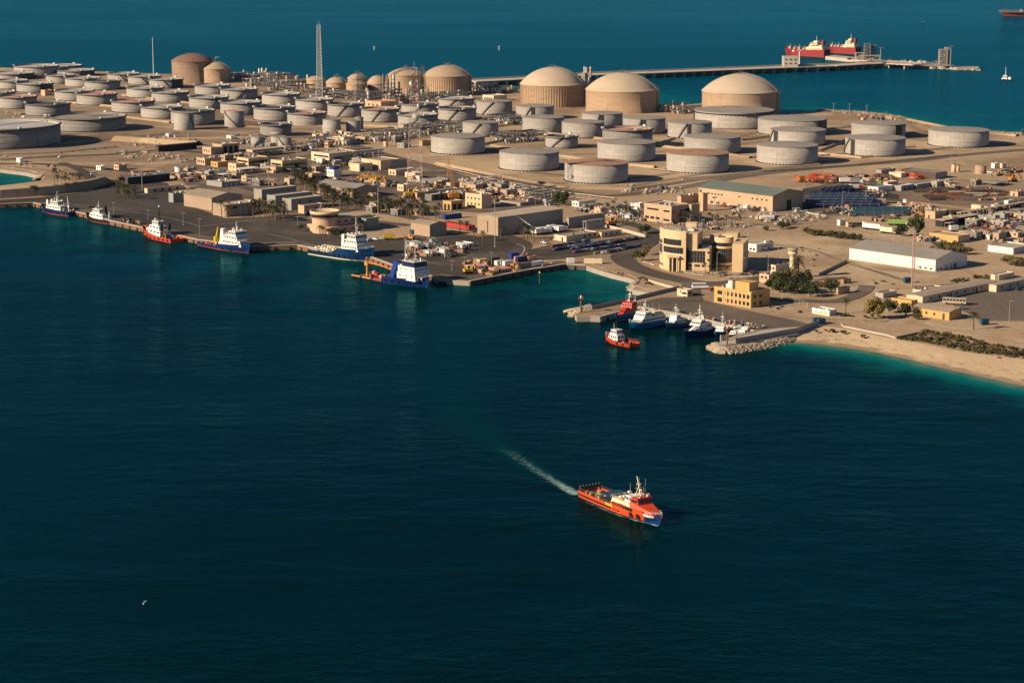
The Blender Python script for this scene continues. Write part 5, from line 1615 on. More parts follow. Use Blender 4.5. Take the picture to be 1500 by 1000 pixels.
def hull(root, L, B, sheer, colour, boot='boot_red', deck='deck_grey', bul=.9, fine=.58, stern_w=.92, bandz=None, strake='rubber', bootz=.55):
 us = sorted(set([0, .02, .1, .2, .3, .4, .5, .6, .7, .78, .85, .9, .94, .97, 1.0] + [u for u, _ in sheer]))
 rows, drows = [], []
 for u in us:
  k = max(0, (u - fine) / (1 - fine))
  st = stern_w + (1 - stern_w) * min(1, u / .2)
  b = B / 2 * st * max(.015, 1 - k ** 2.3)
  kw = max(0, (u - fine * .8) / (.97 - fine * .8))
  bw = B / 2 * st * .94 * max(.01, 1 - min(1, kw) ** 1.7)
  z = interp(sheer, u)
  xt = u * L
  xw = u * L * .965 if u > .5 else u * L
  xw = u * L - max(0, u - .6) / .4 * .035 * L
  bi = max(.004, b - .22)
  zd = z - bul
  zm = bootz
  bm = bw + (b - bw) * .18
  if bandz:
   zb = z * bandz
  else:
   zb = z * .62
  bb = bw + (b - bw) * .66
  xb = xw + (xt - xw) * .66
  P = [(xt - .1, bi, zd), (xt, bi, z), (xt, b, z), (xb, bb, zb), (xw + (xt - xw) * .18, bm, zm), (xw, bw, 0), (xw - .3 * (u > .9), bw * .8, -1.2)]
  rows.append(P + [(x, -y, zz) for x, y, zz in P[::-1]])
  drows.append([(xt - .1, bi, zd), (xt - .1, -bi, zd)])
 mb = MB()
 n = len(rows[0])
 seg_m = [0, 0, 0, 0, 1, 1, 1, 1, 1, 0, 0, 0, 0]
 base = len(mb.v)
 for r in rows:
  mb.v += r
 for i in range(len(rows) - 1):
  for j in range(n - 1):
   mb.f.append((base + i * n + j, base + (i + 1) * n + j, base + (i + 1) * n + j + 1, base + i * n + j + 1))
   mb.m.append(seg_m[j])
   mb.sm.append(False)
 mb.face(rows[0][1:-1], 0)
 mb.build('hull', [M[colour], M[boot]], root)
 mb = MB()
 mb.grid(drows, 0, False)
 mb.build('deck', M[deck], root)
 if strake:
  mb = MB()
  for sgn in (1, -1):
   pr = None
   for i, u in enumerate(us[:-1]):
    P = rows[i][3] if sgn > 0 else rows[i][n - 4]
    p = (P[0], P[1] + .06 * sgn, P[2] * .82)
    if pr:
     mb.tube(pr, p, .16, n=5)
    pr = p
  mb.build('rubbing_strake', M[strake], root)
 return us, rows
def house(root, name, x0, x1, w, z0, h, m, rf=.0, rb=0., taper=.96, side=0, front=0, back=0, wz=.45, wh=.32, roof=None, over=.25, wmat='window', ws=.62, fw=1.0):
 """raked deckhouse: rf / rb = rake of the front / back wall in metres, windows on every wall"""
 w2 = w / 2
 P0 = [(x0, -w2), (x1, -w2 * fw), (x1, w2 * fw), (x0, w2)]
 P1 = [(x0 + rb, -w2 * taper), (x1 - rf, -w2 * taper * fw), (x1 - rf, w2 * taper * fw), (x0 + rb, w2 * taper)]
 mb = MB()
 A = [(x, y, z0) for x, y in P0]
 C = [(x, y, z0 + h) for x, y in P1]
 mb.grid([A, C], 0, False, True)
 mb.face(C, 1)
 if roof:
  X = (P1[0][0] - over, P1[1][0] + over)
  mb.box(((X[0] + X[1]) / 2, 0, z0 + h + .003), (X[1] - X[0], w * taper + 2 * over, .16), 1)
 body = mb.build(name, [M[m], M[roof or m]], root)
 za, zb = z0 + h * wz, h * wh
 k = wz
 def lerp(a, b):
  return a + (b - a) * k
 if side:
  a, b = lerp(x0, x0 + rb) + .3, lerp(x1, x1 - rf) - .3
  wd = (b - a) / side
  yy = lerp(w2, w2 * taper)
  for i in range(side):
   for s in (1, -1):
    put('window', (round(wd * ws, 2), .1, round(zb, 2)), wmat, body, (a + wd * (i + .5), s * (yy * (1 - (1 - fw) * (i + .5) / side) + .02), za), -s * math.atan2(yy * (1 - fw), b - a))
 for n, x, rk in ((front, lerp(x1, x1 - rf), rf), (back, lerp(x0, x0 + rb), -rb)):
  if n:
   wd = w * taper * (fw if x > (x0 + x1) / 2 else 1) / n
   for i in range(n):
    o = put('window', (.1, round(wd * .68, 2), round(zb, 2)), wmat, body, (x + (.03 if x > (x0 + x1) / 2 else -.03), -wd * n / 2 + wd * (i + .5), za))
    if h:
     o.rotation_euler = (0, -math.atan2(rk, h), 0)
def mast(root, x, z0, h, y=0, rake=0, m='boat_white', arms=2, r=.16, radar=True, name='mast'):
 mb = MB()
 mb.tube((x, y, z0), (x + rake, y, z0 + h), r, r * .5, n=6)
 for i in range(arms):
  k = .45 + .4 * i / max(1, arms - 1)
  zz = z0 + h * k
  w = h * .16 * (1.2 - .5 * i)
  mb.tube((x + rake * k, y - w, zz), (x + rake * k, y + w, zz), r * .5, n=4)
 if radar:
  mb.box((x + rake * .35 + .5, y, z0 + h * .35), (1.6, .35, .3))
  mb.box((x + rake * .6 + .3, y, z0 + h * .6), (.3, 1.8, .22))
 mb.build(name, M[m], root)
def antennas(root, pts, h, m='boat_white', r=.05):
 for x, y, z in pts:
  mb = MB()
  mb.tube((x, y, z), (x + rnd.uniform(-.1, .1), y, z + h * rnd.uniform(.7, 1.2)), r, r * .5, n=4)
  mb.build('antenna', M[m], root)
def dome(root, x, y, z, r=.5, m='boat_white'):
 mb = MB()
 mb.lathe([(r * .6, z), (r, z + r * .6), (r, z + r), (r * .75, z + r * 1.6), (.02, z + r * 1.9)], 12, 0, (x, y))
 mb.build('satellite_dome', M[m], root)
def railing(root, pts, m='paint_white', h=1.0, r=.045):
 mb = MB()
 P = []
 for a, b in zip(pts, pts[1:]):
  a, b = Vector(a), Vector(b)
  n = max(1, int((b - a).length / 1.6))
  P += [a.lerp(b, i / n) for i in range(n)]
 P.append(Vector(pts[-1]))
 mb.rail(P, h, r)
 mb.build('railing', M[m], root)
def tyres(root, us, rows, spots, z=1.4, r=.55):
 n = len(rows[0])
 for u in spots:
  for s in (1, -1):
   i = min(range(len(us)), key=lambda k: abs(us[k] - u))
   P = rows[i][2]
   L = rows[-1][2][0]
   mb = MB()
   c = (u * L, s * (P[1] + .12), min(z, P[2] - .4))
   R = 12
   for k in range(R):
    a, b = 2 * PI * k / R, 2 * PI * (k + 1) / R
    mb.tube((c[0] + r * math.cos(a), c[1], c[2] + r * math.sin(a)), (c[0] + r * math.cos(b), c[1], c[2] + r * math.sin(b)), .2, n=5, caps=False)
   mb.build('fender', M['rubber'], root)
def crane(root, x, y, z, h, reach, up, az, m, r=.35, name='crane'):
 mb = MB()
 mb.tube((x, y, z), (x, y, z + h), r * 1.5, r * 1.2, n=8)
 mb.box((x, y, z + h - .3), (r * 5, r * 4, r * 4), 0, az)
 b = Vector((x, y, z + h + r))
 e = b + Vector((math.cos(az) * reach, math.sin(az) * reach, up))
 mid = b.lerp(e, .5)
 mb.tube(b, mid, r * 1.3, r * 1.1, n=6)
 mb.tube(mid, e, r, r * .6, n=6)
 mb.tube((x + math.cos(az) * r * 3, y + math.sin(az) * r * 3, z + h * .7), b.lerp(e, .35), r * .4, n=5)
 mb.tube(e, e - Vector((0, 0, min(2.5, h))), .06, n=4)
 mb.build(name, M[m], root)
def cargo(root, name, spots, m):
 for x, y, z, a, b, c in spots:
  put(name, (a, b, c), m, root, (x, y, z))
def topside(root, x0, x1, w, z, n, seed):
 r = random.Random(seed)
 for i in range(n):
  put('deck_fitting', r.choice([(.8, .6, .7), (1.2, .7, .6), (.6, .6, 1.1), (1.6, .5, .5), (.5, .5, 1.6)]), r.choice(['boat_white', 'boat_cream', 'galv', 'mid_metal', 'hull_black', 'crane_orange']), root, (r.uniform(x0, x1), r.uniform(-w, w) / 2, z))
def crew_boat():
 s, az, L = vessel_frame((970, 771.5), (845, 729), 9.2)
 B = 9.2
 root = thing('crew_boat', 'orange crew boat with blue bow and white wheelhouse block under way, trailing a wake', 'boat', s, az, None)
 us, rows = hull(root, L, B, [(0, 2.7), (.44, 2.9), (.46, 3.6), (.60, 4.3), (.84, 4.0), (.86, 3.1), (1, 3.7)], 'hull_orange', 'hull_black', 'deck_wood', bul=.9, fine=.62, strake=None)
 n = len(rows[0])
 mb = MB()
 for sg in (0, 1):
  pl = []
  for i, u in enumerate(us):
   if u >= .845:
    R = rows[i]
    pts = [R[2], R[3], R[4], R[5]] if sg == 0 else [R[n - 3], R[n - 4], R[n - 5], R[n - 6]]
    sgn = 1 if sg == 0 else -1
    pl.append([(x + .04, y + .05 * sgn, z + (.02 if k == 0 else 0)) for k, (x, y, z) in enumerate(pts)])
  mb.grid(pl, 0, False)
 mb.build('bow_plating', M['hull_blue'], root)
 mb = MB()
 for sg in (1, -1):
  R = [rows[i] for i, u in enumerate(us) if u in (.85, .9, .94)]
  a = [(r[2][0] + .05, sg * (r[2][1] + .09), r[2][2] * .95) for r in R]
  b = [(r[2][0] + .05, sg * (r[2][1] * .6 + r[3][1] * .4 + .09), r[2][2] * .74) for r in R]
  mb.grid([a, b], 0, False)
 mb.build('name_board', M['text_white'], root)
 mb = MB()
 for sg in (1, -1):
  for z in (1.35, 1.75):
   for a, b in ((0, .15), (.15, .3), (.3, .47)):
    ya = B / 2 * (.92 + .08 * min(1, a / .2)) * .985
    yb = B / 2 * (.92 + .08 * min(1, b / .2)) * .985
    mb.tube((a * L + .1, sg * (ya + .1), z), (b * L, sg * (yb + .1), z), .17, n=5)
  mb.tube((.50 * L, sg * (B / 2 + .04), 1.5), (.58 * L, sg * (B / 2 + .04), 1.5), .18, n=5)
 mb.build('rubbing_strake', M['rubber'], root)
 put('hull_patch', (4.2, B + .1, .9), 'yellow', root, (.445 * L, 0, 1.95))
 put('hull_opening', (5.2, B + .06, 1.0), 'shade_open', root, (.40 * L, 0, 2.86))
 for u_ in (.715, .785):
  for sg in (1, -1):
   i = min(range(len(us)), key=lambda k: abs(us[k] - u_))
   yy = rows[i][3][1] + .10
   mb = MB()
   mb.tube((u_ * L, sg * (yy - .6), 1.75), (u_ * L, sg * yy, 1.75), .78, n=16)
   mb.build('round_fender', M['rubber'], root)
 for i in range(7):
  y = -B * .42 + B * .84 * i / 6
  mb = MB()
  mb.tube((1.2, y, 1.8), (1.2, y, 4.6), .14, n=5)
  mb.tube((.9, y, 3.2), (.9, y, 4.5), .30, n=6)
  mb.build('stern_post', M['pipe_dark'], root)
 for sg in (1, -1):
  railing(root, [(.04 * L, sg * B * .44, 2.7), (.4 * L, sg * B * .46, 2.9)], 'pipe_dark', .9, .06)
 for i in range(12):
  put('deck_cargo', rnd.choice([(1.6, 1.2, 1.0), (2.2, 1.0, .8), (1.0, 1.0, 1.4), (.8, 2.0, .6)]), rnd.choice(['rust', 'pipe_pale', 'yellow', 'mid_metal', 'wood', 'pale_red']), root,
   (rnd.uniform(.07, .27) * L, rnd.uniform(-.34, .34) * B, 1.9))
 for i in range(7):
  mb = MB()
  y = -B * .2 + i * B * .08
  mb.tube((.19 * L, y, 2.3 + (i % 2) * .4), (.30 * L, y, 2.3 + (i % 2) * .4), .22, n=6)
  mb.build('deck_pipe', M['pipe_pale'], root)
 mb = MB()
 mb.box((.375 * L, 0, 4.7), (.155 * L, B * .86, .18), 0)
 for x in (.30, .345, .41, .45):
  for sg in (1, -1):
   mb.tube((x * L, sg * B * .41, 1.9), (x * L, sg * B * .41, 4.71), .1, n=5)
 mb.build('awning', M['deck_blue'], root)
 house(root, 'deckhouse', .455 * L, .71 * L, B * .92, 2.9, 2.1, 'boat_cream', .0, .8, .97, roof='boat_cream', over=0)
 for i in range(9):
  for sg in (1, -1):
   put('window', (.75, .12, 1.0), 'window', root, (.50 * L + i * 1.28, sg * (B / 2 * .995 + .03), 3.1 if i < 9 else 0))
 for i in range(9):
  put('deck_gear', rnd.choice([(1.2, 1.0, .9), (.9, .9, 1.3), (1.8, .8, .6)]), rnd.choice(['boat_white', 'boat_cream', 'mid_metal', 'wood']), root, (rnd.uniform(.47, .57) * L, rnd.uniform(-.38, .38) * B, 5.0))
 railing(root, [(.46 * L, B * .45, 5.0), (.46 * L, -B * .45, 5.0), (.60 * L, -B * .45, 5.0)], 'boat_cream')
 house(root, 'bridge_house', .60 * L, .70 * L, B * .66, 5.0, 2.3, 'boat_white', 0, .9, .95, 4, 0, 3, .35, .42)
 house(root, 'wheelhouse', .69 * L, .785 * L, B * .72, 4.4, 2.75, 'hull_red', 1.0, 0, .9, 5, 5, 0, .50, .30, 'hull_red', .2, ws=.72, fw=.86)
 mb = MB()
 x0, x1 = .70 * L, .945 * L
 w0, w1 = B * .485, B * .20
 A = [(x0, -w0, 3.0), (x1, -w1, 2.9), (x1, w1, 2.9), (x0, w0, 3.0)]
 C = [(x0, -w0 * .84, 6.0), (x1 - 1.5, -w1 * .9, 3.9), (x1 - 1.5, w1 * .9, 3.9), (x0, w0 * .84, 6.0)]
 mb.grid([A, C], 0, False, True)
 mb.face(C, 0)
 mb.build('fore_cabin', M['hull_orange'], root)
 railing(root, [(.70 * L, -B * .30, 7.3), (.755 * L, -B * .26, 7.3), (.755 * L, B * .26, 7.3), (.70 * L, B * .30, 7.3)], 'boat_cream')
 mast(root, .72 * L, 7.1, 6.6, 0, -2.4, 'boat_cream', 3, .32)
 mb = MB()
 for y in (-1.6, 1.6):
  mb.tube((.69 * L, y, 7.3), (.705 * L, 0, 11.4), .14, n=5)
 mb.build('mast_stay', M['boat_cream'], root)
 antennas(root, [(.63 * L, 2, 7.3), (.645 * L, -2, 7.3), (.66 * L, 1, 7.3), (.745 * L, -1.6, 7.3), (.71 * L, 2, 7.3), (.755 * L, 0, 7.3)], 5.0)
 dome(root, .745 * L, 1.8, 7.3, .4)
 put('searchlight', (.6, .6, .6), 'boat_cream', root, (.752 * L, -1.4, 7.3))
 put('anchor_winch', (1.6, 1.8, 1.0), 'hull_black', root, (.945 * L, 0, 2.9))
 railing(root, [(.87 * L, B * .3, 3.1), (.99 * L, .3, 3.7), (.99 * L, -.3, 3.7), (.87 * L, -B * .3, 3.1)], 'boat_white', .9)
 d = Vector((math.cos(az), math.sin(az), 0))
 nr = Vector((-d.y, d.x, 0))
 return s, d, nr, L, B
cs, cd, cn, cL, cB = crew_boat()
def foam_strip(pts, hw, fo):
 vs, fs, val = [], [], []
 cols = (-1, -.5, 0, .5, 1)
 for i, p in enumerate(pts):
  d = (pts[min(i + 1, len(pts) - 1)] - pts[max(0, i - 1)]).normalized()
  q = Vector((-d.y, d.x, 0))
  for c in cols:
   a = p + q * hw * c
   vs.append((a.x, a.y, .06))
   val.append((fo[0] + (fo[1] - fo[0]) * i / (len(pts) - 1)) * max(0, 1 - abs(c) ** 1.6) * (.75 + .35 * math.sin(i * 2.3) * math.sin(i * .9 + 1)))
 n = len(cols)
 for i in range(len(pts) - 1):
  for j in range(n - 1):
   fs.append((i * n + j, i * n + j + 1, (i + 1) * n + j + 1, (i + 1) * n + j))
 me = bpy.data.meshes.new('bow_wave')
 me.from_pydata(vs, [], fs)
 at = me.attributes.new('foam', 'FLOAT', 'POINT')
 at.data.foreach_set('value', val)
 me.materials.append(M['wake_foam'])
 tag(link('bow_wave', me), kind='stuff')
for sg in (1, -1):
 pts = []
 for i in range(24):
  u = 1.0 - i / 23
  k = max(0, (u - .46) / .51)
  y = cB / 2 * .96 * max(.02, 1 - min(1, k) ** 1.7) + .35 + .25 * math.sin(i * 1.7)
  pts.append(cs + cd * (u * cL * (1 - .035 * (u > .6))) + cn * sg * y)
 foam_strip(pts, 1.25, (1.25, .55))
def workboat(bow, stern, B, label, colour, sheer, near=True, boot='boot_red', deck='deck_grey', name='boat', cat='boat', group=None, fine=.58, bul=.9, strake='rubber', bootz=.55):
 s, az, L = vessel_frame(bow, stern, B, near)
 root = thing(name, label, cat, s, az, group)
 us, rows = hull(root, L, B, sheer, colour, boot, deck, fine=fine, bul=bul, strake=strake, bootz=bootz)
 return root, L, us, rows
QB = 'work boats moored along the quay'
B = 10
r, L, us, rows = workboat((60.5, 309.5), (98.5, 317.5), B, 'dark blue tug with white upper works at the far left berth', 'hull_navy', [(0, 3.2), (.4, 3.2), (.42, 3.4), (.75, 3.8), (1, 5.0)], group=QB, name='tug', cat='tug')
house(r, 'deckhouse', .28 * L, .74 * L, B * .62, 2.6, 3.0, 'boat_white', 1.2, 0, .96, 5, 3, 2, .5, .22)
house(r, 'bridge', .38 * L, .62 * L, B * .52, 5.6, 2.6, 'boat_white', .6, .3, .94, 4, 4, 3, .42, .36, 'paint_white', .4)
mast(r, .48 * L, 8.2, 6.5, 0, 0, 'boat_white', 3, .22)
for y in (-1.8, 1.8):
 mb = MB()
 mb.box((.72 * L, y, 5.6), (1.6, 1.2, 3.2), 0, 0, (.8, .8, -.3, 0))
 mb.box((.72 * L - .3, y, 8.8), (1.35, 1.0, .8), 1)
 mb.build('funnel', [M['boat_white'], M['hull_black']], r)
crane(r, .08 * L, 1.5, 2.3, 3.5, 1.0, 6.5, 0, 'boat_white', .22)
cargo(r, 'deck_gear', [(.16 * L, -1, 2.3, 2.5, 2, 1.3), (.2 * L, 2, 2.3, 1.6, 1.6, 2.2), (.1 * L, -2.5, 2.3, 1.5, 1.2, 1)], 'mid_metal')
antennas(r, [(.4 * L, 1, 8.3), (.56 * L, -1, 8.3)], 4)
railing(r, [(.3 * L, -B * .3, 5.6), (.66 * L, -B * .3, 5.6), (.66 * L, B * .3, 5.6), (.3 * L, B * .3, 5.6)])
tyres(r, us, rows, (.12, .3, .5, .7), 1.8)
topside(r, .4 * L, .60 * L, 4.2, 8.37, 8, 1)
topside(r, .05 * L, .27 * L, 6, 2.3, 12, 2)
topside(r, .3 * L, .37 * L, 5, 5.6, 5, 21)
B = 9.5
r, L, us, rows = workboat((126.3, 321), (157.5, 328.8), B, 'grey hulled tug with big white house and black funnel, second berth from left', 'hull_black', [(0, 2.4), (.5, 2.5), (.8, 3.6), (1, 4.6)], group=QB, name='tug', cat='tug')
house(r, 'deckhouse', .24 * L, .80 * L, B * .70, 1.9, 3.4, 'boat_white', 1.6, .6, .95, 4, 3, 2, .5, .2, fw=.66)
house(r, 'bridge', .40 * L, .66 * L, B * .50, 5.3, 2.6, 'boat_white', .8, .2, .92, 4, 4, 3, .42, .36, 'paint_white', .4)
mb = MB()
mb.box((.28 * L, 0, 5.3), (2.2, 2.0, 5.0), 0, 0, (.7, .8, .5, 0))
mb.build('funnel', M['hull_black'], r)
mast(r, .52 * L, 7.9, 5.0, 0, 0, 'boat_white', 2, .2)
cargo(r, 'deck_gear', [(.08 * L, 1.5, 1.6, 2.2, 2, 1.6), (.14 * L, -1.6, 1.6, 1.6, 1.6, 2.2)], 'mid_metal')
crane(r, .16 * L, 0, 1.6, 2.6, 2.2, 3.0, 2.6, 'boat_white', .2)
railing(r, [(.3 * L, -B * .33, 5.3), (.74 * L, -B * .33, 5.3), (.74 * L, B * .33, 5.3)])
tyres(r, us, rows, (.1, .25, .4, .55, .7), 1.4)
topside(r, .42 * L, .62 * L, 3.6, 8.07, 7, 3)
topside(r, .04 * L, .22 * L, 6, 1.5, 12, 4)
B = 10.5
r, L, us, rows = workboat((209.5, 344), (248.7, 356.5), B, 'orange hulled tug with white house and tall dark mast at the quay', 'hull_orange', [(0, 2.2), (.45, 2.4), (.5, 3.0), (.75, 4.2), (1, 6.0)], group=QB, name='tug', cat='tug', boot='hull_red', deck='deck_red')
house(r, 'deckhouse', .34 * L, .84 * L, B * .72, 2.2, 3.4, 'boat_white', 2.2, 0, .93, 4, 4, 3, .5, .22, fw=.66)
house(r, 'upper_house', .40 * L, .70 * L, B * .56, 5.6, 2.4, 'boat_white', .8, 0, .93, 3, 3, 2, .45, .3)
house(r, 'bridge', .44 * L, .62 * L, B * .48, 8.0, 2.6, 'boat_white', .5, .2, .95, 3, 4, 3, .4, .4, 'paint_white', .4)
mast(r, .50 * L, 10.6, 8.5, 0, 0, 'hull_black', 3, .3)
dome(r, .50 * L, 0, 19.0, .55)
for y in (-2.6, 2.6):
 mb = MB()
 mb.box((.34 * L, y, 5.6), (1.8, 1.4, 4.2), 0, 0, (.85, .85, -.3, 0))
 mb.build('funnel', M['hull_black'], r)
cargo(r, 'deck_gear', [(.2 * L, -2, 1.5, 2.4, 2, 1.4), (.12 * L, 2, 1.5, 2.0, 1.6, 1.2), (.26 * L, 1, 1.5, 1.6, 2.2, 2.0)], 'hull_navy')
crane(r, .2 * L, 3.2, 1.5, 3.0, 3.4, 2.2, 1.2, 'yellow', .25)
railing(r, [(.36 * L, -B * .35, 5.6), (.76 * L, -B * .33, 5.6), (.76 * L, B * .33, 5.6)])
tyres(r, us, rows, (.08, .2, .32, .44, .56, .68), 1.3)
topside(r, .45 * L, .6 * L, 4, 10.77, 8, 5)
topside(r, .06 * L, .32 * L, 7, 1.5, 16, 6)
B = 11
r, L, us, rows = workboat((366.5, 371.8), (287.5, 359.3), B, 'blue supply vessel with white funnel and yellow deck crane', 'hull_blue', [(0, 2.0), (.42, 2.1), (.45, 3.6), (.8, 4.4), (1, 5.4)], group=QB, name='supply_vessel', cat='ship', deck='deck_red')
mb = MB()
mb.box((.50 * L, -B * .2, 3.0), (4.4, 3.0, 9.4), 0, 0, (.55, .7, .2, 0))
mb.build('funnel', M['boat_white'], r)
house(r, 'deckhouse', .54 * L, .90 * L, B * .80, 3.4, 3.4, 'boat_white', 1.6, 0, .97, 6, 4, 2, .5, .2, fw=.66)
house(r, 'upper_house', .55 * L, .84 * L, B * .66, 6.8, 2.5, 'boat_white', .9, 0, .96, 5, 4, 2, .45, .28)
house(r, 'bridge', .66 * L, .82 * L, B * .72, 9.3, 2.6, 'boat_white', .7, .2, .95, 4, 6, 3, .4, .4, 'paint_white', .5)
mast(r, .72 * L, 11.9, 5.5, 0, 0, 'boat_white', 3, .25)
antennas(r, [(.68 * L, 2, 11.9), (.78 * L, -2, 11.9), (.6 * L, 2, 9.4)], 4)
dome(r, .62 * L, 1.6, 9.4, .8)
dome(r, .60 * L, -2.2, 9.4, .6)
crane(r, .26 * L, .6, 1.2, 2.6, 3.4, 7.6, -.3, 'crane_yellow', .62)
house(r, 'lifeboat_house', .40 * L, .52 * L, B * .5, 2.1, 2.2, 'boat_white', 0, .3)
cargo(r, 'deck_cargo', [(.08 * L, 1, 1.2, 3, 4, 1.2), (.15 * L, -2, 1.2, 4, 2, 1.0), (.33 * L, 2, 1.2, 3.4, 3, 1.5), (.34 * L, -2.5, 1.2, 3, 2, 1.0)], 'red_paint')
cargo(r, 'deck_gear', [(.19 * L, 3, 1.2, 2, 2, 1.6), (.06 * L, -3, 1.2, 1.6, 1.6, 1.2)], 'mid_metal')
railing(r, [(.55 * L, -B * .38, 6.8), (.86 * L, -B * .36, 6.8), (.86 * L, B * .36, 6.8)])
railing(r, [(.56 * L, -B * .32, 9.3), (.65 * L, -B * .32, 9.3)])
tyres(r, us, rows, (.55, .7), 1.6)
topside(r, .67 * L, .81 * L, 6, 12.07, 8, 7)
topside(r, .56 * L, .65 * L, 6, 9.3, 8, 8)
topside(r, .04 * L, .38 * L, 8, 1.2, 20, 9)
B = 13
r, L, us, rows = workboat((549, 384.0), (449.5, 372.6), B, 'bright blue supply vessel with cream cargo tanks on its long after deck', 'hull_teal', [(0, 3.0), (.40, 3.0), (.46, 4.6), (.52, 6.2), (.8, 6.6), (1, 8.2)], group=QB, name='supply_vessel', cat='ship', boot='boat_cream', deck='deck_wood', strake='rubber', fine=.66)
house(r, 'deckhouse', .56 * L, .84 * L, B * .82, 5.4, 3.4, 'boat_white', 1.4, 0, .97, 6, 5, 3, .5, .2)
house(r, 'upper_house', .58 * L, .80 * L, B * .66, 8.8, 2.8, 'boat_white', .8, 0, .96, 5, 4, 3, .45, .28)
house(r, 'bridge', .64 * L, .79 * L, B * .70, 11.6, 2.8, 'boat_white', .7, .3, .95, 5, 7, 5, .38, .42, 'paint_white', .5)
mast(r, .70 * L, 14.4, 9.5, 0, 0, 'boat_white', 4, .28)
antennas(r, [(.66 * L, 3, 14.4), (.76 * L, -3, 14.4), (.6 * L, 2.5, 11.6), (.74 * L, 3, 14.4)], 5)
dome(r, .60 * L, 2.4, 12.8, .9)
dome(r, .62 * L, -2.4, 13.6, .8)
for y in (-3.8, 3.8):
 mb = MB()
 mb.box((.57 * L, y, 8.8), (2.2, 1.6, 5.4), 0, 0, (.8, .8, 0, 0))
 mb.build('funnel', M['boat_white'], r)
for i in range(7):
 for y in (-3.6, -1.2, 1.6):
  mb = MB()
  x = .10 * L + i * .048 * L
  if (i * 3 + int(y)) % 4 == 0:
   continue
  mb.lathe([(1.05, 2.1), (1.05, 4.4), (.5, 4.9), (.02, 5.0)], 12, 0, (x, y))
  mb.build('cargo_tank', M['boat_cream'], r)
for sg in (1, -1):
 mb = MB()
 for i in range(14):
  x = .03 * L + i * .027 * L
  mb.box((x, sg * B * .45, 3.0), (.22, .2, 1.2))
 mb.box((.03 * L + 6.5 * .027 * L, sg * B * .45, 4.2), (.37 * L, .35, .22))
 mb.build('cargo_rail', M['boat_white'], r)
cargo(r, 'deck_cargo', [(.42 * L, 2, 2.1, 4.5, 3.0, 2.6), (.43 * L, -3, 2.1, 3.5, 3.0, 2.6), (.05 * L, -3, 2.1, 2.5, 2.5, 1.6)], 'yellow')
railing(r, [(.57 * L, -B * .38, 8.8), (.82 * L, -B * .36, 8.8), (.82 * L, B * .36, 8.8)])
railing(r, [(.82 * L, -B * .38, 6.6), (.97 * L, -B * .1, 8.0), (.97 * L, B * .1, 8.0), (.82 * L, B * .38, 6.6)])
tyres(r, us, rows, (.05, .14, .23, .32, .46, .54, .62, .70, .78), 2.0, .7)
topside(r, .65 * L, .78 * L, 7, 14.57, 10, 10)
topside(r, .58 * L, .63 * L, 7, 11.6, 8, 11)
topside(r, .38 * L, .54 * L, 9, 2.1, 12, 12)
topside(r, .84 * L, .93 * L, 5, 6.0, 8, 13)
B = 12.5
r, L, us, rows = workboat((629.5, 422.8), (514.5, 405.3), B, 'navy blue vessel with white bridge block, blue slanted funnel and long orange crane', 'hull_navy', [(0, 1.4), (.42, 1.5), (.46, 3.6), (.75, 4.2), (1, 6.0)], group=QB, name='supply_vessel', cat='ship', boot='hull_blue', deck='deck_wood', strake=None, bul=.7)
house(r, 'deckhouse', .64 * L, .90 * L, B * .80, 3.4, 3.8, 'boat_white', .5, 0, .99, 3, 4, 0, .5, .14, ws=.3)
house(r, 'upper_house', .65 * L, .885 * L, B * .76, 7.2, 3.4, 'boat_white', .3, 0, .98, 3, 4, 2, .5, .16, ws=.3)
house(r, 'bridge', .71 * L, .88 * L, B * .72, 10.6, 2.7, 'hull_navy', .7, .3, .95, 5, 7, 5, .38, .42, 'boat_white', .5)
mast(r, .80 * L, 13.3, 7.5, 0, 0, 'boat_white', 3, .25)
mast(r, .60 * L, 3.5, 20.0, 3.0, 0, 'boat_white', 4, .3, False)
antennas(r, [(.74 * L, 3, 13.4), (.86 * L, -3, 13.4), (.77 * L, -2, 13.4)], 5, 'hull_black')
dome(r, .725 * L, -2.2, 15.2, .9)
dome(r, .84 * L, 2.0, 13.4, .6)
mb = MB()
w_ = B * .34
for yy in (-B * .40,):
 A = [(.53 * L, yy, 3.2), (.585 * L, yy, 3.2), (.655 * L, yy, 12.2), (.60 * L, yy, 12.8)]
 A2 = [(x, yy + 2.6, z) for x, _, z in A]
 mb.grid([A, A2], 0, False, True)
 mb.face(A, 0)
 mb.face(A2[::-1], 0)
mb.build('funnel', M['blue_paint'], r)
mb = MB()
mb.tube((.16 * L, -2.5, .9), (.16 * L, -2.5, 7.0), .8, .6, n=8)
mb.box((.16 * L, -2.5, 6.8), (2.6, 2.0, 2.2))
mb.tube((.17 * L, -2.5, 8.6), (.36 * L, -2.0, 8.0), .55, .45, n=6)
mb.tube((.36 * L, -2.0, 8.0), (.555 * L, -1.6, 6.2), .45, .28, n=6)
mb.tube((.15 * L, -2.5, 8.8), (.15 * L, -2.5, 11.4), .35, n=6)
mb.tube((.15 * L, -2.5, 11.2), (.30 * L, -2.2, 8.4), .12, n=4)
mb.build('crane', M['crane_orange'], r)
mb = MB()
mb.box((.47 * L, 2.0, 1.0), (2.6, 2.2, 7.0), 0, 0, (.3, .4, 0, 0))
mb.build('buoy_frame', M['boat_white'], r)
for i in range(16):
 put('deck_cargo', rnd.choice([(3, 2, 1.2), (2, 2, 1.6), (4, 1.4, .9), (1.6, 1.6, 2)]), rnd.choice(['rust', 'red_paint', 'wood', 'pipe_pale', 'hull_navy', 'pale_red']), r, (rnd.uniform(.1, .48) * L, rnd.uniform(-.36, .36) * B, .85))
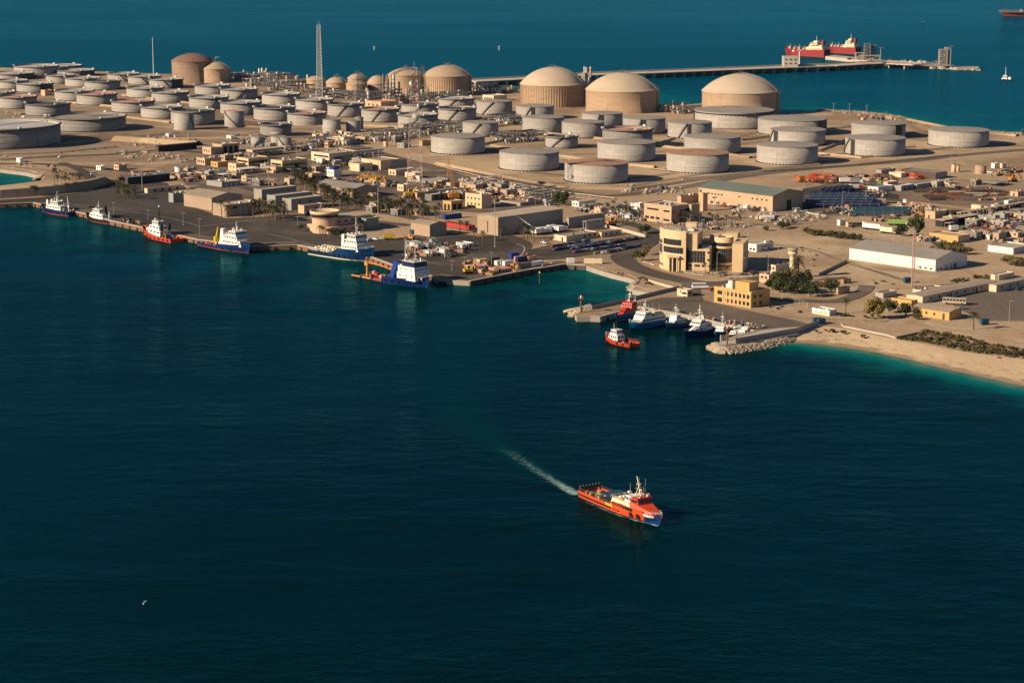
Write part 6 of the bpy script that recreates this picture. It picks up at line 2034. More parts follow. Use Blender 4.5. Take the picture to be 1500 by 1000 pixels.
for i in range(3):
 for sg in (1, -1):
  mb = MB()
  mb.tube((.01 * L + i * .155 * L, sg * B * .49, 1.0), (.14 * L + i * .155 * L, sg * B * .50, 1.0), .5, n=8)
  mb.build('fender', M['crane_orange' if i < 2 else 'hull_red'], r)
railing(r, [(.66 * L, -B * .36, 10.6), (.70 * L, -B * .36, 10.6)])
railing(r, [(.90 * L, -B * .3, 4.6), (.99 * L, 0, 6.0), (.90 * L, B * .3, 4.6)])
tyres(r, us, rows, (.5, .58, .66), 1.8, .6)
topside(r, .72 * L, .87 * L, 7, 13.47, 10, 14)
topside(r, .655 * L, .70 * L, 8, 10.6, 6, 15)
topside(r, .90 * L, .96 * L, 5, 4.4, 6, 16)
s, az, L = vessel_frame((640, 409.5), (688, 417.5), 16, False)
r = thing('pontoon', 'flat dark work pontoon moored between the navy vessel and the container quay', 'pontoon', s, az)
mb = MB()
c0, c1, c2, c3 = G(634, 405, 0), G(642, 417, 0), G(690, 416, 0), G(682, 404, 0)
inv = Matrix.Rotation(-az, 4, 'Z') @ Matrix.Translation(-s)
P = [inv @ q for q in (c0, c1, c2, c3)]
mb.prism([(p.x, p.y) for p in P], -1, 1.5)
mb.build('hull', M['hull_black'], r)
mb = MB()
mb.prism([(p.x * .97 + P[0].x * .03, p.y * .97 + P[0].y * .03) for p in P], 1.51, 1.62)
mb.build('deck', M['asphalt'], r)
put('gangway', (16, 3, .5), 'galv', r, tuple((inv @ G(680, 414, 0)).xy) + (1.63,), -.2)
MA = 'craft moored stern-to in the small harbour'
B = 8
r, L, us, rows = workboat((901.5, 473.5), (940, 458), B, 'red crew boat with blue hull, innermost berth beside the mole', 'hull_bright', [(0, 2.4), (.5, 3.0), (1, 4.2)], False, group=MA, name='crew_boat')
house(r, 'fore_cabin', .40 * L, .88 * L, B * .84, 2.6, 3.2, 'hull_red', 6.0, 0, .82, 0, 4, 0, .6, .25, fw=.42)
house(r, 'wheelhouse', .38 * L, .60 * L, B * .7, 5.4, 2.4, 'hull_red', 1.2, .2, .9, 4, 4, 2, .4, .36, 'hull_red', .3)
mast(r, .48 * L, 7.8, 6, 0, -.8, 'boat_white', 3, .2)
mast(r, .36 * L, 4.4, 6, 1.5, 0, 'boat_white', 2, .15)
antennas(r, [(.44 * L, 1.5, 7.8), (.5 * L, -1.5, 7.8)], 4)
dome(r, .44 * L, -1, 7.9, .5)
cargo(r, 'deck_gear', [(.2 * L, 1, 1.6, 3, 2, 1.5), (.1 * L, -1.5, 1.6, 2, 2, 1.2), (.28 * L, -1.5, 1.6, 2, 2, 1.8)], 'boat_white')
B = 9.5
r, L, us, rows = workboat((922, 483.5), (981, 474.5), B, 'large white crew boat with bright blue hull and a long window row', 'hull_bright', [(0, 2.6), (.55, 3.0), (.8, 3.4), (1, 4.0)], group=MA, name='crew_boat', boot='hull_blue', fine=.66, strake=None)
house(r, 'deckhouse', .08 * L, .84 * L, B * .84, 2.2, 2.7, 'boat_white', 3.2, 0, .94, 14, 5, 3, .42, .32, ws=.7, fw=.74)
house(r, 'wheelhouse', .46 * L, .72 * L, B * .66, 4.9, 2.5, 'boat_white', 1.8, .2, .88, 5, 5, 3, .42, .34, 'boat_white', .35)
put('fore_hatch', (2.4, 2.6, .5), 'yellow', r, (.87 * L, 0, 3.0))
house(r, 'after_house', .14 * L, .36 * L, B * .6, 4.9, 1.8, 'boat_cream', .4, .2, .92, 3, 0, 2)
mast(r, .55 * L, 7.4, 5.5, 0, -.8, 'boat_white', 3, .2)
for i in range(9):
 put('deck_gear', rnd.choice([(1.2, 1, .9), (.9, .9, 1.5), (2, .8, .6)]), rnd.choice(['boat_cream', 'mid_metal', 'wood', 'pale_red', 'crane_orange']), r, (rnd.uniform(.1, .45) * L, rnd.uniform(-.3, .3) * B, 4.95 if i % 2 else 4.95))
antennas(r, [(.5 * L, 1.5, 7.5), (.6 * L, -1.5, 7.5), (.3 * L, 0, 6.8), (.2 * L, 2, 6.8)], 4)
railing(r, [(.10 * L, -B * .4, 4.9), (.44 * L, -B * .4, 4.9)])
railing(r, [(.84 * L, -B * .36, 3.5), (.99 * L, 0, 4.0), (.84 * L, B * .36, 3.5)])
B = 6.8
r, L, us, rows = workboat((975.5, 483), (1016.5, 474.5), B, 'small white work boat with light blue hull and orange roof gear', 'hull_bright', [(0, 1.8), (.5, 2.0), (1, 3.4)], group=MA, name='work_boat', boot='hull_blue')
house(r, 'deckhouse', .25 * L, .80 * L, B * .7, 1.4, 2.3, 'boat_white', 1.4, 0, .93, 6, 4, 2, .42, .32, fw=.66)
house(r, 'wheelhouse', .48 * L, .70 * L, B * .56, 3.7, 2.2, 'boat_white', .7, .2, .92, 3, 4, 2, .4, .38, 'boat_white', .3)
put('life_raft', (1.4, 1.2, .7), 'hull_red', r, (.42 * L, .8, 3.75))
put('life_raft', (1.4, 1.2, .7), 'crane_orange', r, (.36 * L, -.9, 3.75))
mast(r, .56 * L, 5.9, 5.5, 0, 0, 'boat_white', 3, .16)
antennas(r, [(.5 * L, 1, 5.9), (.64 * L, -1, 5.9)], 3)
cargo(r, 'deck_gear', [(.1 * L, 0, 1.0, 2, 3, 1.2), (.18 * L, 1.4, 1.0, 1.4, 1.4, 1.6)], 'mid_metal')
railing(r, [(.8 * L, -B * .34, 2.8), (.98 * L, 0, 3.3), (.8 * L, B * .34, 2.8)])
B = 8.8
r, L, us, rows = workboat((1002.5, 497.2), (1051, 488), B, 'sleek patrol yacht with white raked bow cabin and navy hull', 'hull_navy', [(0, 2.6), (.5, 3.0), (1, 4.2)], group=MA, name='patrol_yacht', cat='yacht', boot='hull_navy', fine=.52, strake=None)
house(r, 'fore_cabin', .30 * L, .93 * L, B * .86, 2.4, 3.0, 'boat_white', 8.5, 0, .72, 4, 0, 0, .22, .26, fw=.22)
house(r, 'wheelhouse', .34 * L, .62 * L, B * .62, 5.2, 2.4, 'boat_white', 2.6, .2, .85, 4, 4, 2, .35, .42, 'boat_white', .25, ws=.85)
house(r, 'after_house', .12 * L, .36 * L, B * .72, 2.4, 3.4, 'boat_white', .5, .3, .9, 4, 0, 2, .5, .25)
mast(r, .42 * L, 7.6, 7.0, 0, -.5, 'boat_white', 4, .25)
mast(r, .30 * L, 5.8, 5.0, 0, 0, 'boat_white', 3, .16)
dome(r, .36 * L, 1.4, 7.6, .6)
dome(r, .36 * L, -1.4, 7.6, .6)
antennas(r, [(.46 * L, 1.5, 7.6), (.46 * L, -1.5, 7.6), (.2 * L, 1, 5.8), (.16 * L, -1.6, 5.8)], 3.5)
cargo(r, 'deck_gear', [(.06 * L, 1.4, 1.8, 2, 2, 1.4), (.06 * L, -1.6, 1.8, 1.6, 1.8, 1.2)], 'mid_metal')
B = 6
r, L, us, rows = workboat((1047.5, 494.5), (1078, 486.5), B, 'small pilot boat with white wheelhouse between the yacht and the red launch', 'hull_bright', [(0, 1.6), (.5, 1.8), (1, 3.0)], group=MA, name='pilot_boat')
house(r, 'wheelhouse', .42 * L, .74 * L, B * .66, 1.6, 2.8, 'boat_white', .9, 0, .92, 4, 4, 2, .5, .3, 'boat_white', .3)
mast(r, .52 * L, 4.4, 6.5, 0, 0, 'boat_white', 3, .15)
put('life_raft', (1.2, 1, .7), 'red_paint', r, (.40 * L, 1, 4.5))
cargo(r, 'deck_gear', [(.2 * L, 0, .9, 3, 2.6, 1.6)], 'pipe_blue')
cargo(r, 'engine_box', [(.08 * L, 0, .9, 1.4, 3, 1.2)], 'galv')
antennas(r, [(.6 * L, 1, 4.5)], 4)
B = 4.6
r, L, us, rows = workboat((1065, 496.3), (1092, 487.5), B, 'low red launch beside the jetty wall', 'hull_red', [(0, 1.1), (.5, 1.2), (1, 2.0)], group=MA, name='launch', deck='boat_white', boot='hull_black')
house(r, 'cabin', .30 * L, .66 * L, B * .66, .9, 1.5, 'boat_white', 1.4, .2, .85, 3, 2, 1, .4, .36)
put('outboard_motor', (.8, .7, 1.3), 'hull_black', r, (-.2, 0, .6))
B = 5.2
r, L, us, rows = workboat((1078, 496), (1110, 487.5), B, 'white motor boat with long cabin, nearest the jetty wall', 'boat_white', [(0, 1.5), (.5, 1.7), (1, 2.4)], group=MA, name='motor_boat', deck='boat_white', boot='hull_blue', strake=None)
house(r, 'cabin', .22 * L, .78 * L, B * .74, 1.2, 1.7, 'boat_white', 2.2, .2, .86, 5, 3, 1, .4, .36, 'boat_white', .1)
house(r, 'flybridge', .30 * L, .52 * L, B * .6, 2.9, 1.0, 'boat_white', .6, 0, .9, 0, 3, 0)
antennas(r, [(.4 * L, .8, 3.9), (.4 * L, -.8, 3.9)], 2.5)
cargo(r, 'engine_box', [(.06 * L, 0, .7, 1.6, 3, 1.1)], 'galv')
B = 4.8
r, L, us, rows = workboat((1072, 491), (1098, 483), B, 'second white motor boat, half hidden behind the red launch', 'boat_white', [(0, 1.4), (.5, 1.6), (1, 2.2)], group=MA, name='motor_boat', deck='boat_white', boot='hull_blue', strake=None)
house(r, 'cabin', .28 * L, .74 * L, B * .72, 1.1, 1.6, 'boat_white', 1.8, .2, .86, 4, 3, 1, .4, .36, 'boat_white', .1)
antennas(r, [(.4 * L, .8, 2.8)], 3)
for o_ in [q for q in COL.objects if q.get('group') == MA]:
 n_ = {'crew_boat': 16, 'patrol_yacht': 14, 'work_boat': 12, 'pilot_boat': 8}.get(o_.name.split('.')[0], 3)
 Lh = max(v.co.x for c_ in o_.children if c_.name.startswith('hull') for v in c_.data.vertices)
 topside(o_, .02 * Lh, .26 * Lh, Lh * .16, 1.7 if n_ > 8 else .9, n_, int(Lh * 10))
B = 7.6
r, L, us, rows = workboat((886.5, 498.2), (921, 509.2), B, 'orange pilot boat with white wheelhouse moving off the harbour mouth', 'hull_orange', [(0, 1.3), (.45, 1.4), (.5, 1.9), (1, 3.2)], name='pilot_boat', boot='hull_red', deck='deck_red')
house(r, 'deckhouse', .46 * L, .86 * L, B * .62, 1.5, 2.6, 'boat_white', 1.8, .2, .92, 4, 3, 2, .42, .3, fw=.66)
house(r, 'wheelhouse', .52 * L, .74 * L, B * .5, 4.1, 2.0, 'boat_white', .8, .2, .9, 4, 4, 3, .35, .42, 'boat_white', .3)
mast(r, .62 * L, 6.1, 5.5, 0, 0, 'hull_black', 2, .14)
mast(r, .66 * L, 6.1, 3.0, .8, 0, 'boat_white', 2, .1, False)
for i in range(6):
 put('deck_gear', rnd.choice([(1.2, 1, .9), (1.6, 1.2, .7), (.9, .9, 1.3)]), rnd.choice(['rust', 'mid_metal', 'hull_orange', 'pipe_dark']), r, (rnd.uniform(.08, .4) * L, rnd.uniform(-.3, .3) * B, .6))
put('life_ring', (.5, .2, .5), 'hull_red', r, (.5 * L, -B * .33, 3.0))
railing(r, [(.05 * L, -B * .44, 1.3), (.42 * L, -B * .46, 1.4)], 'hull_orange')
railing(r, [(.86 * L, -B * .26, 2.6), (.98 * L, 0, 3.2), (.86 * L, B * .26, 2.6)])
tyres(r, us, rows, (.2, .4), .9, .4)
ribbon('wake', [(921, 506, 2.6, .75), (932, 507.5, 3.2, .5), (945, 509.5, 4.0, .2)])
B = 6
r, L, us, rows = workboat((1465.5, 118.2), (1481, 119), B, 'lone small white boat with a tall mast on the open sea at right', 'hull_navy', [(0, 1.6), (.5, 1.8), (1, 3.0)], name='motor_boat', boot='hull_navy')
house(r, 'cabin', .38 * L, .90 * L, B * .8, 1.6, 4.4, 'boat_white', 2.0, .6, .85, 3, 2, 0)
house(r, 'after_cabin', .04 * L, .30 * L, B * .7, 1.2, 3.0, 'boat_white', .3, .3, .9)
mast(r, .55 * L, 6.0, 9.0, 0, 0, 'boat_white', 2, .45, False)
def tanker(bow, stern, B, label, H=10, col='tanker_red', boot='boot_red', bz=1.5):
 r, L, us, rows = workboat(bow, stern, B, label, col, [(0, H), (.28, H * .98), (.3, H * .92), (.9, H * .95), (1, H * 1.12)], True, boot, 'deck_red', 'tanker', 'ship', 'tankers at sea', .80, 1.0, None, bootz=bz)
 house(r, 'deckhouse', .05 * L, .44 * L, B * .85, H - 1, 3.6, 'boat_cream', .5, 0, .98, 8, 5, 0, .5, .2)
 house(r, 'upper_house', .07 * L, .38 * L, B * .75, H + 2.6, 3, 'boat_cream', .8, .6, .96, 6, 4, 0, .5, .2)
 house(r, 'bridge', .16 * L, .33 * L, B * 1.0, H + 5.6, 2.8, 'boat_cream', .5, .3, .98, 5, 8, 0, .4, .4, 'boat_cream', .5)
 house(r, 'monkey_island', .20 * L, .29 * L, B * .5, H + 8.6, 2.0, 'boat_cream', .3, .3, .9, 0, 0, 0)
 mb = MB()
 mb.box((.10 * L, 0, H + 5.6), (L * .05, B * .3, 6), 0, 0, (.8, .8, 0, 0))
 mb.build('funnel', M[col], r)
 mast(r, .25 * L, H + 10, 7, 0, 0, 'boat_cream', 2, .4, False)
 mast(r, .95 * L, H, 9, 0, 0, 'pipe_dark', 1, .4, False)
 railing(r, [(.46 * L, -B * .48, H * .95), (.98 * L, -B * .15, H * 1.1)], 'pipe_pale', 1.2, .1)
 for i in range(4):
  mb = MB()
  x = (.52 + i * .11) * L
  mb.box((x, 0, H - 1), (3, B * .5, 2 + i % 2))
  mb.tube((x, 0, H), (x + 1.5, 0, H + 3.5 + 1.5 * (i % 2)), .4, n=5)
  mb.build('deck_gear', M['pipe_pale'], r)
 return r, L
r, L = tanker((1149.5, 80.5), (1206.5, 84.5), 15, 'red tanker with cream bridge house at the terminal, left one of two', 9.5)
for sg in (1, -1):
 put('hull_emblem', (2.6, .2, 2.2), 'text_white', r, (.72 * L, sg * 7.42, 5.2))
r, L = tanker((1213.5, 77), (1252.5, 80), 14, 'red tanker behind the terminal causeway, right one of two', 9)
tanker((1462, 23.5), (1690, 26), 34, 'long dull red tanker low on the horizon at the right edge', 8.5, 'mid_metal', 'boot_red', 4)
def pier():
 P0 = [(690, 118.5), (760, 115), (858, 109), (960, 105.5), (1060, 101.5), (1150, 98), (1215, 95.8), (1262, 93), (1296, 91.6), (1318, 92.6), (1345, 94.2)]
 Q = [G(x, y, 6) for x, y in P0]
 root = thing('pier', 'long low concrete pier on many piles reaching out to the tanker terminal', 'pier', Q[0])
 o = Q[0]
 mb = MB()
 for a, b in zip(Q, Q[1:]):
  d = b - a
  c = (a + b) / 2 - o
  mb.box((c.x, c.y, -1.0), (d.length + 1, 25, 1.0), 0, math.atan2(d.y, d.x))
 mb.build('deck', M['pier_deck'], root)
 mb = MB()
 for a, b in zip(Q, Q[1:]):
  d = b - a
  n = Vector((-d.y, d.x, 0)).normalized()
  for q in (11.0, 9.0):
   mb.tube(a - o + n * q + Vector((0, 0, 1.0)), b - o + n * q + Vector((0, 0, 1.0)), .55, n=5)
 mb.build('pipeline', M['pipe_pale'], root)
 total = 0
 for a, b in zip(Q, Q[1:]):
  d = b - a
  n = max(1, int(d.length / 13))
  nr = Vector((-d.y, d.x, 0)).normalized()
  for i in range(n):
   p = a + d * (i + .5) / n - o
   total += 1
   if total > 95:
    continue
   put('pile', (1.8, 20.0, 8.0), 'concrete', root, (p.x, p.y, -9.01), math.atan2(d.y, d.x))
 p = G(1158, 98, 6) - o
 mb = MB()
 mb.box((p.x, p.y + 6, 0), (17, 15, 12))
 mb.build('gatehouse', M['concrete_pale'], root)
 for i in range(6):
  put('window', (1.8, .3, 1.6), 'window', root, (p.x - 5.5 + (i % 3) * 5.5, p.y - 1.55, 3 + (i // 3) * 4.5))
 r2 = thing('loading_terminal', 'sea terminal platform with loading towers where the red tankers berth', 'terminal', G(1300, 92, 0))
 o2 = G(1300, 92, 0)
 def poly(px, z0, z1, name, m):
  b_ = MB()
  b_.prism([((G(x, y, z1) - o2).x, (G(x, y, z1) - o2).y) for x, y in px], z0, z1)
  return b_.build(name, M[m], r2)
 poly([(1209, 82.6), (1222, 80.8), (1308, 89.4), (1312, 91.6), (1296, 92), (1256, 87.2)], -2, 4.2, 'causeway', 'concrete_pale')
 poly([(1300, 92.6), (1312, 90.2), (1350, 92.3), (1388, 94.4), (1402, 96.6), (1434, 97.6), (1434, 99.0), (1402, 98.9), (1386, 97.6), (1340, 95.4)], -2, 3.2, 'breakwater', 'concrete')
 mb = MB()
 for i in range(170):
  u = rnd.random()
  q = G(1308 + u * 126, 94.4 + u * 5.2, 3) - o2
  s_ = rnd.uniform(1.4, 3.2)
  mb.box((q.x + rnd.uniform(-2, 2), q.y + rnd.uniform(-5, 3), rnd.uniform(-2, .6)), (s_, s_ * 1.3, rnd.uniform(1.6, 3.2)), 0, rnd.random() * 3, (.6, .6, 0, 0))
 mb.build('armour_blocks', M['rock_pale'], r2)
 def tower(px, py, w, d, h, n, m='mid_metal', name='loading_tower'):
  q = G(px, py, 6) - o2
  b_ = MB()
  for k in range(n + 1):
   b_.box((q.x, q.y, 6 + h * k / n), (w, d, .7))
  for sx in (-1, 1):
   for sy in (-1, 1):
    b_.tube((q.x + sx * w * .48, q.y + sy * d * .48, 6), (q.x + sx * w * .48, q.y + sy * d * .48, 6 + h), .6, n=4)
  for k in range(n):
   b_.tube((q.x - w * .48, q.y - d * .48, 6 + h * k / n), (q.x + w * .48, q.y - d * .48, 6 + h * (k + 1) / n), .4, n=4)
   b_.box((q.x + rnd.uniform(-.2, .2) * w, q.y, 6 + h * k / n + .7), (w * .45, d * .5, h / n * .6))
  b_.build(name, M[m], r2)
 tower(1270, 85, 7, 7, 17, 4)
 tower(1279, 84.5, 6, 6, 15, 4)
 tower(1276, 88, 20, 9, 5, 1, 'concrete')
 tower(1259, 84, 10, 8, 5, 1, 'pipe_pale')
 tower(1381, 94.5, 9, 8, 17, 6, 'pipe_pale')
 tower(1386, 94.0, 4, 8, 19, 6, 'concrete')
 for x, y, h in ((1290, 86.5, 14), (1392.5, 95, 22), (1171, 92, 15)):
  q = G(x, y, 6) - o2
  b_ = MB()
  b_.tube((q.x, q.y, 4), (q.x, q.y, 6 + h), 1.0, .8, n=6)
  b_.box((q.x, q.y, 6 + h - .5), (5, 3, .8))
  b_.build('mast_pole', M['paint_white' if x < 1200 else 'mid_metal'], r2)
 for i in range(40):
  u = rnd.random()
  q = G(1240 + u * 160, 86.5 + u * 8.5 + rnd.uniform(-1, 1.5), 6) - o2
  put('deck_equipment', rnd.choice([(3, 2, 2), (2, 2, 3), (5, 2, 1.5)]), rnd.choice(['pipe_pale', 'concrete', 'pale_red', 'paint_white', 'mid_metal']), r2, (q.x, q.y, 6.01))
pier()
def beacon(px, py, h, label, base='rock', col='rust', z=0, w=1.0, name='beacon'):
 c = G(px, py, z)
 r = thing(name, label, 'beacon', c)
 mb = MB()
 mb.tube((0, 0, -1), (0, 0, h * .8), w * .32, w * .25, n=8)
 mb.build('post', M[col], r)
 mb = MB()
 mb.box((0, 0, h * .8), (w * 1.6, w * 1.6, h * .05))
 for i in range(6):
  a = i * PI / 3
  mb.tube((w * .7 * math.cos(a), w * .7 * math.sin(a), h * .85), (w * .7 * math.cos(a), w * .7 * math.sin(a), h * .93), .05, n=3)
 mb.build('platform', M[col], r)
 mb = MB()
 mb.lathe([(w * .25, h * .85), (w * .25, h * .97), (.02, h)], 8)
 mb.build('lantern', M['paint_white'], r)
 return r
beacon(851, 459, 9, 'brown harbour light post on the rocky mole head', col='rust', z=2, w=1.6)
beacon(1065, 507.5, 10, 'rusty light post at the tip of the rock jetty', col='rust', z=1.5, w=1.3)
beacon(790.5, 415, 6.5, 'small dark marker post standing in the bay', col='pipe_dark', w=1.2)
beacon(548, 73.5, 5, 'pale sea marker far out, left one of two on the open sea', col='paint_white', w=1.8)
beacon(731, 73.5, 5.5, 'pale sea marker far out, right one of two on the open sea', col='paint_white', w=1.8)
beacon(1352, 34, 3, 'tiny dark buoy near the horizon', col='pipe_dark', w=2.4, name='buoy')
for q, (x, y, lb) in enumerate(((212.5, 881, 'white seabird floating on the dark water, slightly further out'), (210, 884.5, 'white seabird floating on the dark water, slightly nearer'))):
 mb = MB()
 mb.lathe([(.02, -.05), (.22, .0), (.30, .12), (.22, .26), (.02, .3)], 10)
 mb.v = [(x_ * 1.9, y_, z_) for x_, y_, z_ in mb.v]
 mb.lathe([(.02, .2), (.13, .3), (.13, .42), (.02, .5)], 8, 0, (.5, 0))
 mb.tube((.6, 0, .38), (.8, 0, .36), .04, .01, n=4)
 mb.tube((-.5, 0, .18), (-.9, 0, .26), .1, .02, n=4)
 o = mb.build('seabird', M['boat_white'], None, G(x, y, 0))
 o.rotation_euler = (0, 0, .6 + q)
 o.scale = (.75, .75, .75)
 tag(o, lb, 'bird', 'seabirds on the water')
def lattice(px, py, ytop, wb, wt, bays, label, mats, cat='tower', name='lattice_tower', leg=.25, plat=None, dish=None):
 c, t = GT(px, py)
 H = (py - ytop) / FPX * t / CP
 root = thing(name, label, cat, c)
 mb = MB()
 for b in range(bays):
  k = b % len(mats)
  z0, z1 = H * b / bays, H * (b + 1) / bays
  w0, w1 = wb + (wt - wb) * (b / bays) ** .8, wb + (wt - wb) * ((b + 1) / bays) ** .8
  P0 = [(sx * w0 / 2, sy * w0 / 2, z0) for sx, sy in ((-1, -1), (1, -1), (1, 1), (-1, 1))]
  P1 = [(sx * w1 / 2, sy * w1 / 2, z1) for sx, sy in ((-1, -1), (1, -1), (1, 1), (-1, 1))]
  for i in range(4):
   j = (i + 1) % 4
   mb.tube(P0[i], P1[i], leg, n=4, m=k, caps=False)
   mb.tube(P0[i], P1[j], leg * .55, n=3, m=k, caps=False)
   mb.tube(P0[j], P1[i], leg * .55, n=3, m=k, caps=False)
   mb.tube(P1[i], P1[j], leg * .55, n=3, m=k, caps=False)
 mb.build('lattice', [M[q] for q in mats], root)
 for zf, w in (plat or []):
  mb = MB()
  mb.box((0, 0, H * zf), (w, w, .3))
  mb.rail([(-w / 2, -w / 2, H * zf + .3), (w / 2, -w / 2, H * zf + .3), (w / 2, w / 2, H * zf + .3), (-w / 2, w / 2, H * zf + .3), (-w / 2, -w / 2, H * zf + .3)], 1.1, .08)
  mb.build('platform', M['mid_metal'], root)
 for zf, r, a in (dish or []):
  mb = MB()
  w = wb + (wt - wb) * zf ** .8
  mb.tube((math.cos(a) * w * .55, math.sin(a) * w * .55, H * zf), (math.cos(a) * (w * .55 + 1), math.sin(a) * (w * .55 + 1), H * zf), r, r, n=12)
  mb.build('dish_antenna', M['paint_white'], root)
 mb = MB()
 mb.tube((0, 0, H), (0, 0, H * 1.04 + 1), leg * .7, n=4)
 mb.build('tip', M[mats[-1]], root)
 return root, H
lattice(468.5, 144, 40, 6.5, 3.2, 22, 'tall grey lattice mast rising above the small domes', ['paint_white'], leg=.22, name='lattice_mast', cat='mast')
r, H = lattice(608, 281, 104, 11.5, 3.8, 20, 'red and white lattice tower standing in the centre works', ['pale_red', 'paint_white'], leg=.15, plat=[(.55, 7.5), (.82, 6.5), (.99, 5)], dish=[(.62, 1.6, -1.6), (.7, 1.3, -.6), (.88, 1.2, -2.4)])
lattice(619, 154, 100, 9, 3.5, 9, 'grey flare derrick behind the top of the red and white tower', ['mid_metal'], leg=.26, name='flare_derrick', cat='derrick', plat=[(.5, 8), (.85, 7)])
r, H = lattice(527, 154, 108, 5, 4.2, 9, 'grey derrick with braced arms in front of the small banded dome', ['mid_metal'], leg=.28, name='flare_derrick', cat='derrick', plat=[(.45, 7), (.8, 6)])
mb = MB()
for sx, z0, z1 in ((-11, 0, H * .62), (12, 0, H * .55), (8, H * .5, H * .9)):
 mb.tube((sx, 0, z0), (0, 0, z1), .45, n=4)
mb.build('brace', M['mid_metal'], r)
lattice(1337, 421, 338, 1.5, 1.2, 22, 'slim red and pale guyed lattice mast beside the long white warehouse', ['pale_red', 'galv'], leg=.13, name='guyed_mast', cat='mast')
def pole(px, py, ytop, label, w=.28, head='flood', m='galv', name='light_mast', cat='light mast', group=None):
 c, t = GT(px, py)
 H = (py - ytop) / FPX * t / CP
 root = thing(name, label, cat, c, 0, group)
 mb = MB()
 mb.tube((0, 0, 0), (0, 0, H), w, w * .6, n=6)
 mb.box((0, 0, -.1), (w * 4, w * 4, .5))
 mb.build('pole', M[m], root)
 mb = MB()
 if head == 'flood':
  mb.box((0, 0, H - .2), (3.2, .5, .25), 0, .5)
  for i in (-1.2, 0, 1.2):
   mb.box((i * math.cos(.5) - .2, i * math.sin(.5) - .3, H), (.8, .6, .6), 0, .5)
 elif head == 'arm':
  mb.tube((0, 0, H - .2), (1.3, -.5, H + .3), w * .6, n=5)
  mb.box((1.4, -.5, H + .2), (.7, .35, .18))
 elif head == 'double':
  mb.tube((-1.1, .4, H + .1), (1.1, -.4, H + .1), w * .45, n=5)
  mb.box((1.2, -.42, H), (.6, .35, .18))
  mb.box((-1.2, .42, H), (.6, .35, .18))
 else:
  mb.tube((0, 0, H), (0, 0, H + .8), w * .3, n=4)
 mb.build('lamp_head', M[m], root)
 return root
pole(225, 109, 57, 'very thin pale mast at the far left shore', .55, 'tip', 'paint_white', 'thin_mast', 'mast')
for x, y, yt, lb in ((554, 324, 272, 'tall light mast at the right end of the long brown-grey shed'), (725, 362, 290, 'tall light mast in front of the big hangar'),
                     (394, 285, 233, 'tall light mast behind the three narrow warehouses'), (208.5, 281, 226, 'tall light mast beside the blue-roofed shed'),
                     (555, 252, 205, 'thin light mast left of the small cream house by the red tower'), (435, 232, 205, 'thin post by the pair of little white tanks'),
                     (656, 264, 226, 'thin post just right of the leftmost big flat tank'),
                     (1046, 332, 290, 'pale lamp post in front of the beige hall, left one'), (1096, 350, 306, 'pale lamp post in front of the beige hall, right one'),
                     (1233, 318, 282, 'pale post at the pipe racks right of the hall'), (1268, 300, 268, 'pale post with a green box in the storage yard'),
                     (1308, 352, 318, 'lamp post behind the long white warehouse'), (1288, 356, 322, 'thin lamp post at the hedge'),
                     (1443, 378, 340, 'thin pole with a lamp near the right edge store'), (1478, 473, 441, 'thin lamp post in the middle of the bus yard'),
                     (1050, 406, 370, 'street lamp before the glass drum of the office'), (1087, 402, 378, 'lamp post with round head before the office side block'),
                     (1125, 398, 374, 'lamp post on the road right of the office'), (1139, 392, 362, 'lamp post near the cream single-storey house'),
                     (880, 382, 368, 'short lamp post at the shore road bend'), (1495, 210, 190, 'thin pole on the right shore'),
                     (1394, 236, 222, 'thin pole at the track right of the bright banded tank'), (850, 262, 240, 'post in front of the rusty-roofed tank')):
 pole(x, y, yt, lb, .26 if y - yt > 40 else .15, 'flood' if y - yt > 40 else 'arm')
for x, y, yt in ((1221, 165.5, 152), (1244, 167, 153), (1269.5, 169, 155), (1297.5, 175, 165), (1326, 181, 174), (1040, 170, 156), (1000, 168, 150), (985, 166, 148)):
 pole(x, y, yt, 'pale lamp post along the far shore edge', .22, 'double', group='lamp posts along the far shore', name='lamp_post', cat='lamp post')
for x, y, yt in ((166.5, 312, 297), (217, 322, 308), (292.5, 344, 321), (268.5, 330, 312), (436, 330, 318), (681, 398, 377), (696, 396, 378), (720, 390, 370), (662, 396, 382)):
 pole(x, y, yt, 'thin lamp post on the quay edge', .15, 'double', group='lamp posts on the quay', name='lamp_post', cat='lamp post')
for i in range(22):
 x, y = rnd.uniform(962, 1090), rnd.uniform(316, 334)
 y = 318 + (x - 962) * .10 + rnd.uniform(-4, 12)
 pole(x, y, y - rnd.uniform(8, 14), 'slim post among the palms between the office and the hall', .18, 'arm', group='posts between office and hall', name='lamp_post', cat='lamp post')
for i in range(16):
 x = 880 + i * 9 + rnd.uniform(-3, 3)
 y = 318 + rnd.uniform(-14, 14)
 pole(x, y, y - rnd.uniform(8, 15), 'slim post in the sandy plant yard left of the beige office', .16, 'tip', group='posts in the sandy plant yard', name='post', cat='post')
c, t = GT(666, 292)
root = thing('lattice_crane', 'orange crawler crane with a very long thin lattice boom in the centre yard', 'crane', c)
u = t / FPX
mb = MB()
mb.box((0, 0, 1.2), (6, 4, 3.2), 0, .3)
mb.box((-3, -.5, 1.4), (2.6, 4, 2.4), 0, .3)
mb.build('cab', M['crane_orange'], root)
mb = MB()
for sy in (-2, 2):
 mb.box((0, sy, 0), (7, 1.2, 1.3), 0, 0)
mb.build('crawler_track', M['rubber'], root)
top = Vector((-11 * u, 6, 64 * u / CP))
ft = Vector((0, 0, 3.5))
mb = MB()
d = (top - ft)
for off in ((-.9, 0), (.9, 0), (0, .9)):
 o3 = Vector((off[0], off[1], 0))
 mb.tube(ft + o3, ft + d * .5 + o3 * 1.2, .15, n=4)
 mb.tube(ft + d * .5 + o3 * 1.2, top, .15, n=4)
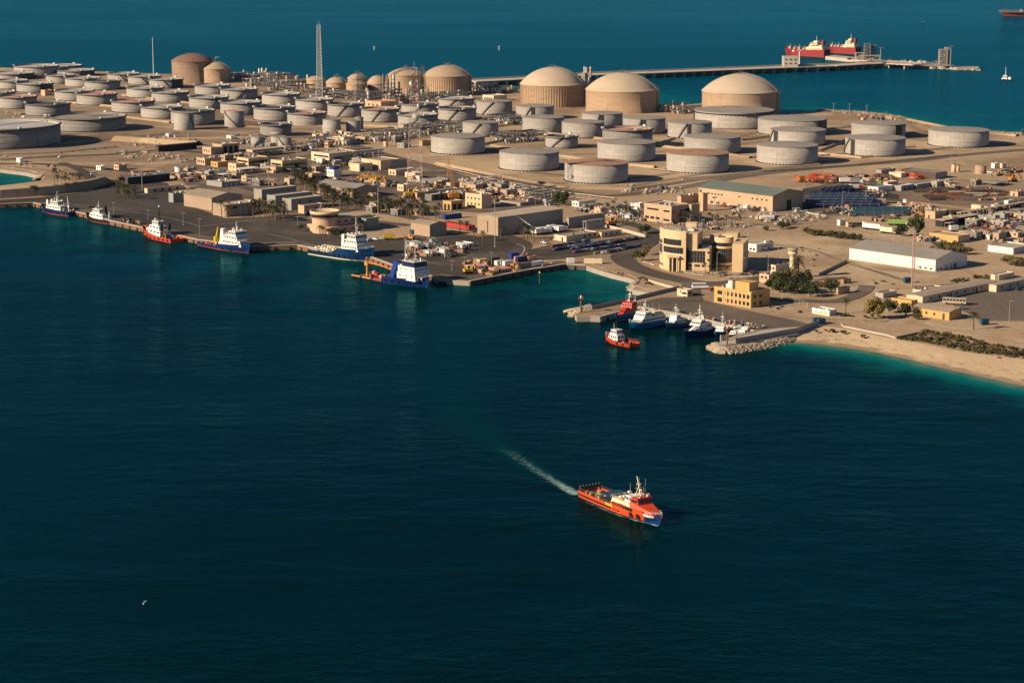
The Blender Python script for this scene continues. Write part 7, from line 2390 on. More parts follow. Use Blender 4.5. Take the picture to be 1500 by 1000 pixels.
for i in range(26):
 a, b = i / 26, (i + 1) / 26
 s_ = 1 if i % 2 else -1
 mb.tube(ft + d * a + Vector((.9 * s_ * (1 - a), 0, 0)), ft + d * b + Vector((-.9 * s_ * (1 - b), 0, 0)), .12, n=3)
mb.tube(top, top - Vector((0, 0, 14)), .1, n=4)
mb.box(tuple(top - Vector((0, 0, 15))), (.9, .9, 1.4))
mb.build('boom', M['crane_orange'], root)
c, t = GT(*V('J', 290, 560))
u = t / FPX / 5
root = thing('crane_truck', 'white mobile crane with raised telescopic boom before the big hangar', 'crane', c, .2)
mb = MB()
mb.box((0, 0, .9), (10, 2.6, 1.2))
mb.box((-4, 0, 2.1), (2, 2.5, 1.6))
mb.box((1.5, 0, 2.1), (3, 2.4, 1.8))
mb.build('body', M['car_white'], root)
for x in (-3.6, -2.2, 1.8, 3.4):
 for y in (-1.2, 1.2):
  mb = MB()
  mb.tube((x, y - .2, .6), (x, y + .2, .6), .6, n=10)
  mb.build('wheel', M['rubber'], root)
mb = MB()
mb.tube((1.5, 0, 3.6), (-10, 1, 3.6 + 98 * u), .55, .3, n=6)
mb.build('boom', M['car_white'], root)
def fence(pts, label, h=2.2, step=4, m='galv', infill='wire'):
 P = [G(x, y) for x, y in pts]
 root = thing('fence', label, 'fence', P[0])
 o = P[0]
 mb = MB()
 cnt = 0
 for a, b in zip(P, P[1:]):
  d = b - a
  n = max(1, int(d.length / step))
  for i in range(n):
   p = a + d * i / n - o
   mb.tube(p, p + Vector((0, 0, h)), .09, n=4)
  for k in ((.3, .65, 1.0) if infill == 'wire' else (1.0,)):
   mb.tube(a - o + Vector((0, 0, h * k)), b - o + Vector((0, 0, h * k)), .05, n=3)
  if infill == 'wall':
   rz = math.atan2(d.y, d.x)
   c = (a + b) / 2 - o
   mb.box((c.x, c.y, -.2), (d.length, .3, h + .2), 0, rz)
 mb.build('fence_panel', M[m], root)
 for p in (P[0], P[-1]):
  put('end_post', (.3, .3, h + .3), m, root, (p.x - o.x + .25, p.y - o.y, 0))
fence([(1200, 163.5), (1262, 167.5), (1316, 174), (1335, 181), (1372, 189), (1420, 194.5), (1500, 199.5)], 'thin shore fence on posts along the far right coast', 2.6, 6, 'rust')
fence([(1240, 346), (1300, 354), (1356, 362), (1370, 366)], 'wire fence with pale posts at the back of the long white warehouse', 3.0, 4)
fence([(1232, 476), (1236, 479), (1300, 492), (1312, 496)], 'low white kerb wall along the top of the beach', .7, 10, 'concrete_pale', 'wall')
fence([(1312, 496), (1358, 486)], 'dark low wall running inland from the beach', .9, 10, 'mid_metal', 'wall')
fence([(1078, 503), (1168, 487.2), (1198, 476.6)], 'grey wave wall along the outer side of the jetty', 2.4, 30, 'concrete', 'wall')
fence([(1055, 499.5), (1066, 498)], 'pale end block of the jetty wall', 2.6, 30, 'concrete_pale', 'wall')
fence([(866, 453.2), (900, 446), (963, 431), (990, 424.5)], 'long low wave wall on the mole', 1.8, 30, 'concrete', 'wall')
fence([(990, 424), (974, 419.5), (950, 412.5)], 'pale stone wall of the small square by the bay', 1.2, 30, 'concrete_pale', 'wall')
fence([(870, 372.5), (910, 366), (945, 358)], 'sand-coloured low wall between the car park and the road', 1.4, 20, 'concrete_pale', 'wall')
fence([(887, 333), (920, 341), (945, 348)], 'white boundary wall by the orange digger', 1.8, 20, 'concrete_pale', 'wall')
fence([(1145, 438), (1165, 444), (1182, 452)], 'row of pale posts with a rail by the harbour garden', 2.8, 5, 'concrete_pale')
fence([(1175, 290.5), (1240, 287), (1290, 282)], 'white rail fence at the back of the pipe racks', 1.5, 5, 'paint_white')
fence([(1176, 312), (1210, 318), (1252, 316), (1312, 308)], 'pale wall in front of the pipe racks', 1.3, 20, 'concrete_pale', 'wall')
fence([(1240, 384), (1200, 404)], 'dark low wall crossing the sand flat near the mushroom tower', 1.5, 20, 'mid_metal', 'wall')
def palm_meshes(seed):
 r = random.Random(seed)
 H = r.uniform(5.5, 7.5)
 tr = MB()
 lean = (r.uniform(-.5, .5), r.uniform(-.5, .5))
 pr = None
 for i in range(6):
  k = i / 5
  p = (lean[0] * k * k, lean[1] * k * k, H * k)
  if pr:
   tr.tube(pr, p, .30 - .10 * (k - .2), .30 - .10 * k, n=6, caps=False)
  pr = p
 cr = MB()
 nf = 30
 for i in range(nf):
  a = 2 * PI * i / nf + r.uniform(-.15, .15)
  el = r.uniform(-.5, 1.15)
  Lf = r.uniform(2.4, 3.4)
  pts = []
  for j in range(6):
   k = j / 5
   rr = Lf * k * math.cos(el * (1 - k * .3))
   z = Lf * k * math.sin(el) - 1.5 * k * k
   pts.append(Vector((pr[0] + rr * math.cos(a), pr[1] + rr * math.sin(a), pr[2] + z)))
  sd = Vector((-math.sin(a), math.cos(a), 0))
  for j in range(5):
   for q in range(2):
    w = .85 * (1 - abs((j + q * .5) / 5 - .45) * 1.3)
    p0, p1 = pts[j].lerp(pts[j + 1], q * .5), pts[j].lerp(pts[j + 1], q * .5 + .34)
    for s in (1, -1):
     e = p1 + sd * s * w - Vector((0, 0, .25 * w)) + (p1 - p0) * .5
     cr.face([p0, p1, e], 0)
 return tr.mesh('trunk', M['palm_trunk']), cr.mesh('crown', M['leaf_palm'])
PALM = []
for k in range(4):
 a, b = palm_meshes(k)
 PALM.append((a, b))
PN = [0]
def palm(px, py, label, group=None, sc=1.0):
 k = PN[0] = (PN[0] + 1) % 4
 root = thing('palm_tree', label, 'palm', G(px, py), rnd.random() * 6.28, group)
 root.scale = (sc, sc, sc * rnd.uniform(.85, 1.2))
 link('trunk', PALM[k][0], root)
 link('crown', PALM[k][1], root)
 return root
def crown_mesh(seed, n, lobes, rad, flat, leaf, m, size=.55, hollow=.55):
 r = random.Random(seed)
 mb = MB()
 Ls = []
 for i in range(lobes):
  a = r.random() * 6.28
  q = r.uniform(.15, .75) * rad
  Ls.append((q * math.cos(a), q * math.sin(a), r.uniform(-.35, .55) * rad * flat, r.uniform(.30, .55) * rad))
 for i in range(n):
  x, y, z, R = r.choice(Ls)
  v = Vector((r.gauss(0, 1), r.gauss(0, 1), r.gauss(0, 1))).normalized() * R * (hollow + (1 - hollow) * r.random() ** .5) * r.uniform(.85, 1.08)
  p = Vector((x, y, z)) + Vector((v.x, v.y, v.z * flat))
  s = size * r.uniform(.5, 1.25)
  n1 = (v.normalized() + Vector((r.gauss(0, .6), r.gauss(0, .6), r.gauss(0, .6)))).normalized()
  u = n1.orthogonal().normalized()
  w = n1.cross(u)
  a = r.random() * 6.28
  u, w = u * math.cos(a) + w * math.sin(a), w * math.cos(a) - u * math.sin(a)
  mb.face([p - u * s, p + w * s * .6, p + u * s, p - w * s * .5], 0)
 return mb
def tree(px, py, w, h, label, leafm='leaf_dark', group=None, seed=None, n=1500, trunk=.3, name='tree', cat='tree'):
 """w, h in metres"""
 seed = seed if seed is not None else rnd.randrange(10 ** 6)
 root = thing(name, label, cat, G(px, py), rnd.random() * 6.28, group)
 r = random.Random(seed)
 ch = h * (1 - trunk)
 zc = h - ch / 2
 mb = crown_mesh(seed, n, 11, w / 2, ch / w * 1.15, 0, leafm, size=.20 + w * .032)
 mb.v = [(x, y, z + zc) for x, y, z in mb.v]
 mb.build('crown', M[leafm], root)
 t = MB()
 t.tube((0, 0, -.2), (0, 0, h * trunk + ch * .2), .10 + h * .025, .06 + h * .015, n=7)
 for i in range(5):
  a = r.random() * 6.28
  t.tube((0, 0, h * trunk * .8), (math.cos(a) * w * .3, math.sin(a) * w * .3, zc + r.uniform(-.1, .25) * ch), .06 + h * .012, .04, n=5)
 t.build('trunk', M['bark'], root)
 return root
SHR = []
for k, (m_, fl) in enumerate((('leaf_dark', .7), ('leaf_olive', .6), ('leaf_scrub', .5), ('leaf_olive', .9))):
 mb = crown_mesh(50 + k, 320, 7, 1.0, fl, 0, m_, size=.17)
 z0 = min(v[2] for v in mb.v)
 mb.v = [(x, y, z - z0 * .8) for x, y, z in mb.v]
 SHR.append(mb.mesh('shrub', M[m_]))
def shrub(px, py, sc, label, group, kind=None):
 o = link('shrub', SHR[rnd.randrange(4) if kind is None else kind], None, G(px, py, LZ - .1), rnd.random() * 6.28)
 o.scale = (sc * rnd.uniform(.8, 1.3), sc * rnd.uniform(.8, 1.3), sc * rnd.uniform(.7, 1.1))
 tag(o, label, 'shrub', group)
 return o
def inpoly(p, poly):
 x, y = p
 c = False
 n = len(poly)
 for i in range(n):
  x1, y1 = poly[i]
  x2, y2 = poly[(i + 1) % n]
  if (y1 > y) != (y2 > y) and x < (x2 - x1) * (y - y1) / (y2 - y1) + x1:
   c = not c
 return c
def spots(poly, n, seed, mind=0):
 r = random.Random(seed)
 xs, ys = [p[0] for p in poly], [p[1] for p in poly]
 out = []
 tries = 0
 while len(out) < n and tries < n * 60:
  tries += 1
  p = (r.uniform(min(xs), max(xs)), r.uniform(min(ys), max(ys)))
  if inpoly(p, poly) and inpoly(p, LANDPX) and all((p[0] - q[0]) ** 2 + ((p[1] - q[1]) * 3) ** 2 > mind ** 2 for q in out):
   out.append(p)
 return out
def grove(v, poly, n, seed, label, group, sc=1.0, mind=3):
 for x, y in spots([V(v, *p) for p in poly], n, seed, mind):
  palm(x, y, label, group, sc * rnd.uniform(.85, 1.2))
grove('H', [(930, 190), (1000, 175), (1130, 270), (1140, 320), (1060, 300)], 26, 1, 'palm in the dark clump left of the long brown-grey shed', 'palms beside the long shed', 1.15)
grove('Q', [(330, 300), (520, 345), (700, 395), (620, 430), (400, 420), (350, 380)], 48, 2, 'palm in the grove between the long shed and the port control building', 'palms behind the port control building')
grove('I', [(330, 350), (600, 400), (830, 440), (800, 470), (600, 440), (380, 420)], 44, 3, 'palm in the loose row behind the tan roller-door warehouse', 'palms behind the roller-door warehouse', .95)
grove('H', [(690, 430), (880, 430), (900, 480), (760, 500), (700, 480)], 13, 4, 'palm on the traffic island before the three narrow warehouses', 'palms on the traffic island', 1.1)
grove('H', [(640, 390), (720, 400), (860, 400), (860, 420), (660, 425)], 6, 14, 'palm at the foot of the narrow warehouses', 'palms by the narrow warehouses', 1.0)
for x, y in ((425, 440), (470, 445), (655, 440)):
 palm(*V('H', x, y), 'palm at the front wall of the low tan annex', 'palms by the low tan annex', 1.1)
grove('G', [(770, 270), (900, 255), (1040, 280), (1000, 315), (880, 320)], 15, 5, 'small palm on the island of the left quay road', 'palms on the left road island', .9)
grove('G', [(340, 195), (460, 165), (600, 150), (640, 185), (480, 215)], 12, 6, 'small dark palm along the embankment near the inlet', 'palms along the embankment', .8)
grove('G', [(60, 290), (250, 275), (420, 265), (560, 250), (560, 258), (200, 292)], 11, 7, 'dark palm at the foot of the embankment wall', 'palms below the embankment', .8)
grove('H', [(1130, 560), (1290, 600), (1300, 620), (1150, 585)], 5, 8, 'palm in the garden before the port control building', 'palms before the port control building', .8)
for x, y in ((1000, 545), (1230, 575), (1300, 580)):
 tree(*V('H', x + 0, y), 5, 4.5, 'round green garden tree before the port control building', 'leaf_dark', 'garden trees before the port control building', n=500)
for x, y in ((1070, 600), (1135, 620), (1265, 600), (1430, 600), (970, 560), (1020, 550)):
 palm(*V('I', x, y), 'single palm on the car park before the big hangar', 'palms before the big hangar', .95)
for x, y in ((232, 612), (290, 600), (310, 615), (262, 622)):
 palm(*V('J', x, y), 'palm at the hangar corner by the white trucks', 'palms by the white trucks', 1.05)
for i in range(16):
 x = 985 + i * 6.6
 palm(x, 326 + (x - 985) * .06 + rnd.uniform(-2, 3), 'thin palm in the row behind the curved office', 'palms behind the curved office', .85)
for x, y in ((745, 620), (775, 615), (935, 630), (825, 628), (700, 605)):
 palm(*V('W', x, y), 'small palm along the kerb before the curved office', 'palms before the curved office', .7)
grove('J', [(820, 380), (1100, 400), (1100, 470), (860, 440)], 12, 9, 'thin palm in the sandy plant yard left of the beige office', 'palms in the sandy plant yard', .75, 6)
palm(*V('N', 1190, 428), 'lone palm at the corner of the bus yard', None, 1.25)
palm(*V('Y', 780, 210), 'palm in front of the tree cluster, left one', None, 1.0)
palm(*V('N', 410, 330), 'bushy palm right of the arched white house', None, 1.0)
palm(*V('N', 240, 220), 'palm right of the dark tree cluster', None, .9)
palm(*V('Y', 905, 120), 'tall palm rising out of the tree cluster', None, 1.7)
tree(*V('J', 508, 354), 9.5, 9.5, 'large round dark tree standing alone near the white houses', 'leaf_dark', n=2600, trunk=.12)
for i, (x, y, w_, h_, lf) in enumerate(((700, 190, 9, 7, 'leaf_dark'), (760, 205, 10, 8, 'leaf_dark'), (800, 150, 11, 9, 'leaf_olive'), (850, 215, 10, 7, 'leaf_dark'), (900, 200, 10, 8, 'leaf_dark'),
          (880, 150, 10, 9, 'leaf_olive'), (960, 215, 9, 7, 'leaf_dark'), (1000, 240, 9, 7, 'leaf_dark'), (960, 150, 9, 9, 'leaf_dark'), (730, 165, 8, 8, 'leaf_dark'), (1030, 215, 7, 6, 'leaf_dark'))):
 tree(*V('Y', x, y), w_, h_, 'dense tree in the dark cluster below the mushroom tower', lf, 'trees in the dark cluster', n=1300, trunk=.12)
tree(*V('Y', 1160, 215), 8, 8, 'round olive tree left of the small tan hut', 'leaf_olive', n=1500, trunk=.2)
tree(*V('N', 575, 362), 11, 10, 'big yellowish tree by the beach road', 'leaf_yellow', n=2400, trunk=.12)
tree(*V('N', 680, 325), 8, 7, 'dark bush-like tree just right of the yellowish tree', 'leaf_dark', n=1300, trunk=.1)
tree(*V('N', 780, 345), 8.5, 6.5, 'dark tree in front of the yellow house', 'leaf_dark', n=1300, trunk=.1)
tree(*V('N', 850, 368), 5, 3, 'low green bush at the corner of the yellow house', 'leaf_olive', n=600, trunk=.05)
tree(*V('L', 712, 588), 11, 13, 'tall dark tree beside the green truck in the yard', 'leaf_dark', n=2200, trunk=.12)
tree(*V('L', 600, 578), 9, 7, 'lower dark tree left of the tall dark one', 'leaf_dark', n=1300, trunk=.1)
for x, y, w_ in ((870, 690, 9), (930, 690, 11), (1000, 690, 11), (1060, 715, 10), (960, 715, 9)):
 tree(*V('L', x, y), w_, 5.5, 'spreading bush behind the long white warehouse, right side', 'leaf_olive', 'bushes right of the long white warehouse', n=900, trunk=.05)
for x, y, w_ in ((1390, 790, 9), (1450, 800, 10), (1500, 800, 10)):
 tree(*V('L', x, y), w_, 5, 'dark bush at the right edge above the barrack', 'leaf_olive', 'bushes at the right edge', n=900, trunk=.05)
for x, y, w_ in ((1110, 565, 6), (1160, 575, 7), (1220, 578, 9), (1280, 585, 10), (1340, 592, 9), (1385, 600, 8), (1440, 605, 6), (1480, 610, 6)):
 tree(*V('K', x, y), w_, 4, 'low spreading bush in the hedge across the sand flat', 'leaf_olive', 'hedge across the sand flat', n=800, trunk=.05)
for x, y, w_, h_ in ((925, 530, 6, 5), (960, 520, 5, 4), (810, 540, 4, 3)):
 tree(*V('K', x, y), w_, h_, 'green bush on the rubble before the beige hall', 'leaf_olive', 'bushes before the beige hall', n=700, trunk=.06)
for x, y in ((800, 690), (760, 740), (700, 745)):
 tree(*V('R', x, y + 20), 5.5, 6, 'small green tree at the road bend left of the curved office', 'leaf_olive', 'trees left of the curved office', n=800, trunk=.2)
for x, y in ((750, 510), (790, 500)):
 tree(*V('R', x, y + 10), 6, 5.5, 'green tree at the junction by the white boundary wall', 'leaf_dark', 'trees at the junction', n=700, trunk=.2)
for x, y in ((190, 350), (225, 345)):
 tree(*V('H', x, y), 5.5, 4.5, 'bushy tree at the left corner of the large tan warehouse', 'leaf_olive', 'trees at the large tan warehouse', n=700, trunk=.15)
for i in range(26):
 x, y = spots([V('B', *p) for p in ((480, 880), (800, 830), (1060, 960), (1300, 880), (1400, 960), (900, 990), (500, 960))], 26, 33, 4)[i]
 tree(x, y, rnd.uniform(4, 6), rnd.uniform(4, 6), 'small street tree among the tan office blocks', 'leaf_dark', 'street trees among the tan offices', n=260, trunk=.25)
for i, (x, y) in enumerate(spots([V('N', *p) for p in ((760, 490), (900, 440), (1150, 480), (1500, 560), (1640, 590), (1640, 640), (1500, 605), (1150, 560), (850, 500))], 230, 44, 1.4)):
 shrub(x, y, rnd.uniform(1.0, 2.2), 'dark low shrub in the scrub belt behind the beach', 'scrub belt behind the beach', rnd.choice([1, 2, 2]))
for x, y, s in ((238, 440, 1.6), (290, 435, 1.6), (340, 440, 1.8), (405, 450, 1.9), (520, 475, 1.8), (1350, 603, 1.2)):
 shrub(*V('N', x, y), s, 'round brown shrub alone on the beach sand', 'shrubs on the beach', 2)
for i, (x, y) in enumerate(spots([V('N', *p) for p in ((1060, 130), (1300, 90), (1260, 160), (1080, 165))], 32, 45, 2)):
 shrub(x, y, rnd.uniform(.9, 2.0), 'scrubby bush behind the long barrack', 'scrub behind the barrack', rnd.choice([1, 2, 3]))
for i, (x, y) in enumerate(spots([(1090, 360), (1230, 362), (1240, 395), (1300, 415), (1400, 420), (1330, 432), (1210, 410), (1130, 380)], 26, 46, 8)):
 shrub(x, y, rnd.uniform(.6, 1.3), 'small shrub dotted on the open sand flat', 'shrubs on the sand flat', rnd.choice([1, 2]))
for i, (x, y) in enumerate(spots([(900, 398), (960, 410), (1000, 424), (960, 420), (920, 410)], 18, 47, 3)):
 shrub(x, y, rnd.uniform(.6, 1.4), 'dry shrub on the bank between road and bay', 'shrubs on the bay bank', rnd.choice([1, 2]))
for i, (x, y) in enumerate(spots([(1050, 440), (1110, 452), (1200, 462), (1300, 470), (1330, 466), (1240, 458), (1150, 448)], 30, 48, 5)):
 shrub(x, y, rnd.uniform(.5, 1.4), 'green shrub along the harbour apron planting', 'shrubs along the harbour apron', rnd.choice([0, 1, 2]))
for i, (x, y) in enumerate(spots([(986, 392), (1080, 404), (1110, 398), (1110, 404), (1080, 410), (990, 399)], 24, 49, 3)):
 shrub(x, y, rnd.uniform(.5, 1.1), 'clipped shrub at the foot of the curved office', 'shrubs at the curved office', rnd.choice([0, 1]))
def car_proto(paint, kind='car'):
 root = thing('parked_car', 'x', 'car', (0, 0, -50))
 mb = MB()
 if kind == 'van':
  mb.box((0, 0, .35), (5.2, 2.0, 1.0))
  mb.box((-.2, 0, 1.35), (4.6, 1.95, .95), 0, 0, (.94, .9, -.1, 0))
 else:
  mb.box((0, 0, .35), (4.5, 1.8, .55), 0, 0, (.97, .96, 0, 0))
  mb.box((-.2, 0, .9), (2.5, 1.65, .55), 0, 0, (.68, .85, -.05, 0))
 mb.build('body', M[paint], root)
 mb = MB()
 if kind == 'van':
  mb.box((-.2, 0, 1.5), (4.66, 1.99, .5), 0, 0, (.98, .97, 0, 0))
 else:
  mb.box((-.2, 0, .97), (2.45, 1.68, .36), 0, 0, (.8, .9, -.03, 0))
 mb.build('window', M['window'], root)
 w = MB()
 w.tube((0, -.12, 0), (0, .12, 0), .34, n=10)
 wm = w.mesh('wheel', M['rubber'])
 for x in (-1.4, 1.4):
  for y in (-.85, .85):
   link('wheel', wm, root, (x, y, .34))
 return root
def park(proto_plan, px, py, rz, label, group=None, sc=1.0):
 return dup(proto_plan, G(px, py, LZ + .25), rz, label, group, sc)
CARS = []
PROTO = []
for p in ('car_white', 'car_white', 'car_silver', 'car_black', 'car_blue', 'car_red', 'car_sand'):
 r_ = car_proto(p)
 PROTO.append(r_)
VAN = car_proto('car_white', 'van')
PROTO.append(VAN)
bpy.context.view_layer.update()
CP_ = [tree_of(o) for o in PROTO[:-1]]
VP_ = tree_of(VAN)
CNAME = ['white', 'white', 'silver', 'black', 'blue', 'red', 'sand-coloured']
def cars_row(a, b, n, rz, place, group, jit=.3, gap=.12):
 A, B_ = G(*a), G(*b)
 for i in range(n):
  if rnd.random() < gap:
   continue
  p = A.lerp(B_, (i + .5) / n)
  k = rnd.choice([0, 2, 2, 3, 3, 3, 4, 4, 5, 6, 3, 4])
  c = dup(CP_[k], (p.x + rnd.uniform(-jit, jit), p.y + rnd.uniform(-jit, jit), LZ + .3), rz + rnd.uniform(-.05, .05) + (PI if rnd.random() < .5 else 0), '%s car %s' % (CNAME[k], place), group)
G1 = 'cars in the big car park'
for (a, b, n, w_) in (((810, 363), (862, 354.5), 20, 'in the upper row'), ((812, 367.5), (886, 356.5), 28, 'in the second row'), ((838, 366.5), (940, 350), 38, 'in the long middle row'), ((842, 371), (912, 361), 27, 'in the lower row')):
 cars_row(a, b, n, .78, w_ + ' of the big car park', G1, .3, .05)
cars_row((884, 372), (936, 361.5), 18, .35, 'along the road below the big car park', 'cars along the road below the car park')
cars_row((1008, 331), (1052, 337), 9, -.7, 'parked before the beige hall yard', 'cars before the beige hall', .3, .3)
cars_row((1046, 301), (1078, 305.5), 8, -.75, 'in the shade at the beige hall doors', 'cars at the beige hall doors', .3, .1)
cars_row((233, 279.5), (269, 277), 9, .78, 'by the low pale block left of the big warehouse', 'cars by the low pale block', .3, .1)
cars_row((420, 252), (520, 268), 16, -.7, 'among the works buildings', 'cars among the works buildings', .6, .3)
cars_row((300, 248), (350, 256), 8, -.7, 'on the inner works road', 'cars on the inner works road', .6, .4)
cars_row((560, 268), (600, 278), 8, -.7, 'on the machine park by the red tower', 'cars by the red tower', .6, .3)
for v, x, y, k, lb in (('I', 305, 612, 0, 'white car on the quay yard, leftmost of three'), ('I', 352, 606, 0, 'white car on the quay yard, middle of three'), ('I', 412, 603, 0, 'white car on the quay yard next to the yellow truck'),
                       ('J', 385, 632, 0, 'white car parked alone beside the white trucks'), ('A', 445, 853, 0, 'white car driving on the left inner road'), ('G', 402, 96, 3, 'dark car on the sand by the inlet'),
                       ('X', 790, 325, 3, 'dark car on the quay behind the white tug'), ('N', 1465, 185, 3, 'dark car at the barrack wall'), ('N', 1120, 300, 2, 'silver car behind the yellow house'), ('W', 770, 790, 5, 'dark red car left of the ochre office'),
                       ('K', 715, 850, 5, 'red car near the road lamp right of the curved office'), ('K', 740, 858, 3, 'black car right of the curved office'), ('L', 1410, 505, 0, 'white car at the right edge yard')):
 dup(CP_[k], GV(v, x, y, LZ + .3), rnd.choice([.78, -.78, .2]), lb)
dup(VP_, GV('W', 640, 768, LZ + .3), .12, 'white minibus with dark windows on the road below the curved office', None, (1.6, 1.35, 1.25))
for v, x, y, lb in (('L', 1430, 500, 'white van in the right edge yard'), ('G', 690, 132, 'white van at the root of the embankment'), ('B', 395, 1120 - 990, 'white van near the pale sand dome')):
 dup(VP_, GV(v, x, y, LZ + .3), .4, lb)
for o in PROTO:
 for c in list(o.children):
  bpy.data.objects.remove(c)
 bpy.data.objects.remove(o)
def truck(v, x, y, rz, label, cab='car_white', load='boat_white', L=9, kind='box', name='truck', group=None):
 root = thing(name, label, 'truck', GV(v, x, y, LZ + .25), rz, group)
 put('cab', (2.2, 2.4, 2.4), cab, root, (L / 2 - 1.1, 0, .6))
 put('windscreen', (.1, 2.1, .9), 'window', root, (L / 2 + .02, 0, 1.9))
 if kind == 'box':
  put('cargo_box', (L - 2.6, 2.5, 2.6), load, root, (-1.3, 0, 1.1))
 elif kind == 'flat':
  put('flatbed', (L - 2.6, 2.5, .4), load, root, (-1.3, 0, 1.1))
  put('load', (L - 4, 2.2, 1.2), 'pipe_dark', root, (-1.3, 0, 1.51))
 else:
  mb = MB()
  mb.box((-1.3, 0, 1.0), (L - 2.6, 2.4, .3))
  mb.tube((-L / 2 + .2, 0, 2.1), (L / 2 - 2.6, 0, 2.1), 1.15, n=12)
  mb.build('tank_body', M[load], root)
 put('chassis', (L - 1, 1.2, .5), 'dark_metal', root, (-.5, 0, .5))
 for xx in (-L / 2 + 1.2, -L / 2 + 2.5, L / 2 - 1.4):
  for yy in (-1.05, 1.05):
   mb = MB()
   mb.tube((xx, yy - .18, .5), (xx, yy + .18, .5), .5, n=10)
   mb.build('wheel', M['rubber'], root)
 return root
TW = 'white trucks before the big hangar'
for i, (x, y) in enumerate(((330, 560), (352, 566), (376, 556), (398, 560), (420, 552), (448, 540), (470, 543), (492, 546), (515, 548))):
 truck('J', x, y, .8, 'white truck in the row before the big hangar', 'car_white', 'boat_white', 8.5, 'box' if i % 3 else 'tank', 'truck', TW)
truck('L', 400, 533, -.72, 'white articulated trailer truck behind the hedge', 'car_white', 'boat_white', 15)
truck('L', 510, 560, -.72, 'pale covered trailer right of the articulated truck', 'car_sand', 'boat_cream', 11)
truck('L', 285, 512, .3, 'white flatbed truck at the hedge corner', 'car_white', 'mid_metal', 11, 'flat')
truck('L', 560, 340, -.3, 'white truck with a loaded flatbed in the storage yard', 'car_white', 'mid_metal', 14, 'flat')
truck('L', 1000, 545, .3, 'lime green and white truck by the dark open shed', 'lime', 'boat_white', 8)
truck('L', 580, 500, -.1, 'lime green topped truck left of the tall dark tree', 'boat_white', 'lime', 13)
truck('L', 385, 205, 0, 'long vehicle with a lime cab in the storage yard', 'lime', 'galv', 13, 'flat')
truck('L', 205, 190, .1, 'white roofed trailer by the orange scrap heap', 'car_white', 'boat_white', 11)
truck('L', 270, 195, .05, 'white truck cab with bluish box in the storage yard', 'car_white', 'galv', 9)
truck('L', 268, 240, .2, 'red and white truck at the storage yard fence', 'red_paint', 'boat_white', 9)
truck('I', 452, 604, .1, 'yellow dump truck on the quay yard', 'yellow', 'yellow', 7)
truck('K', 830, 465, .2, 'pale tanker truck with blue cab on the rubble', 'pipe_blue', 'boat_white', 12, 'tank')
root = thing('coach', 'cream coach with a dark window band parked beside the long barrack', 'coach', GV('N', 1075, 272, LZ + .25), -.3)
put('body', (11.5, 2.5, 2.7), 'car_sand', root, (0, 0, .5))
for s in (-1, 1):
 for i in range(7):
  put('window', (1.3, .1, .95), 'window', root, (-4.8 + i * 1.6, s * 1.23, 1.8))
 for x in (-3.6, 3.8):
  mb = MB()
  mb.tube((x, s * 1.0, .5), (x, s * 1.28, .5), .5, n=10)
  mb.build('wheel', M['rubber'], root)
for s in (-1, 1):
 put('windscreen', (.1, 2.1, 1.2), 'window', root, (s * 5.73, 0, 1.6))
def digger(v, x, y, rz, label, m='crane_orange', sc=1.0):
 root = thing('digger', label, 'excavator', GV(v, x, y, LZ + .25), rz)
 root.scale = (sc,) * 3
 for s in (-1.1, 1.1):
  put('crawler_track', (4, .7, .9), 'rubber', root, (0, s, 0))
 mb = MB()
 mb.box((-.4, 0, 1.0), (3.6, 2.6, 1.3))
 mb.box((.5, .7, 2.3), (1.5, 1.1, 1.3))
 mb.build('body', M[m], root)
 put('window', (1.3, .1, .8), 'window', root, (.5, .1, 2.6))
 mb = MB()
 mb.tube((1.2, 0, 1.8), (3.4, 0, 4.4), .3, n=5)
 mb.tube((3.4, 0, 4.4), (5.2, 0, 2.2), .24, n=5)
 mb.box((5.2, 0, 1.2), (.9, 1.2, 1.0))
 mb.build('arm', M[m], root)
digger('J', 878, 502, .4, 'orange digger beside the open canopy', 'crane_orange', 1.3)
digger('I', 610, 605, 2.6, 'small orange forklift-like digger alone on the quay yard', 'crane_orange', .9)
digger('I', 598, 298, .3, 'yellow machine with raised arm by the long low building', 'yellow', 1.6)
digger('S', 410, 690, .4, 'yellow loader at the container quay edge', 'yellow', 1.1)
digger('L', 1420, 180, .4, 'orange machine at the far right yard', 'crane_orange', 1.3)
for i, (x, y) in enumerate(spots([V('I', *p) for p in ((220, 165), (300, 155), (500, 195), (480, 215), (330, 195))], 9, 71, 4)):
 digger('f', x, y, rnd.random() * 6, 'orange or yellow machine in the machine park behind the long shed', rnd.choice(['crane_orange', 'yellow']), 1.0)
 o = [q for q in COL.objects if q.name.startswith('digger')][-1]
for o in COL.objects:
 if o.get('label') == 'orange or yellow machine in the machine park behind the long shed':
  o['group'] = 'machines behind the long shed'
def container(v, x, y, rz, label, m, L=6.1, z=0, group=None):
 root = thing('shipping_container', label, 'container', GV(v, x, y, LZ + .25) + Vector((0, 0, z)), rz, group)
 mb = MB()
 mb.box((0, 0, 0), (L, 2.44, 2.6))
 n = int(L / .45)
 for i in range(n):
  for s in (-1, 1):
   mb.box((-L / 2 + (i + .5) * L / n, s * 1.235, .15), (.18, .05, 2.3))
 mb.build('box', M[m], root)
 for s in (-1, 1):
  put('door', (.06, 1.1, 2.3), m, root, (-L / 2 - .04, s * .57, .15))
 return root
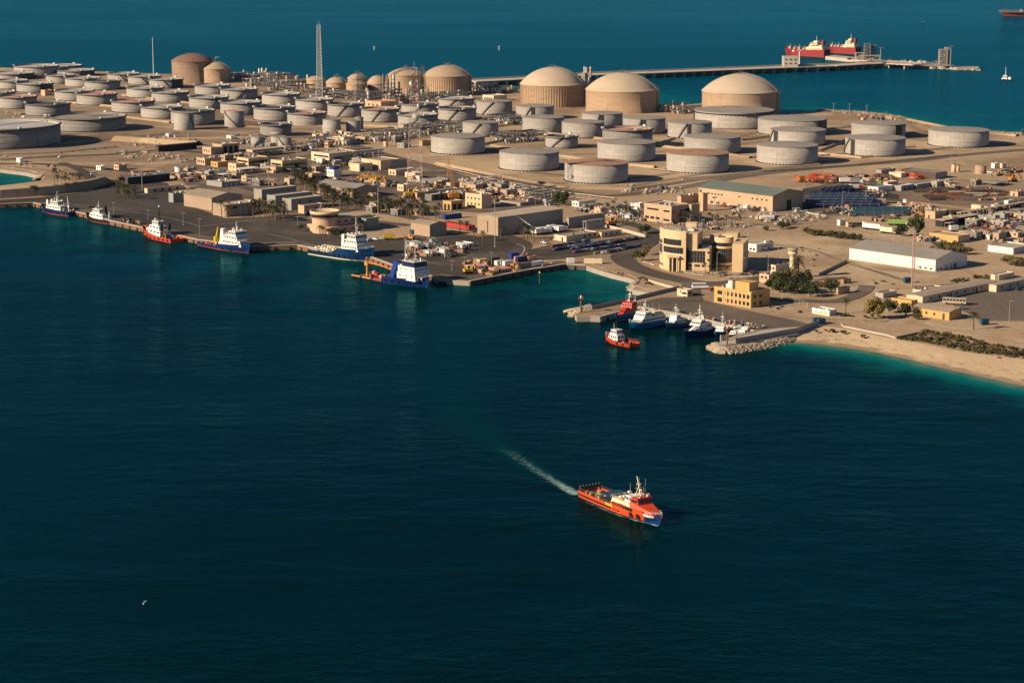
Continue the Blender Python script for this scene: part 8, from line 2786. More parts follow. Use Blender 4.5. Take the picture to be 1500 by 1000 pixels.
CT = [(540, 600, 'beige_warm', 'yellowish container at the left of the quay stacks', 6.1), (590, 612, 'rust', 'brown container right of the yellowish one', 6.1), (700, 612, 'boat_white', 'white container end-on in the quay stacks, first of three', 6.1),
      (735, 612, 'galv', 'grey container end-on in the quay stacks, second of three', 6.1), (770, 615, 'boat_white', 'white container end-on in the quay stacks, third of three', 6.1), (880, 575, 'pale_red', 'pale red container in the back row of the quay stacks', 6.1),
      (930, 575, 'pipe_blue', 'dark blue container in the back row of the quay stacks', 12), (850, 640, 'crane_orange', 'orange-brown container in the front row of the quay stacks', 6.1), (920, 635, 'mid_metal', 'dark grey container in the front row of the quay stacks', 12),
      (1035, 620, 'boat_white', 'large white container nearest the quay edge', 9), (985, 570, 'peach', 'peach container behind the large white one', 6.1), (830, 545, 'blue_paint', 'blue container at the very back of the quay stacks', 6.1), (650, 590, 'hull_black', 'black container beside the white end-on ones', 6.1)]
for x, y, m_, lb, L in CT:
 container('S', x, y, math.radians(44 if L < 8 else 40), lb, m_, L)
for x, y, lb in ((500, 635, 'flat pinkish covered stack on the container quay, left one'), (710, 660, 'flat pinkish covered stack on the container quay, right one')):
 r_ = thing('covered_stack', lb, 'cargo', GV('S', x, y, LZ + .25), .75)
 put('pallet', (9, 9, .4), 'wood', r_, (0, 0, 0))
 put('tarpaulin', (9.4, 9.4, 1.0), 'pale_red', r_, (0, 0, .41))
container('S', 1350, 592, .1, 'white notice board cabin at the bay corner', 'boat_white', 4)
container('J', 745, 778, -.1, 'long pale container with a red mark at the shore corner', 'boat_cream', 10)
container('I', 638, 560, .8, 'blue container at the left corner of the roller-door warehouse', 'deck_blue', 6)
container('I', 912, 448, .75, 'long dark blue container above the red stacks', 'blue_paint', 14)
for i in range(12):
 container('I', 872 + i * 16, 502 + i * 2.6, .72, 'red container in the long red row beside the big hangar', 'red_paint', 5, 0, 'red containers beside the hangar')
for x, y, m_, lb in ((1060, 425, 'deck_blue', 'blue container below the small peach house, front'), (1110, 450, 'galv', 'pale blue container by the port control garden'), (1085, 532, 'green_paint', 'green skip container in the port control garden')):
 container('H', x, y, .7, lb, m_, 5)
for x, y, lb in ((236, 388, 'blue skip on the beach corner, left one'), (262, 392, 'blue skip on the beach corner, right one'), (1258, 395, 'blue skip by the lone palm'), (788, 140, 'tilted blue boat-like skip on the sand by the guyed mast')):
 container('N', x, y, .3, lb, 'deck_blue', 3.6)
for x, y, lb in ((160, 100, 'white container in the process yard'),):
 pass
YARD = {}
def yard_mesh(kind, seed):
 r = random.Random(seed)
 mb = MB()
 if kind == 'pipe_stack':
  n = r.randint(4, 7)
  for j in range(2):
   for i in range(n - j):
    mb.tube((-5, (i + j * .5) * .75 - n * .37, .4 + j * .62), (5 + r.uniform(-1, 1), (i + j * .5) * .75 - n * .37, .4 + j * .62), .36, n=6, caps=True)
  for x in (-3, 3):
   mb.box((x, 0, 0), (.3, n * .8, .12))
 elif kind == 'scrap_pile':
  for i in range(26):
   a = r.random() * 6.28
   q = abs(r.gauss(0, 1.6))
   h = max(0, 1.6 - q * .5) * r.random()
   if r.random() < .5:
    mb.box((q * math.cos(a), q * math.sin(a), h), (r.uniform(.5, 2.2), r.uniform(.4, 1.2), r.uniform(.15, .8)), 0, r.random() * 6)
   else:
    mb.tube((q * math.cos(a), q * math.sin(a), h), (q * math.cos(a) + r.uniform(-2, 2), q * math.sin(a) + r.uniform(-2, 2), h + r.uniform(-.1, 1.4)), .12, n=4)
 elif kind == 'crate':
  mb.box((0, 0, .15), (r.uniform(1.4, 2.6), r.uniform(1.2, 1.8), r.uniform(1.0, 1.9)))
  for y in (-.5, 0, .5):
   mb.box((0, y, 0), (1.6, .12, .148))
 elif kind == 'drum_group':
  for i in range(r.randint(5, 9)):
   x, y = (i % 3) * .75, (i // 3) * .75
   mb.tube((x, y, 0), (x, y, .9), .33, n=8)
   mb.tube((x, y, .4), (x, y, .48), .36, n=8)
 elif kind == 'cable_reel':
  for s in (-.7, .7):
   mb.tube((0, s - .06, 1.0), (0, s + .06, 1.0), 1.0, n=14)
  mb.tube((0, -.64, 1.0), (0, .64, 1.0), .55, n=10)
 elif kind == 'equipment_skid':
  mb.box((0, 0, 0), (4.5, 2.2, .25))
  mb.tube((-1.6, 0, 1.1), (1.4, 0, 1.1), .7, n=10)
  mb.box((1.9, 0, .25), (.8, 1.4, 1.6))
  mb.tube((-.5, .6, 1.1), (-.5, .6, 2.8), .15, n=5)
 elif kind == 'timber_stack':
  for j in range(4):
   for i in range(4):
    mb.box((r.uniform(-.2, .2), i * .5 - .75, j * .3), (5, .42, .26))
 elif kind == 'rubble_heap':
  for i in range(40):
   a = r.random() * 6.28
   q = abs(r.gauss(0, 1.5))
   h = max(-.2, 1.5 - q * .55)
   s = r.uniform(.3, .9)
   k = [(q * math.cos(a) + s * math.cos(t + a) * f, q * math.sin(a) + s * math.sin(t + a) * f, h + z) for z, f in ((-.5, 1), (s * .5, .6)) for t in (0, 1.6, 3.1, 4.7)]
   mb.grid([k[:4], k[4:]], 0, False, True)
   mb.face(k[4:])
 elif kind == 'pump_set':
  mb.box((0, 0, 0), (2.4, 1.4, .3))
  mb.tube((-.8, 0, .8), (.8, 0, .8), .45, n=8)
  mb.tube((.9, 0, .6), (.9, 0, 2.0), .2, n=6)
  mb.tube((.9, 0, 2.0), (3.5, 0, 2.0), .18, n=5)
 elif kind == 'steel_frame':
  w, d, h = r.uniform(3, 6), r.uniform(2.5, 4), r.uniform(2.5, 4.5)
  for sx in (-1, 1):
   for sy in (-1, 1):
    mb.tube((sx * w / 2, sy * d / 2, 0), (sx * w / 2, sy * d / 2, h), .14, n=4)
  for z in (h, h * .5):
   for sy in (-1, 1):
    mb.tube((-w / 2, sy * d / 2, z), (w / 2, sy * d / 2, z), .12, n=4)
   for sx in (-1, 1):
    mb.tube((sx * w / 2, -d / 2, z), (sx * w / 2, d / 2, z), .12, n=4)
  mb.box((0, 0, h * .5), (w * .6, d * .6, h * .35))
 elif kind == 'beam_stack':
  for j in range(3):
   for i in range(5):
    mb.box((r.uniform(-.5, .5), i * .7 - 1.4, j * .42), (r.uniform(9, 12), .36, .36))
 elif kind == 'site_cabin':
  mb.box((0, 0, .2), (6, 2.5, 2.5))
  mb.box((0, 0, 2.703), (6.2, 2.7, .12))
  mb.box((-2, -1.28, .25), (.9, .08, 2.0))
  mb.box((1, -1.28, 1.2), (1.4, .08, .9))
 return mb
VAR = {'pipe_stack': ['pipe_dark', 'pipe_pale', 'rust', 'pipe_dark'], 'scrap_pile': ['rust', 'mid_metal', 'pale_red', 'pipe_dark', 'pipe_pale'], 'crate': ['wood', 'pipe_pale', 'mid_metal', 'deck_blue', 'beige'],
       'drum_group': ['deck_blue', 'rust', 'pipe_pale'], 'cable_reel': ['wood', 'wood', 'rust'], 'equipment_skid': ['galv', 'pipe_pale', 'mid_metal', 'beige'], 'timber_stack': ['wood', 'wood'],
       'rubble_heap': ['sand_pile', 'rock_pale', 'concrete_pale'], 'pump_set': ['galv', 'pipe_pale', 'mid_metal'], 'steel_frame': ['galv', 'mid_metal', 'rust', 'paint_white'], 'beam_stack': ['pipe_dark', 'rust', 'mid_metal'], 'site_cabin': ['paint_white', 'cream', 'beige', 'galv']}
for k_, ms in VAR.items():
 YARD[k_] = [yard_mesh(k_, 100 + i).mesh(k_, M[m_]) for i, m_ in enumerate(ms)]
WORD = {'pipe_stack': 'stack of pipes', 'scrap_pile': 'heap of scrap metal', 'crate': 'crate', 'drum_group': 'group of drums', 'cable_reel': 'cable reel', 'equipment_skid': 'machine skid', 'timber_stack': 'timber stack',
  'rubble_heap': 'heap of rubble', 'pump_set': 'pump set with pipe', 'steel_frame': 'steel frame', 'beam_stack': 'stack of long beams', 'site_cabin': 'small site cabin'}
TOTAL = {}
def yard(poly, n, seed, kinds, place, view='f', mind=2.2, sc=1.0, only=None, rz=None):
 r = random.Random(seed)
 pts = spots([V(view, *p) for p in poly], n, seed, mind)
 for x, y in pts:
  k = r.choice(kinds)
  if TOTAL.get(k, 0) >= 300:
   continue
  TOTAL[k] = TOTAL.get(k, 0) + 1
  i = r.randrange(len(YARD[k]))
  if only is not None:
   i = only
  a = (rz if rz is not None else r.choice([.75, -.82])) + r.uniform(-.12, .12) if k in ('pipe_stack', 'beam_stack', 'site_cabin', 'equipment_skid', 'timber_stack', 'steel_frame') else r.random() * 6.28
  o = link(k, YARD[k][i], None, G(x, y, LZ + .22), a)
  s = sc * r.uniform(.75, 1.3)
  o.scale = (s, s, s * r.uniform(.8, 1.2))
  tag(o, WORD[k] + ' ' + place, {'pipe_stack': 'pipes', 'scrap_pile': 'scrap', 'crate': 'crate', 'drum_group': 'drums', 'cable_reel': 'reel', 'rubble_heap': 'rubble'}.get(k, 'yard goods'), WORD[k] + ' ' + place)
MIX = ['scrap_pile', 'crate', 'pipe_stack', 'drum_group', 'equipment_skid', 'cable_reel', 'timber_stack']
yard([(580, 655), (930, 640), (1010, 690), (900, 735), (620, 720)], 75, 11, ['scrap_pile', 'crate', 'pipe_stack', 'drum_group', 'timber_stack', 'steel_frame'], 'on the scrap plot by the white portable cabin', 'I', 2)
yard([(400, 555), (760, 650), (1260, 585), (1240, 605), (560, 715), (380, 640)], 46, 12, ['crate', 'drum_group', 'cable_reel', 'timber_stack', 'scrap_pile'], 'on the container quay', 'S', 2)
yard([(560, 375), (900, 370), (1100, 400), (1100, 490), (900, 450), (640, 400)], 90, 13, ['pump_set', 'steel_frame', 'equipment_skid', 'crate', 'rubble_heap', 'scrap_pile'], 'in the sandy plant yard left of the beige office', 'J', 2.4, .8)
yard([(810, 240), (1000, 230), (1280, 225), (1330, 275), (1180, 320), (880, 320), (700, 260)], 56, 14, ['beam_stack', 'pipe_stack', 'beam_stack', 'scrap_pile'], 'in the long pipe yard at right', 'L', 3, 1.1, None, .05)
yard([(0, 150), (110, 150), (110, 190), (0, 190)], 26, 15, ['scrap_pile'], 'in the orange-red scrap heap', 'L', 1.6, 1.0)
yard([(200, 140), (500, 130), (560, 175), (300, 185)], 40, 16, MIX, 'behind the storage yard huts', 'L', 2.2)
yard([(560, 345), (830, 350), (900, 420), (700, 440), (600, 400)], 40, 17, ['rubble_heap', 'rubble_heap', 'scrap_pile', 'timber_stack'], 'on the pale rubble ground in the storage yard', 'L', 2.4)
yard([(830, 390), (1040, 400), (1400, 330), (1500, 330), (1500, 365), (1050, 420), (900, 440)], 45, 18, MIX + ['site_cabin'], 'behind the very long canopy', 'L', 2.6)
yard([(1120, 450), (1500, 410), (1500, 500), (1200, 530)], 55, 19, MIX + ['steel_frame'], 'in the dark yard under the long canopy', 'L', 2.2)
yard([(1000, 520), (1400, 520), (1450, 560), (1100, 560)], 28, 20, ['pipe_stack', 'beam_stack', 'scrap_pile'], 'in front of the dark open-fronted shed', 'L', 2.4)
yard([(1240, 640), (1500, 600), (1500, 640), (1300, 668)], 22, 21, MIX, 'behind the long white-walled store', 'L', 2.4)
yard([(700, 590), (860, 600), (940, 625), (720, 615)], 22, 22, ['rubble_heap', 'scrap_pile', 'crate'], 'beside the yellow-walled store', 'L', 1.8)
yard([(80, 380), (240, 360), (260, 440), (90, 400)], 24, 23, ['scrap_pile', 'drum_group', 'crate'], 'below the blue pipe racks', 'L', 2)
yard([(380, 440), (560, 430), (560, 470), (400, 470)], 22, 24, MIX, 'behind the hedge trailers', 'L', 2)
yard([(300, 265), (330, 250), (500, 265), (480, 300), (330, 290)], 30, 25, MIX, 'along the storage yard fence', 'L', 2.2)
yard([(570, 360), (840, 400), (1250, 440), (1250, 480), (900, 500), (560, 430)], 60, 26, ['rubble_heap', 'crate', 'scrap_pile', 'steel_frame'], 'on the stony ground before the beige hall', 'K', 3, .8)
yard([(0, 430), (130, 495), (560, 470), (700, 520), (300, 540), (0, 520)], 44, 27, ['rubble_heap', 'crate', 'pump_set'], 'on the terrace behind the curved office', 'K', 2.4, .7)
yard([(1340, 105), (1500, 85), (1500, 130), (1300, 140), (1230, 130)], 30, 28, MIX, 'beyond the salmon-coloured tank', 'L', 2.4)
yard([(60, 120), (300, 95), (330, 130), (300, 170), (60, 175)], 60, 29, ['scrap_pile', 'pipe_stack', 'crate', 'drum_group', 'timber_stack'], 'on the scrap ground left of the large tan warehouse', 'H', 2)
yard([(880, 140), (1000, 130), (1250, 105), (1240, 140), (900, 165)], 36, 30, ['scrap_pile', 'crate', 'pipe_stack'], 'around the blue-roofed shed', 'G', 2)
yard([(200, 150), (300, 140), (520, 200), (480, 230), (250, 190)], 46, 31, MIX, 'in the machine park behind the long shed', 'I', 2)
yard([(600, 160), (900, 230), (1050, 240), (1180, 200), (1300, 240), (1300, 290), (1000, 260), (700, 210)], 70, 32, MIX + ['steel_frame', 'site_cabin'], 'in the centre works yard by the orange crane', 'I', 2.6)
yard([(1180, 270), (1500, 320), (1500, 345), (1250, 320)], 36, 33, MIX + ['steel_frame'], 'behind the big hangar', 'I', 2.4)
yard([(480, 300), (620, 290), (720, 330), (600, 360)], 26, 34, ['crate', 'scrap_pile', 'drum_group'], 'around the yellow double-bay garage', 'I', 2)
yard([(1120, 40), (1300, 10), (1420, 60), (1200, 100)], 40, 35, MIX + ['site_cabin'], 'among the works blocks above the long shed', 'H', 2.4)
yard([(440, 700), (760, 690), (1050, 790), (900, 820), (500, 760)], 70, 36, ['steel_frame', 'pump_set', 'crate', 'equipment_skid', 'site_cabin'], 'between the small tanks and the works offices', 'B', 2.6, .9)
yard([(1080, 640), (1420, 690), (1500, 760), (1250, 800), (1100, 780)], 40, 37, ['steel_frame', 'pump_set', 'crate', 'site_cabin'], 'right of the twin small cylinders', 'B', 2.6)
yard([(840, 770), (1100, 690), (1440, 700), (1450, 760), (1100, 780), (900, 790)], 40, 38, ['crate', 'rubble_heap', 'pump_set'], 'on the bare ground below the giant tanks', 'A', 4, .8)
yard([(820, 800), (1300, 830), (1500, 880), (1300, 900), (900, 860)], 34, 39, ['rubble_heap', 'crate'], 'along the left inner road', 'A', 4, .7)
yard([(0, 520), (330, 540), (700, 590), (560, 640), (200, 610)], 30, 40, ['pump_set', 'crate', 'equipment_skid'], 'between the open tanks of the left field', 'A', 5)
yard([(900, 200), (1000, 205), (1450, 225), (1480, 280), (1000, 270)], 26, 41, ['rubble_heap', 'crate', 'pump_set'], 'on the sand strip below the flat tanks', 'J', 5, .8)
yard([(150, 520), (450, 540), (600, 590), (300, 580)], 18, 43, ['rubble_heap', 'crate', 'scrap_pile'], 'near the lamp posts of the far shore', 'F', 3)
yard([(0, 830), (300, 880), (560, 960), (600, 1000), (200, 950)], 16, 44, ['rubble_heap', 'crate'], 'on the sand near the inlet', 'A', 5, .7)
yard([(895, 462), (1000, 480), (1040, 500), (900, 480)], 14, 46, ['crate', 'drum_group', 'cable_reel'], 'on the quay beside the orange tug', 'G', 2)
for i, (x, y) in enumerate(spots([(884, 463.2), (980, 456), (1108, 484), (1125, 480), (985, 454.5)], 40, 47, 2)):
 o = link('mooring_gear', YARD['crate'][i % 5], None, G(x, y, LZ + .2), rnd.random() * 6)
 o.scale = (.6, .6, .6)
 tag(o, 'small box of gear on the quay behind the moored craft', 'crate', 'gear on the harbour quay')
RH = []
for m_ in ('hull_red', 'crane_orange', 'pale_red', 'hull_orange'):
 RH.append(yard_mesh('steel_frame', len(RH)).mesh('scrap_stack', M[m_]))
for i, (x, y) in enumerate(spots([V('L', *p) for p in ((-180, 165), (-60, 150), (60, 138), (115, 150), (90, 185), (-160, 190))], 60, 61, 1.6) + spots([V('L', *p) for p in ((665, 135), (770, 130), (790, 160), (670, 165))], 14, 62, 1.6)):
 o = link('scrap_stack', RH[i % 4], None, G(x, y, LZ + .2), rnd.random() * 6)
 s = rnd.uniform(.6, 1.1)
 o.scale = (s, s, s * .8)
 tag(o, 'orange-red steel frame in the bright heap of the storage yard' if i < 60 else 'orange-red steel frame by the long dark shed', 'scrap', 'orange-red frames in the storage yard' if i < 60 else 'orange-red frames by the dark shed')
def pipe_rack_blue(v, x, y, L, n, rz, label, m='pipe_blue', h=2.4):
 root = thing('pipe_rack', label, 'pipe rack', GV(v, x, y, LZ + .2), rz, None)
 mb = MB()
 for i in range(int(L / 6) + 1):
  for s in (-1, 1):
   mb.tube((i * 6, s * 2.6, 0), (i * 6, s * 2.6, h + .8), .2, n=4)
  for z in (h * .4, h):
   mb.box((i * 6, 0, z - .2), (.3, 5.2, .2))
 for s in (-1, 1):
  mb.box((int(L / 6) * 3, s * 2.6, h - .1), (int(L / 6) * 6 + .4, .25, .25))
 mb.build('frame', M['mid_metal'], root)
 for z in (h * .4, h):
  for i in range(n):
   mb = MB()
   yy = -2.2 + 4.4 * i / max(1, n - 1)
   mb.tube((-1, yy, z + .3), (L + 1 + rnd.uniform(-1.5, 1.5), yy, z + .3), .3, n=6)
   mb.build('pipe', M[m if rnd.random() < .85 else 'deck_blue'], root)
for i in range(5):
 pipe_rack_blue('K', 1094 + i * 14, 368 - i * 20, 50 - i * 3, 3, .02, ('front', 'second', 'third', 'fourth', 'rearmost')[i] + ' blue pipe rack right of the beige hall')
for i in range(3):
 pipe_rack_blue('L', 262, 430 - i * 14, 34, 3, .06, ('nearest', 'middle', 'farthest')[i] + ' dark teal rack in the walled yard right of the blue racks', 'deck_blue')
for i in range(4):
 pipe_rack_blue('L', 20 + i * 10, 282 - i * 6, 24, 4, .7, ('first', 'second', 'third', 'fourth')[i] + ' short rack of blue tilted frames at the back of the yard', 'pipe_blue', 3)
def process_unit(px, py, w, d, label, seed, dense=1.0, tall=14, cat='process plant'):
 r = random.Random(seed)
 root = thing('process_unit', label, cat, G(px, py), .75 + r.uniform(-.1, .1))
 mb = MB()
 nx, ny = max(2, int(w / 7)), max(2, int(d / 7))
 hh = r.uniform(5, 8)
 for i in range(nx + 1):
  for j in range(ny + 1):
   mb.tube((w * i / nx - w / 2, d * j / ny - d / 2, 0), (w * i / nx - w / 2, d * j / ny - d / 2, hh), .22, n=4)
 for z in (hh * .55, hh):
  for i in range(nx + 1):
   mb.box((w * i / nx - w / 2, 0, z), (.3, d, .3))
  for j in range(ny + 1):
   mb.box((0, d * j / ny - d / 2, z + .31), (w, .3, .3))
 mb.build('frame', M['mid_metal'], root)
 for i in range(int(5 * dense) + 2):
  mb = MB()
  y = r.uniform(-d / 2, d / 2)
  z = r.choice([hh * .55 + .9, hh + .9])
  mb.tube((-w / 2 - 2, y, z), (w / 2 + 2, y, z), r.uniform(.25, .5), n=6)
  mb.tube((r.uniform(-w, w) / 2, y, 0), (r.uniform(-w, w) / 2, y, z), .25, n=5)
  mb.build('pipe', M[r.choice(['pipe_pale', 'pipe_pale', 'galv', 'pipe_dark', 'paint_white'])], root)
 for i in range(int(4 * dense) + 1):
  x, y = r.uniform(-w, w) / 2, r.uniform(-d, d) / 2
  h = r.uniform(.4, 1.0) * tall
  q = r.uniform(.6, 1.5)
  mb = MB()
  mb.lathe([(q, 0), (q, h), (q * .6, h + q * .6), (.02, h + q * .8)], 10, 0, (x, y))
  for k in range(int(h / 4)):
   mb.lathe([(q + .1, 3 + k * 4), (q + .8, 3 + k * 4), (q + .8, 3.2 + k * 4), (q + .1, 3.2 + k * 4)], 10, 0, (x, y), False)
  mb.build('column_vessel', M[r.choice(['pipe_pale', 'galv', 'dome_cap', 'mid_metal', 'beige'])], root)
 for i in range(int(3 * dense) + 1):
  mb = MB()
  x, y = r.uniform(-w, w) / 2, r.uniform(-d, d) / 2
  mb.tube((x - 3, y, 2.2), (x + 3, y, 2.2), 1.1, n=10)
  mb.box((x - 2, y, 0), (.5, 1.6, 1.2))
  mb.box((x + 2, y, 0), (.5, 1.6, 1.2))
  mb.build('drum_vessel', M[r.choice(['paint_white', 'galv', 'pipe_pale'])], root)
 return root
PU = [(352, 116, 26, 20, 'between the pale sand dome and the far shore', 1.0, 11), (372, 118, 26, 20, 'left of the little far refinery towers', 1.2, 10), (392, 116, 24, 20, 'with the two small far towers on the skyline', 1.4, 17), (412, 120, 26, 24, 'right of the two far towers', 1.2, 10), (435, 124, 26, 24, 'left of the tall lattice mast, far row', 1.2, 10),
      (380, 126, 26, 24, 'in the near row left of the tall lattice mast', 1.2, 9), (410, 131, 30, 24, 'above the bright open tank near the lattice mast', 1.2, 9), (440, 136, 30, 24, 'at the left foot of the tall lattice mast', 1.3, 10),
      (470, 142, 30, 22, 'below the first small sand dome', 1.3, 10), (495, 143, 30, 22, 'below the spiked small sand dome', 1.4, 10), (520, 146, 30, 22, 'at the foot of the braced derrick', 1.4, 11), (545, 148, 30, 22, 'below the rounded small dome', 1.4, 12), (572, 144, 18, 14, 'forming the dark columns between the domes', 2.2, 26),
      (590, 149, 30, 22, 'below the big smooth dome', 1.5, 12), (618, 150, 30, 22, 'at the flare derrick foot', 1.6, 15), (645, 149, 30, 22, 'below the big ribbed dome', 1.4, 10), (668, 146, 26, 22, 'at the right of the big ribbed dome foot', 1.2, 9),
      (705, 132, 30, 18, 'on the shore right of the big ribbed dome', 1.2, 8), (735, 136, 30, 18, 'on the shore left of the first pale-capped dome', 1.2, 8), (858, 128, 12, 10, 'squeezed between two pale-capped domes', 1.6, 22),
      (735, 178, 26, 22, 'above the closed tanks left of the dark band tank', 1.5, 6), (755, 182, 24, 20, 'behind the first closed grey tank', 1.4, 6), (640, 188, 28, 24, 'below the open tank pair at the red tower', 1.5, 6), (662, 192, 26, 24, 'left of the closed grey tank with a stair', 1.4, 6),
      (620, 196, 26, 22, 'behind the red tower middle', 1.4, 7), (590, 202, 24, 22, 'between the twin cylinders and the red tower', 1.4, 7), (560, 205, 24, 20, 'right of the cream square building', 1.3, 7), (745, 208, 22, 20, 'of low white vessels left of the small open tank', 1.3, 4), (772, 206, 20, 18, 'left of the small black-rimmed tank', 1.2, 4),
      (1010, 165, 40, 12, 'of thin poles on the shore between two pale-capped domes', 1.0, 9), (985, 163, 30, 12, 'of thin poles right of the middle pale-capped dome', 1.0, 9), (800, 296, 30, 24, 'behind the beige office sand strip', .8, 6), (530, 232, 26, 20, 'behind the long tan works building', 1.0, 6), (470, 215, 24, 18, 'left of the cream works building', 1.0, 6)]
for i, (x, y, w_, d_, lb, de, ta) in enumerate(PU):
 process_unit(x, y, w_, d_, 'jumble of pipes and vessels ' + lb, 200 + i, de, ta)
for pts, lb in (([(950, 246), (1000, 252), (1046, 244)], 'pale pipeline bend beside the brownish-roofed tank'), ([(1190, 228), (1262, 222), (1340, 214)], 'pale low pipeline below the banded bright tank'),
    ([(700, 216), (780, 226), (850, 236)], 'dark low pipeline behind the front row of flat tanks'), ([(0, 226), (90, 222), (170, 214)], 'low pipeline below the largest tank at left'),
    ([(640, 242), (720, 262), (830, 282), (900, 290)], 'long thin pipeline along the sand road'), ([(1000, 262), (1120, 250), (1260, 240), (1400, 226)], 'long thin pipeline along the track at right')):
 P = [G(x, y, LZ + 1.0) for x, y in pts]
 r_ = thing('pipeline', lb, 'pipeline', P[0])
 for a, b in zip(P, P[1:]):
  mb = MB()
  for k in (-.9, 0, .9):
   mb.tube(a - P[0] + Vector((0, k, 0)), b - P[0] + Vector((0, k, 0)), .32, n=5)
  mb.build('pipe', M['pipe_pale'], r_)
  mb = MB()
  n = int((b - a).length / 10)
  for i in range(n + 1):
   p = a.lerp(b, i / max(1, n)) - P[0]
   mb.box((p.x, p.y, -1.0), (.6, 2.6, .68))
  mb.build('support', M['concrete'], r_)
KM = boxmesh('kerb_stone', (1.1, .45, .35), 'paint_white')
for pts, n in (([(942.5, 384.5), (950, 386), (957, 389)], 9), ([(1001, 399), (1012, 401.5), (1028, 404)], 12), ([(1063, 407), (1085, 406.5), (1108, 404.5)], 15)):
 P = resample([G(x, y) for x, y in pts], n)
 for i, p in enumerate(P):
  o = link('kerb_stone', KM, None, (p.x, p.y, LZ + .2), rnd.uniform(-.2, .2))
  tag(o, 'white painted kerb stone on the road bend before the curved office', 'kerb stone', 'white kerb stones on the road bend')
def filler(poly, n, seed, place, view='f', mind=9, smax=12, walls=('beige', 'beige', 'concrete', 'grey_wall', 'mid_metal', 'tan_metal', 'peach')):
 r = random.Random(seed)
 for x, y in spots([V(view, *p) for p in poly], max(3, int(n * .72)), seed, mind):
  c, t = GT(x, y)
  w_, d_, h_ = r.uniform(5, smax), r.uniform(4, smax * .8), r.uniform(2.8, 4.8)
  k = r.random()
  wl = r.choice(walls)
  root = thing('works_block' if k < .7 else 'works_shed', 'low flat-roofed works block ' + place if k < .7 else 'small open works shed ' + place, 'building' if k < .7 else 'shed', c, math.radians(44) + r.uniform(-.03, .03) + (PI / 2 if r.random() < .5 else 0), ('works blocks ' if k < .7 else 'works sheds ') + place)
  mb = MB()
  if k < .7:
   mb.box((0, 0, -.3), (w_, d_, h_ + .3))
   mb.build('wall', M[wl], root)
   mb = MB()
   mb.box((0, 0, h_ + .003), (w_ + .3, d_ + .3, .25))
   for i in range(3):
    mb.box((r.uniform(-.35, .35) * w_, r.uniform(-.35, .35) * d_, h_ + .255), (r.uniform(.7, 1.6), r.uniform(.7, 1.3), r.uniform(.5, 1.1)))
   mb.build('roof', M[r.choice(['flat_roof', 'tan_roof', 'concrete', 'grey_roof', 'tan_roof', 'dome_cap'])], root)
   for s in (-1, 1):
    for i in range(max(1, int(w_ / 3.5))):
     put('window', (1.2, .1, 1.1), 'window', root, (-w_ / 2 + (i + .5) * w_ / max(1, int(w_ / 3.5)), s * (d_ / 2 + .02), 1.3))
    put('door', (.1, 1.2, 2.1), 'door_dark', root, (s * (w_ / 2 + .02), r.uniform(-.25, .25) * d_, 0))
  else:
   mb.box((0, 0, h_ - .25), (w_, d_, .25))
   mb.build('roof', M[r.choice(['dome_cap', 'grey_roof', 'white_roof', 'tan_roof', 'galv'])], root)
   for sx in (-1, 1):
    for sy in (-1, 1):
     put('column', (.3, .3, round(h_ - .26, 1)), 'mid_metal', root, (sx * w_ * .45, sy * d_ * .45, 0))
   put('stored_goods', (round(w_ * .5, 1), round(d_ * .5, 1), round(h_ * .4, 1)), r.choice(['pipe_dark', 'rust', 'mid_metal', 'wood']), root, (0, 0, 0))
filler([(560, 150), (900, 210), (1200, 170), (1500, 270), (1500, 310), (1000, 250), (600, 190)], 26, 301, 'in the centre works by the orange crane', 'I', 8, 11)
filler([(300, 835), (620, 850), (1450, 850), (1480, 960), (900, 985), (400, 960)], 24, 302, 'between the tan offices and the long shed', 'B', 10, 11)
filler([(450, 700), (760, 700), (1060, 760), (1060, 830), (900, 800), (540, 790)], 12, 303, 'below the small cylinders', 'B', 10, 9)
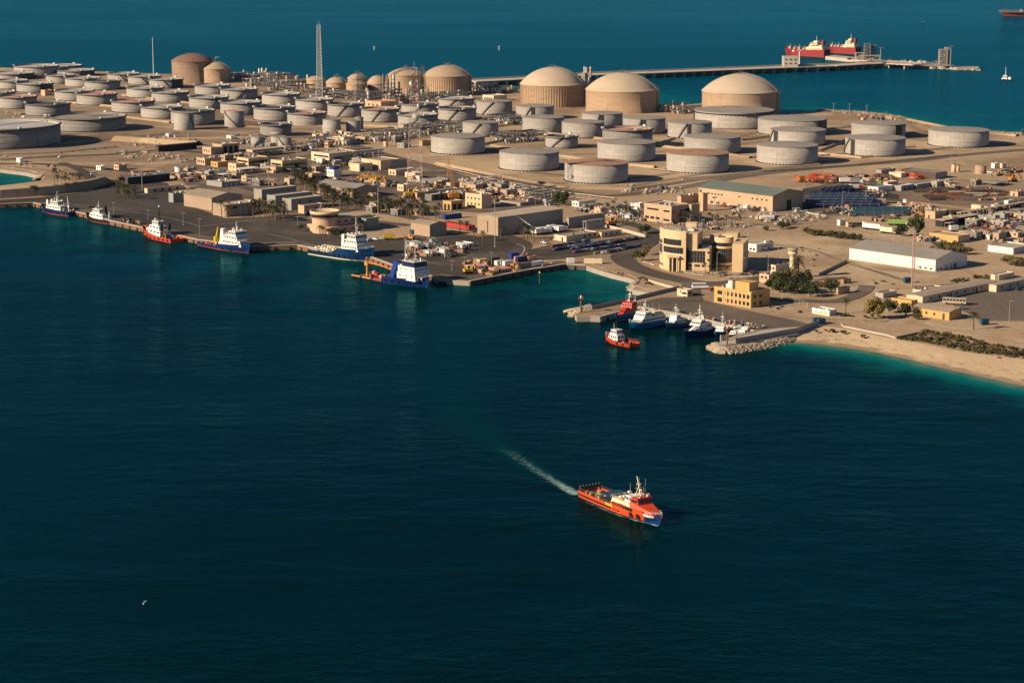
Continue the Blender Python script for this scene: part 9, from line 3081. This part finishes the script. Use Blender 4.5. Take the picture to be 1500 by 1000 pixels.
filler([(430, 640), (660, 620), (760, 680), (740, 760), (560, 780), (440, 720)], 16, 304, 'in the pipework behind the red tower', 'C', 8, 10)
filler([(1100, 620), (1440, 690), (1480, 740), (1200, 790)], 9, 305, 'right of the twin small cylinders', 'B', 10, 10)
filler([(640, 250), (1010, 260), (1240, 300), (1100, 330), (850, 300), (640, 280)], 10, 306, 'around the workshop with the white slatted roof', 'I', 9, 9)
filler([(200, 250), (500, 380), (840, 430), (600, 455), (320, 420)], 10, 307, 'under the palms behind the port control building', 'I', 9, 10)
filler([(600, 340), (900, 370), (1090, 380), (1090, 440), (800, 420)], 9, 308, 'in the sandy plant yard', 'J', 10, 8)
filler([(820, 430), (1180, 455), (1500, 400), (1500, 480), (1200, 530), (900, 520)], 16, 309, 'in the dark yard under the long canopy', 'L', 9, 10)
filler([(740, 180), (1220, 170), (1480, 210), (1480, 300), (1300, 320), (900, 340)], 10, 310, 'in the long pipe yard', 'L', 14, 9)
filler([(1100, 560), (1500, 560), (1500, 640), (1200, 650), (1100, 620)], 8, 311, 'above the long white-walled store', 'L', 12, 9)
filler([(60, 125), (300, 100), (460, 190), (300, 195), (80, 180)], 8, 312, 'on the scrap ground left of the large tan warehouse', 'H', 10, 8)
filler([(320, 150), (620, 150), (900, 180), (960, 215), (700, 210), (560, 190)], 10, 313, 'behind the three narrow warehouses', 'H', 9, 9)
def add_haze(dens=1.0e-4):
 mb = MB()
 mb.box((0, 5000, -3), (16000, 13000, CH + 12), 0)
 m = bpy.data.materials.new('haze_air')
 m.use_nodes = True
 nt = m.node_tree
 nt.nodes.remove(nt.nodes['Principled BSDF'])
 v = nt.nodes.new('ShaderNodeVolumePrincipled')
 v.inputs['Color'].default_value = (.30, .62, .95, 1)
 v.inputs['Density'].default_value = dens
 v.inputs['Anisotropy'].default_value = .2
 nt.links.new(v.outputs[0], nt.nodes['Material Output'].inputs['Volume'])
 tag(mb.build('haze', m), kind='stuff')
if HAZE:
 add_haze(HAZE)
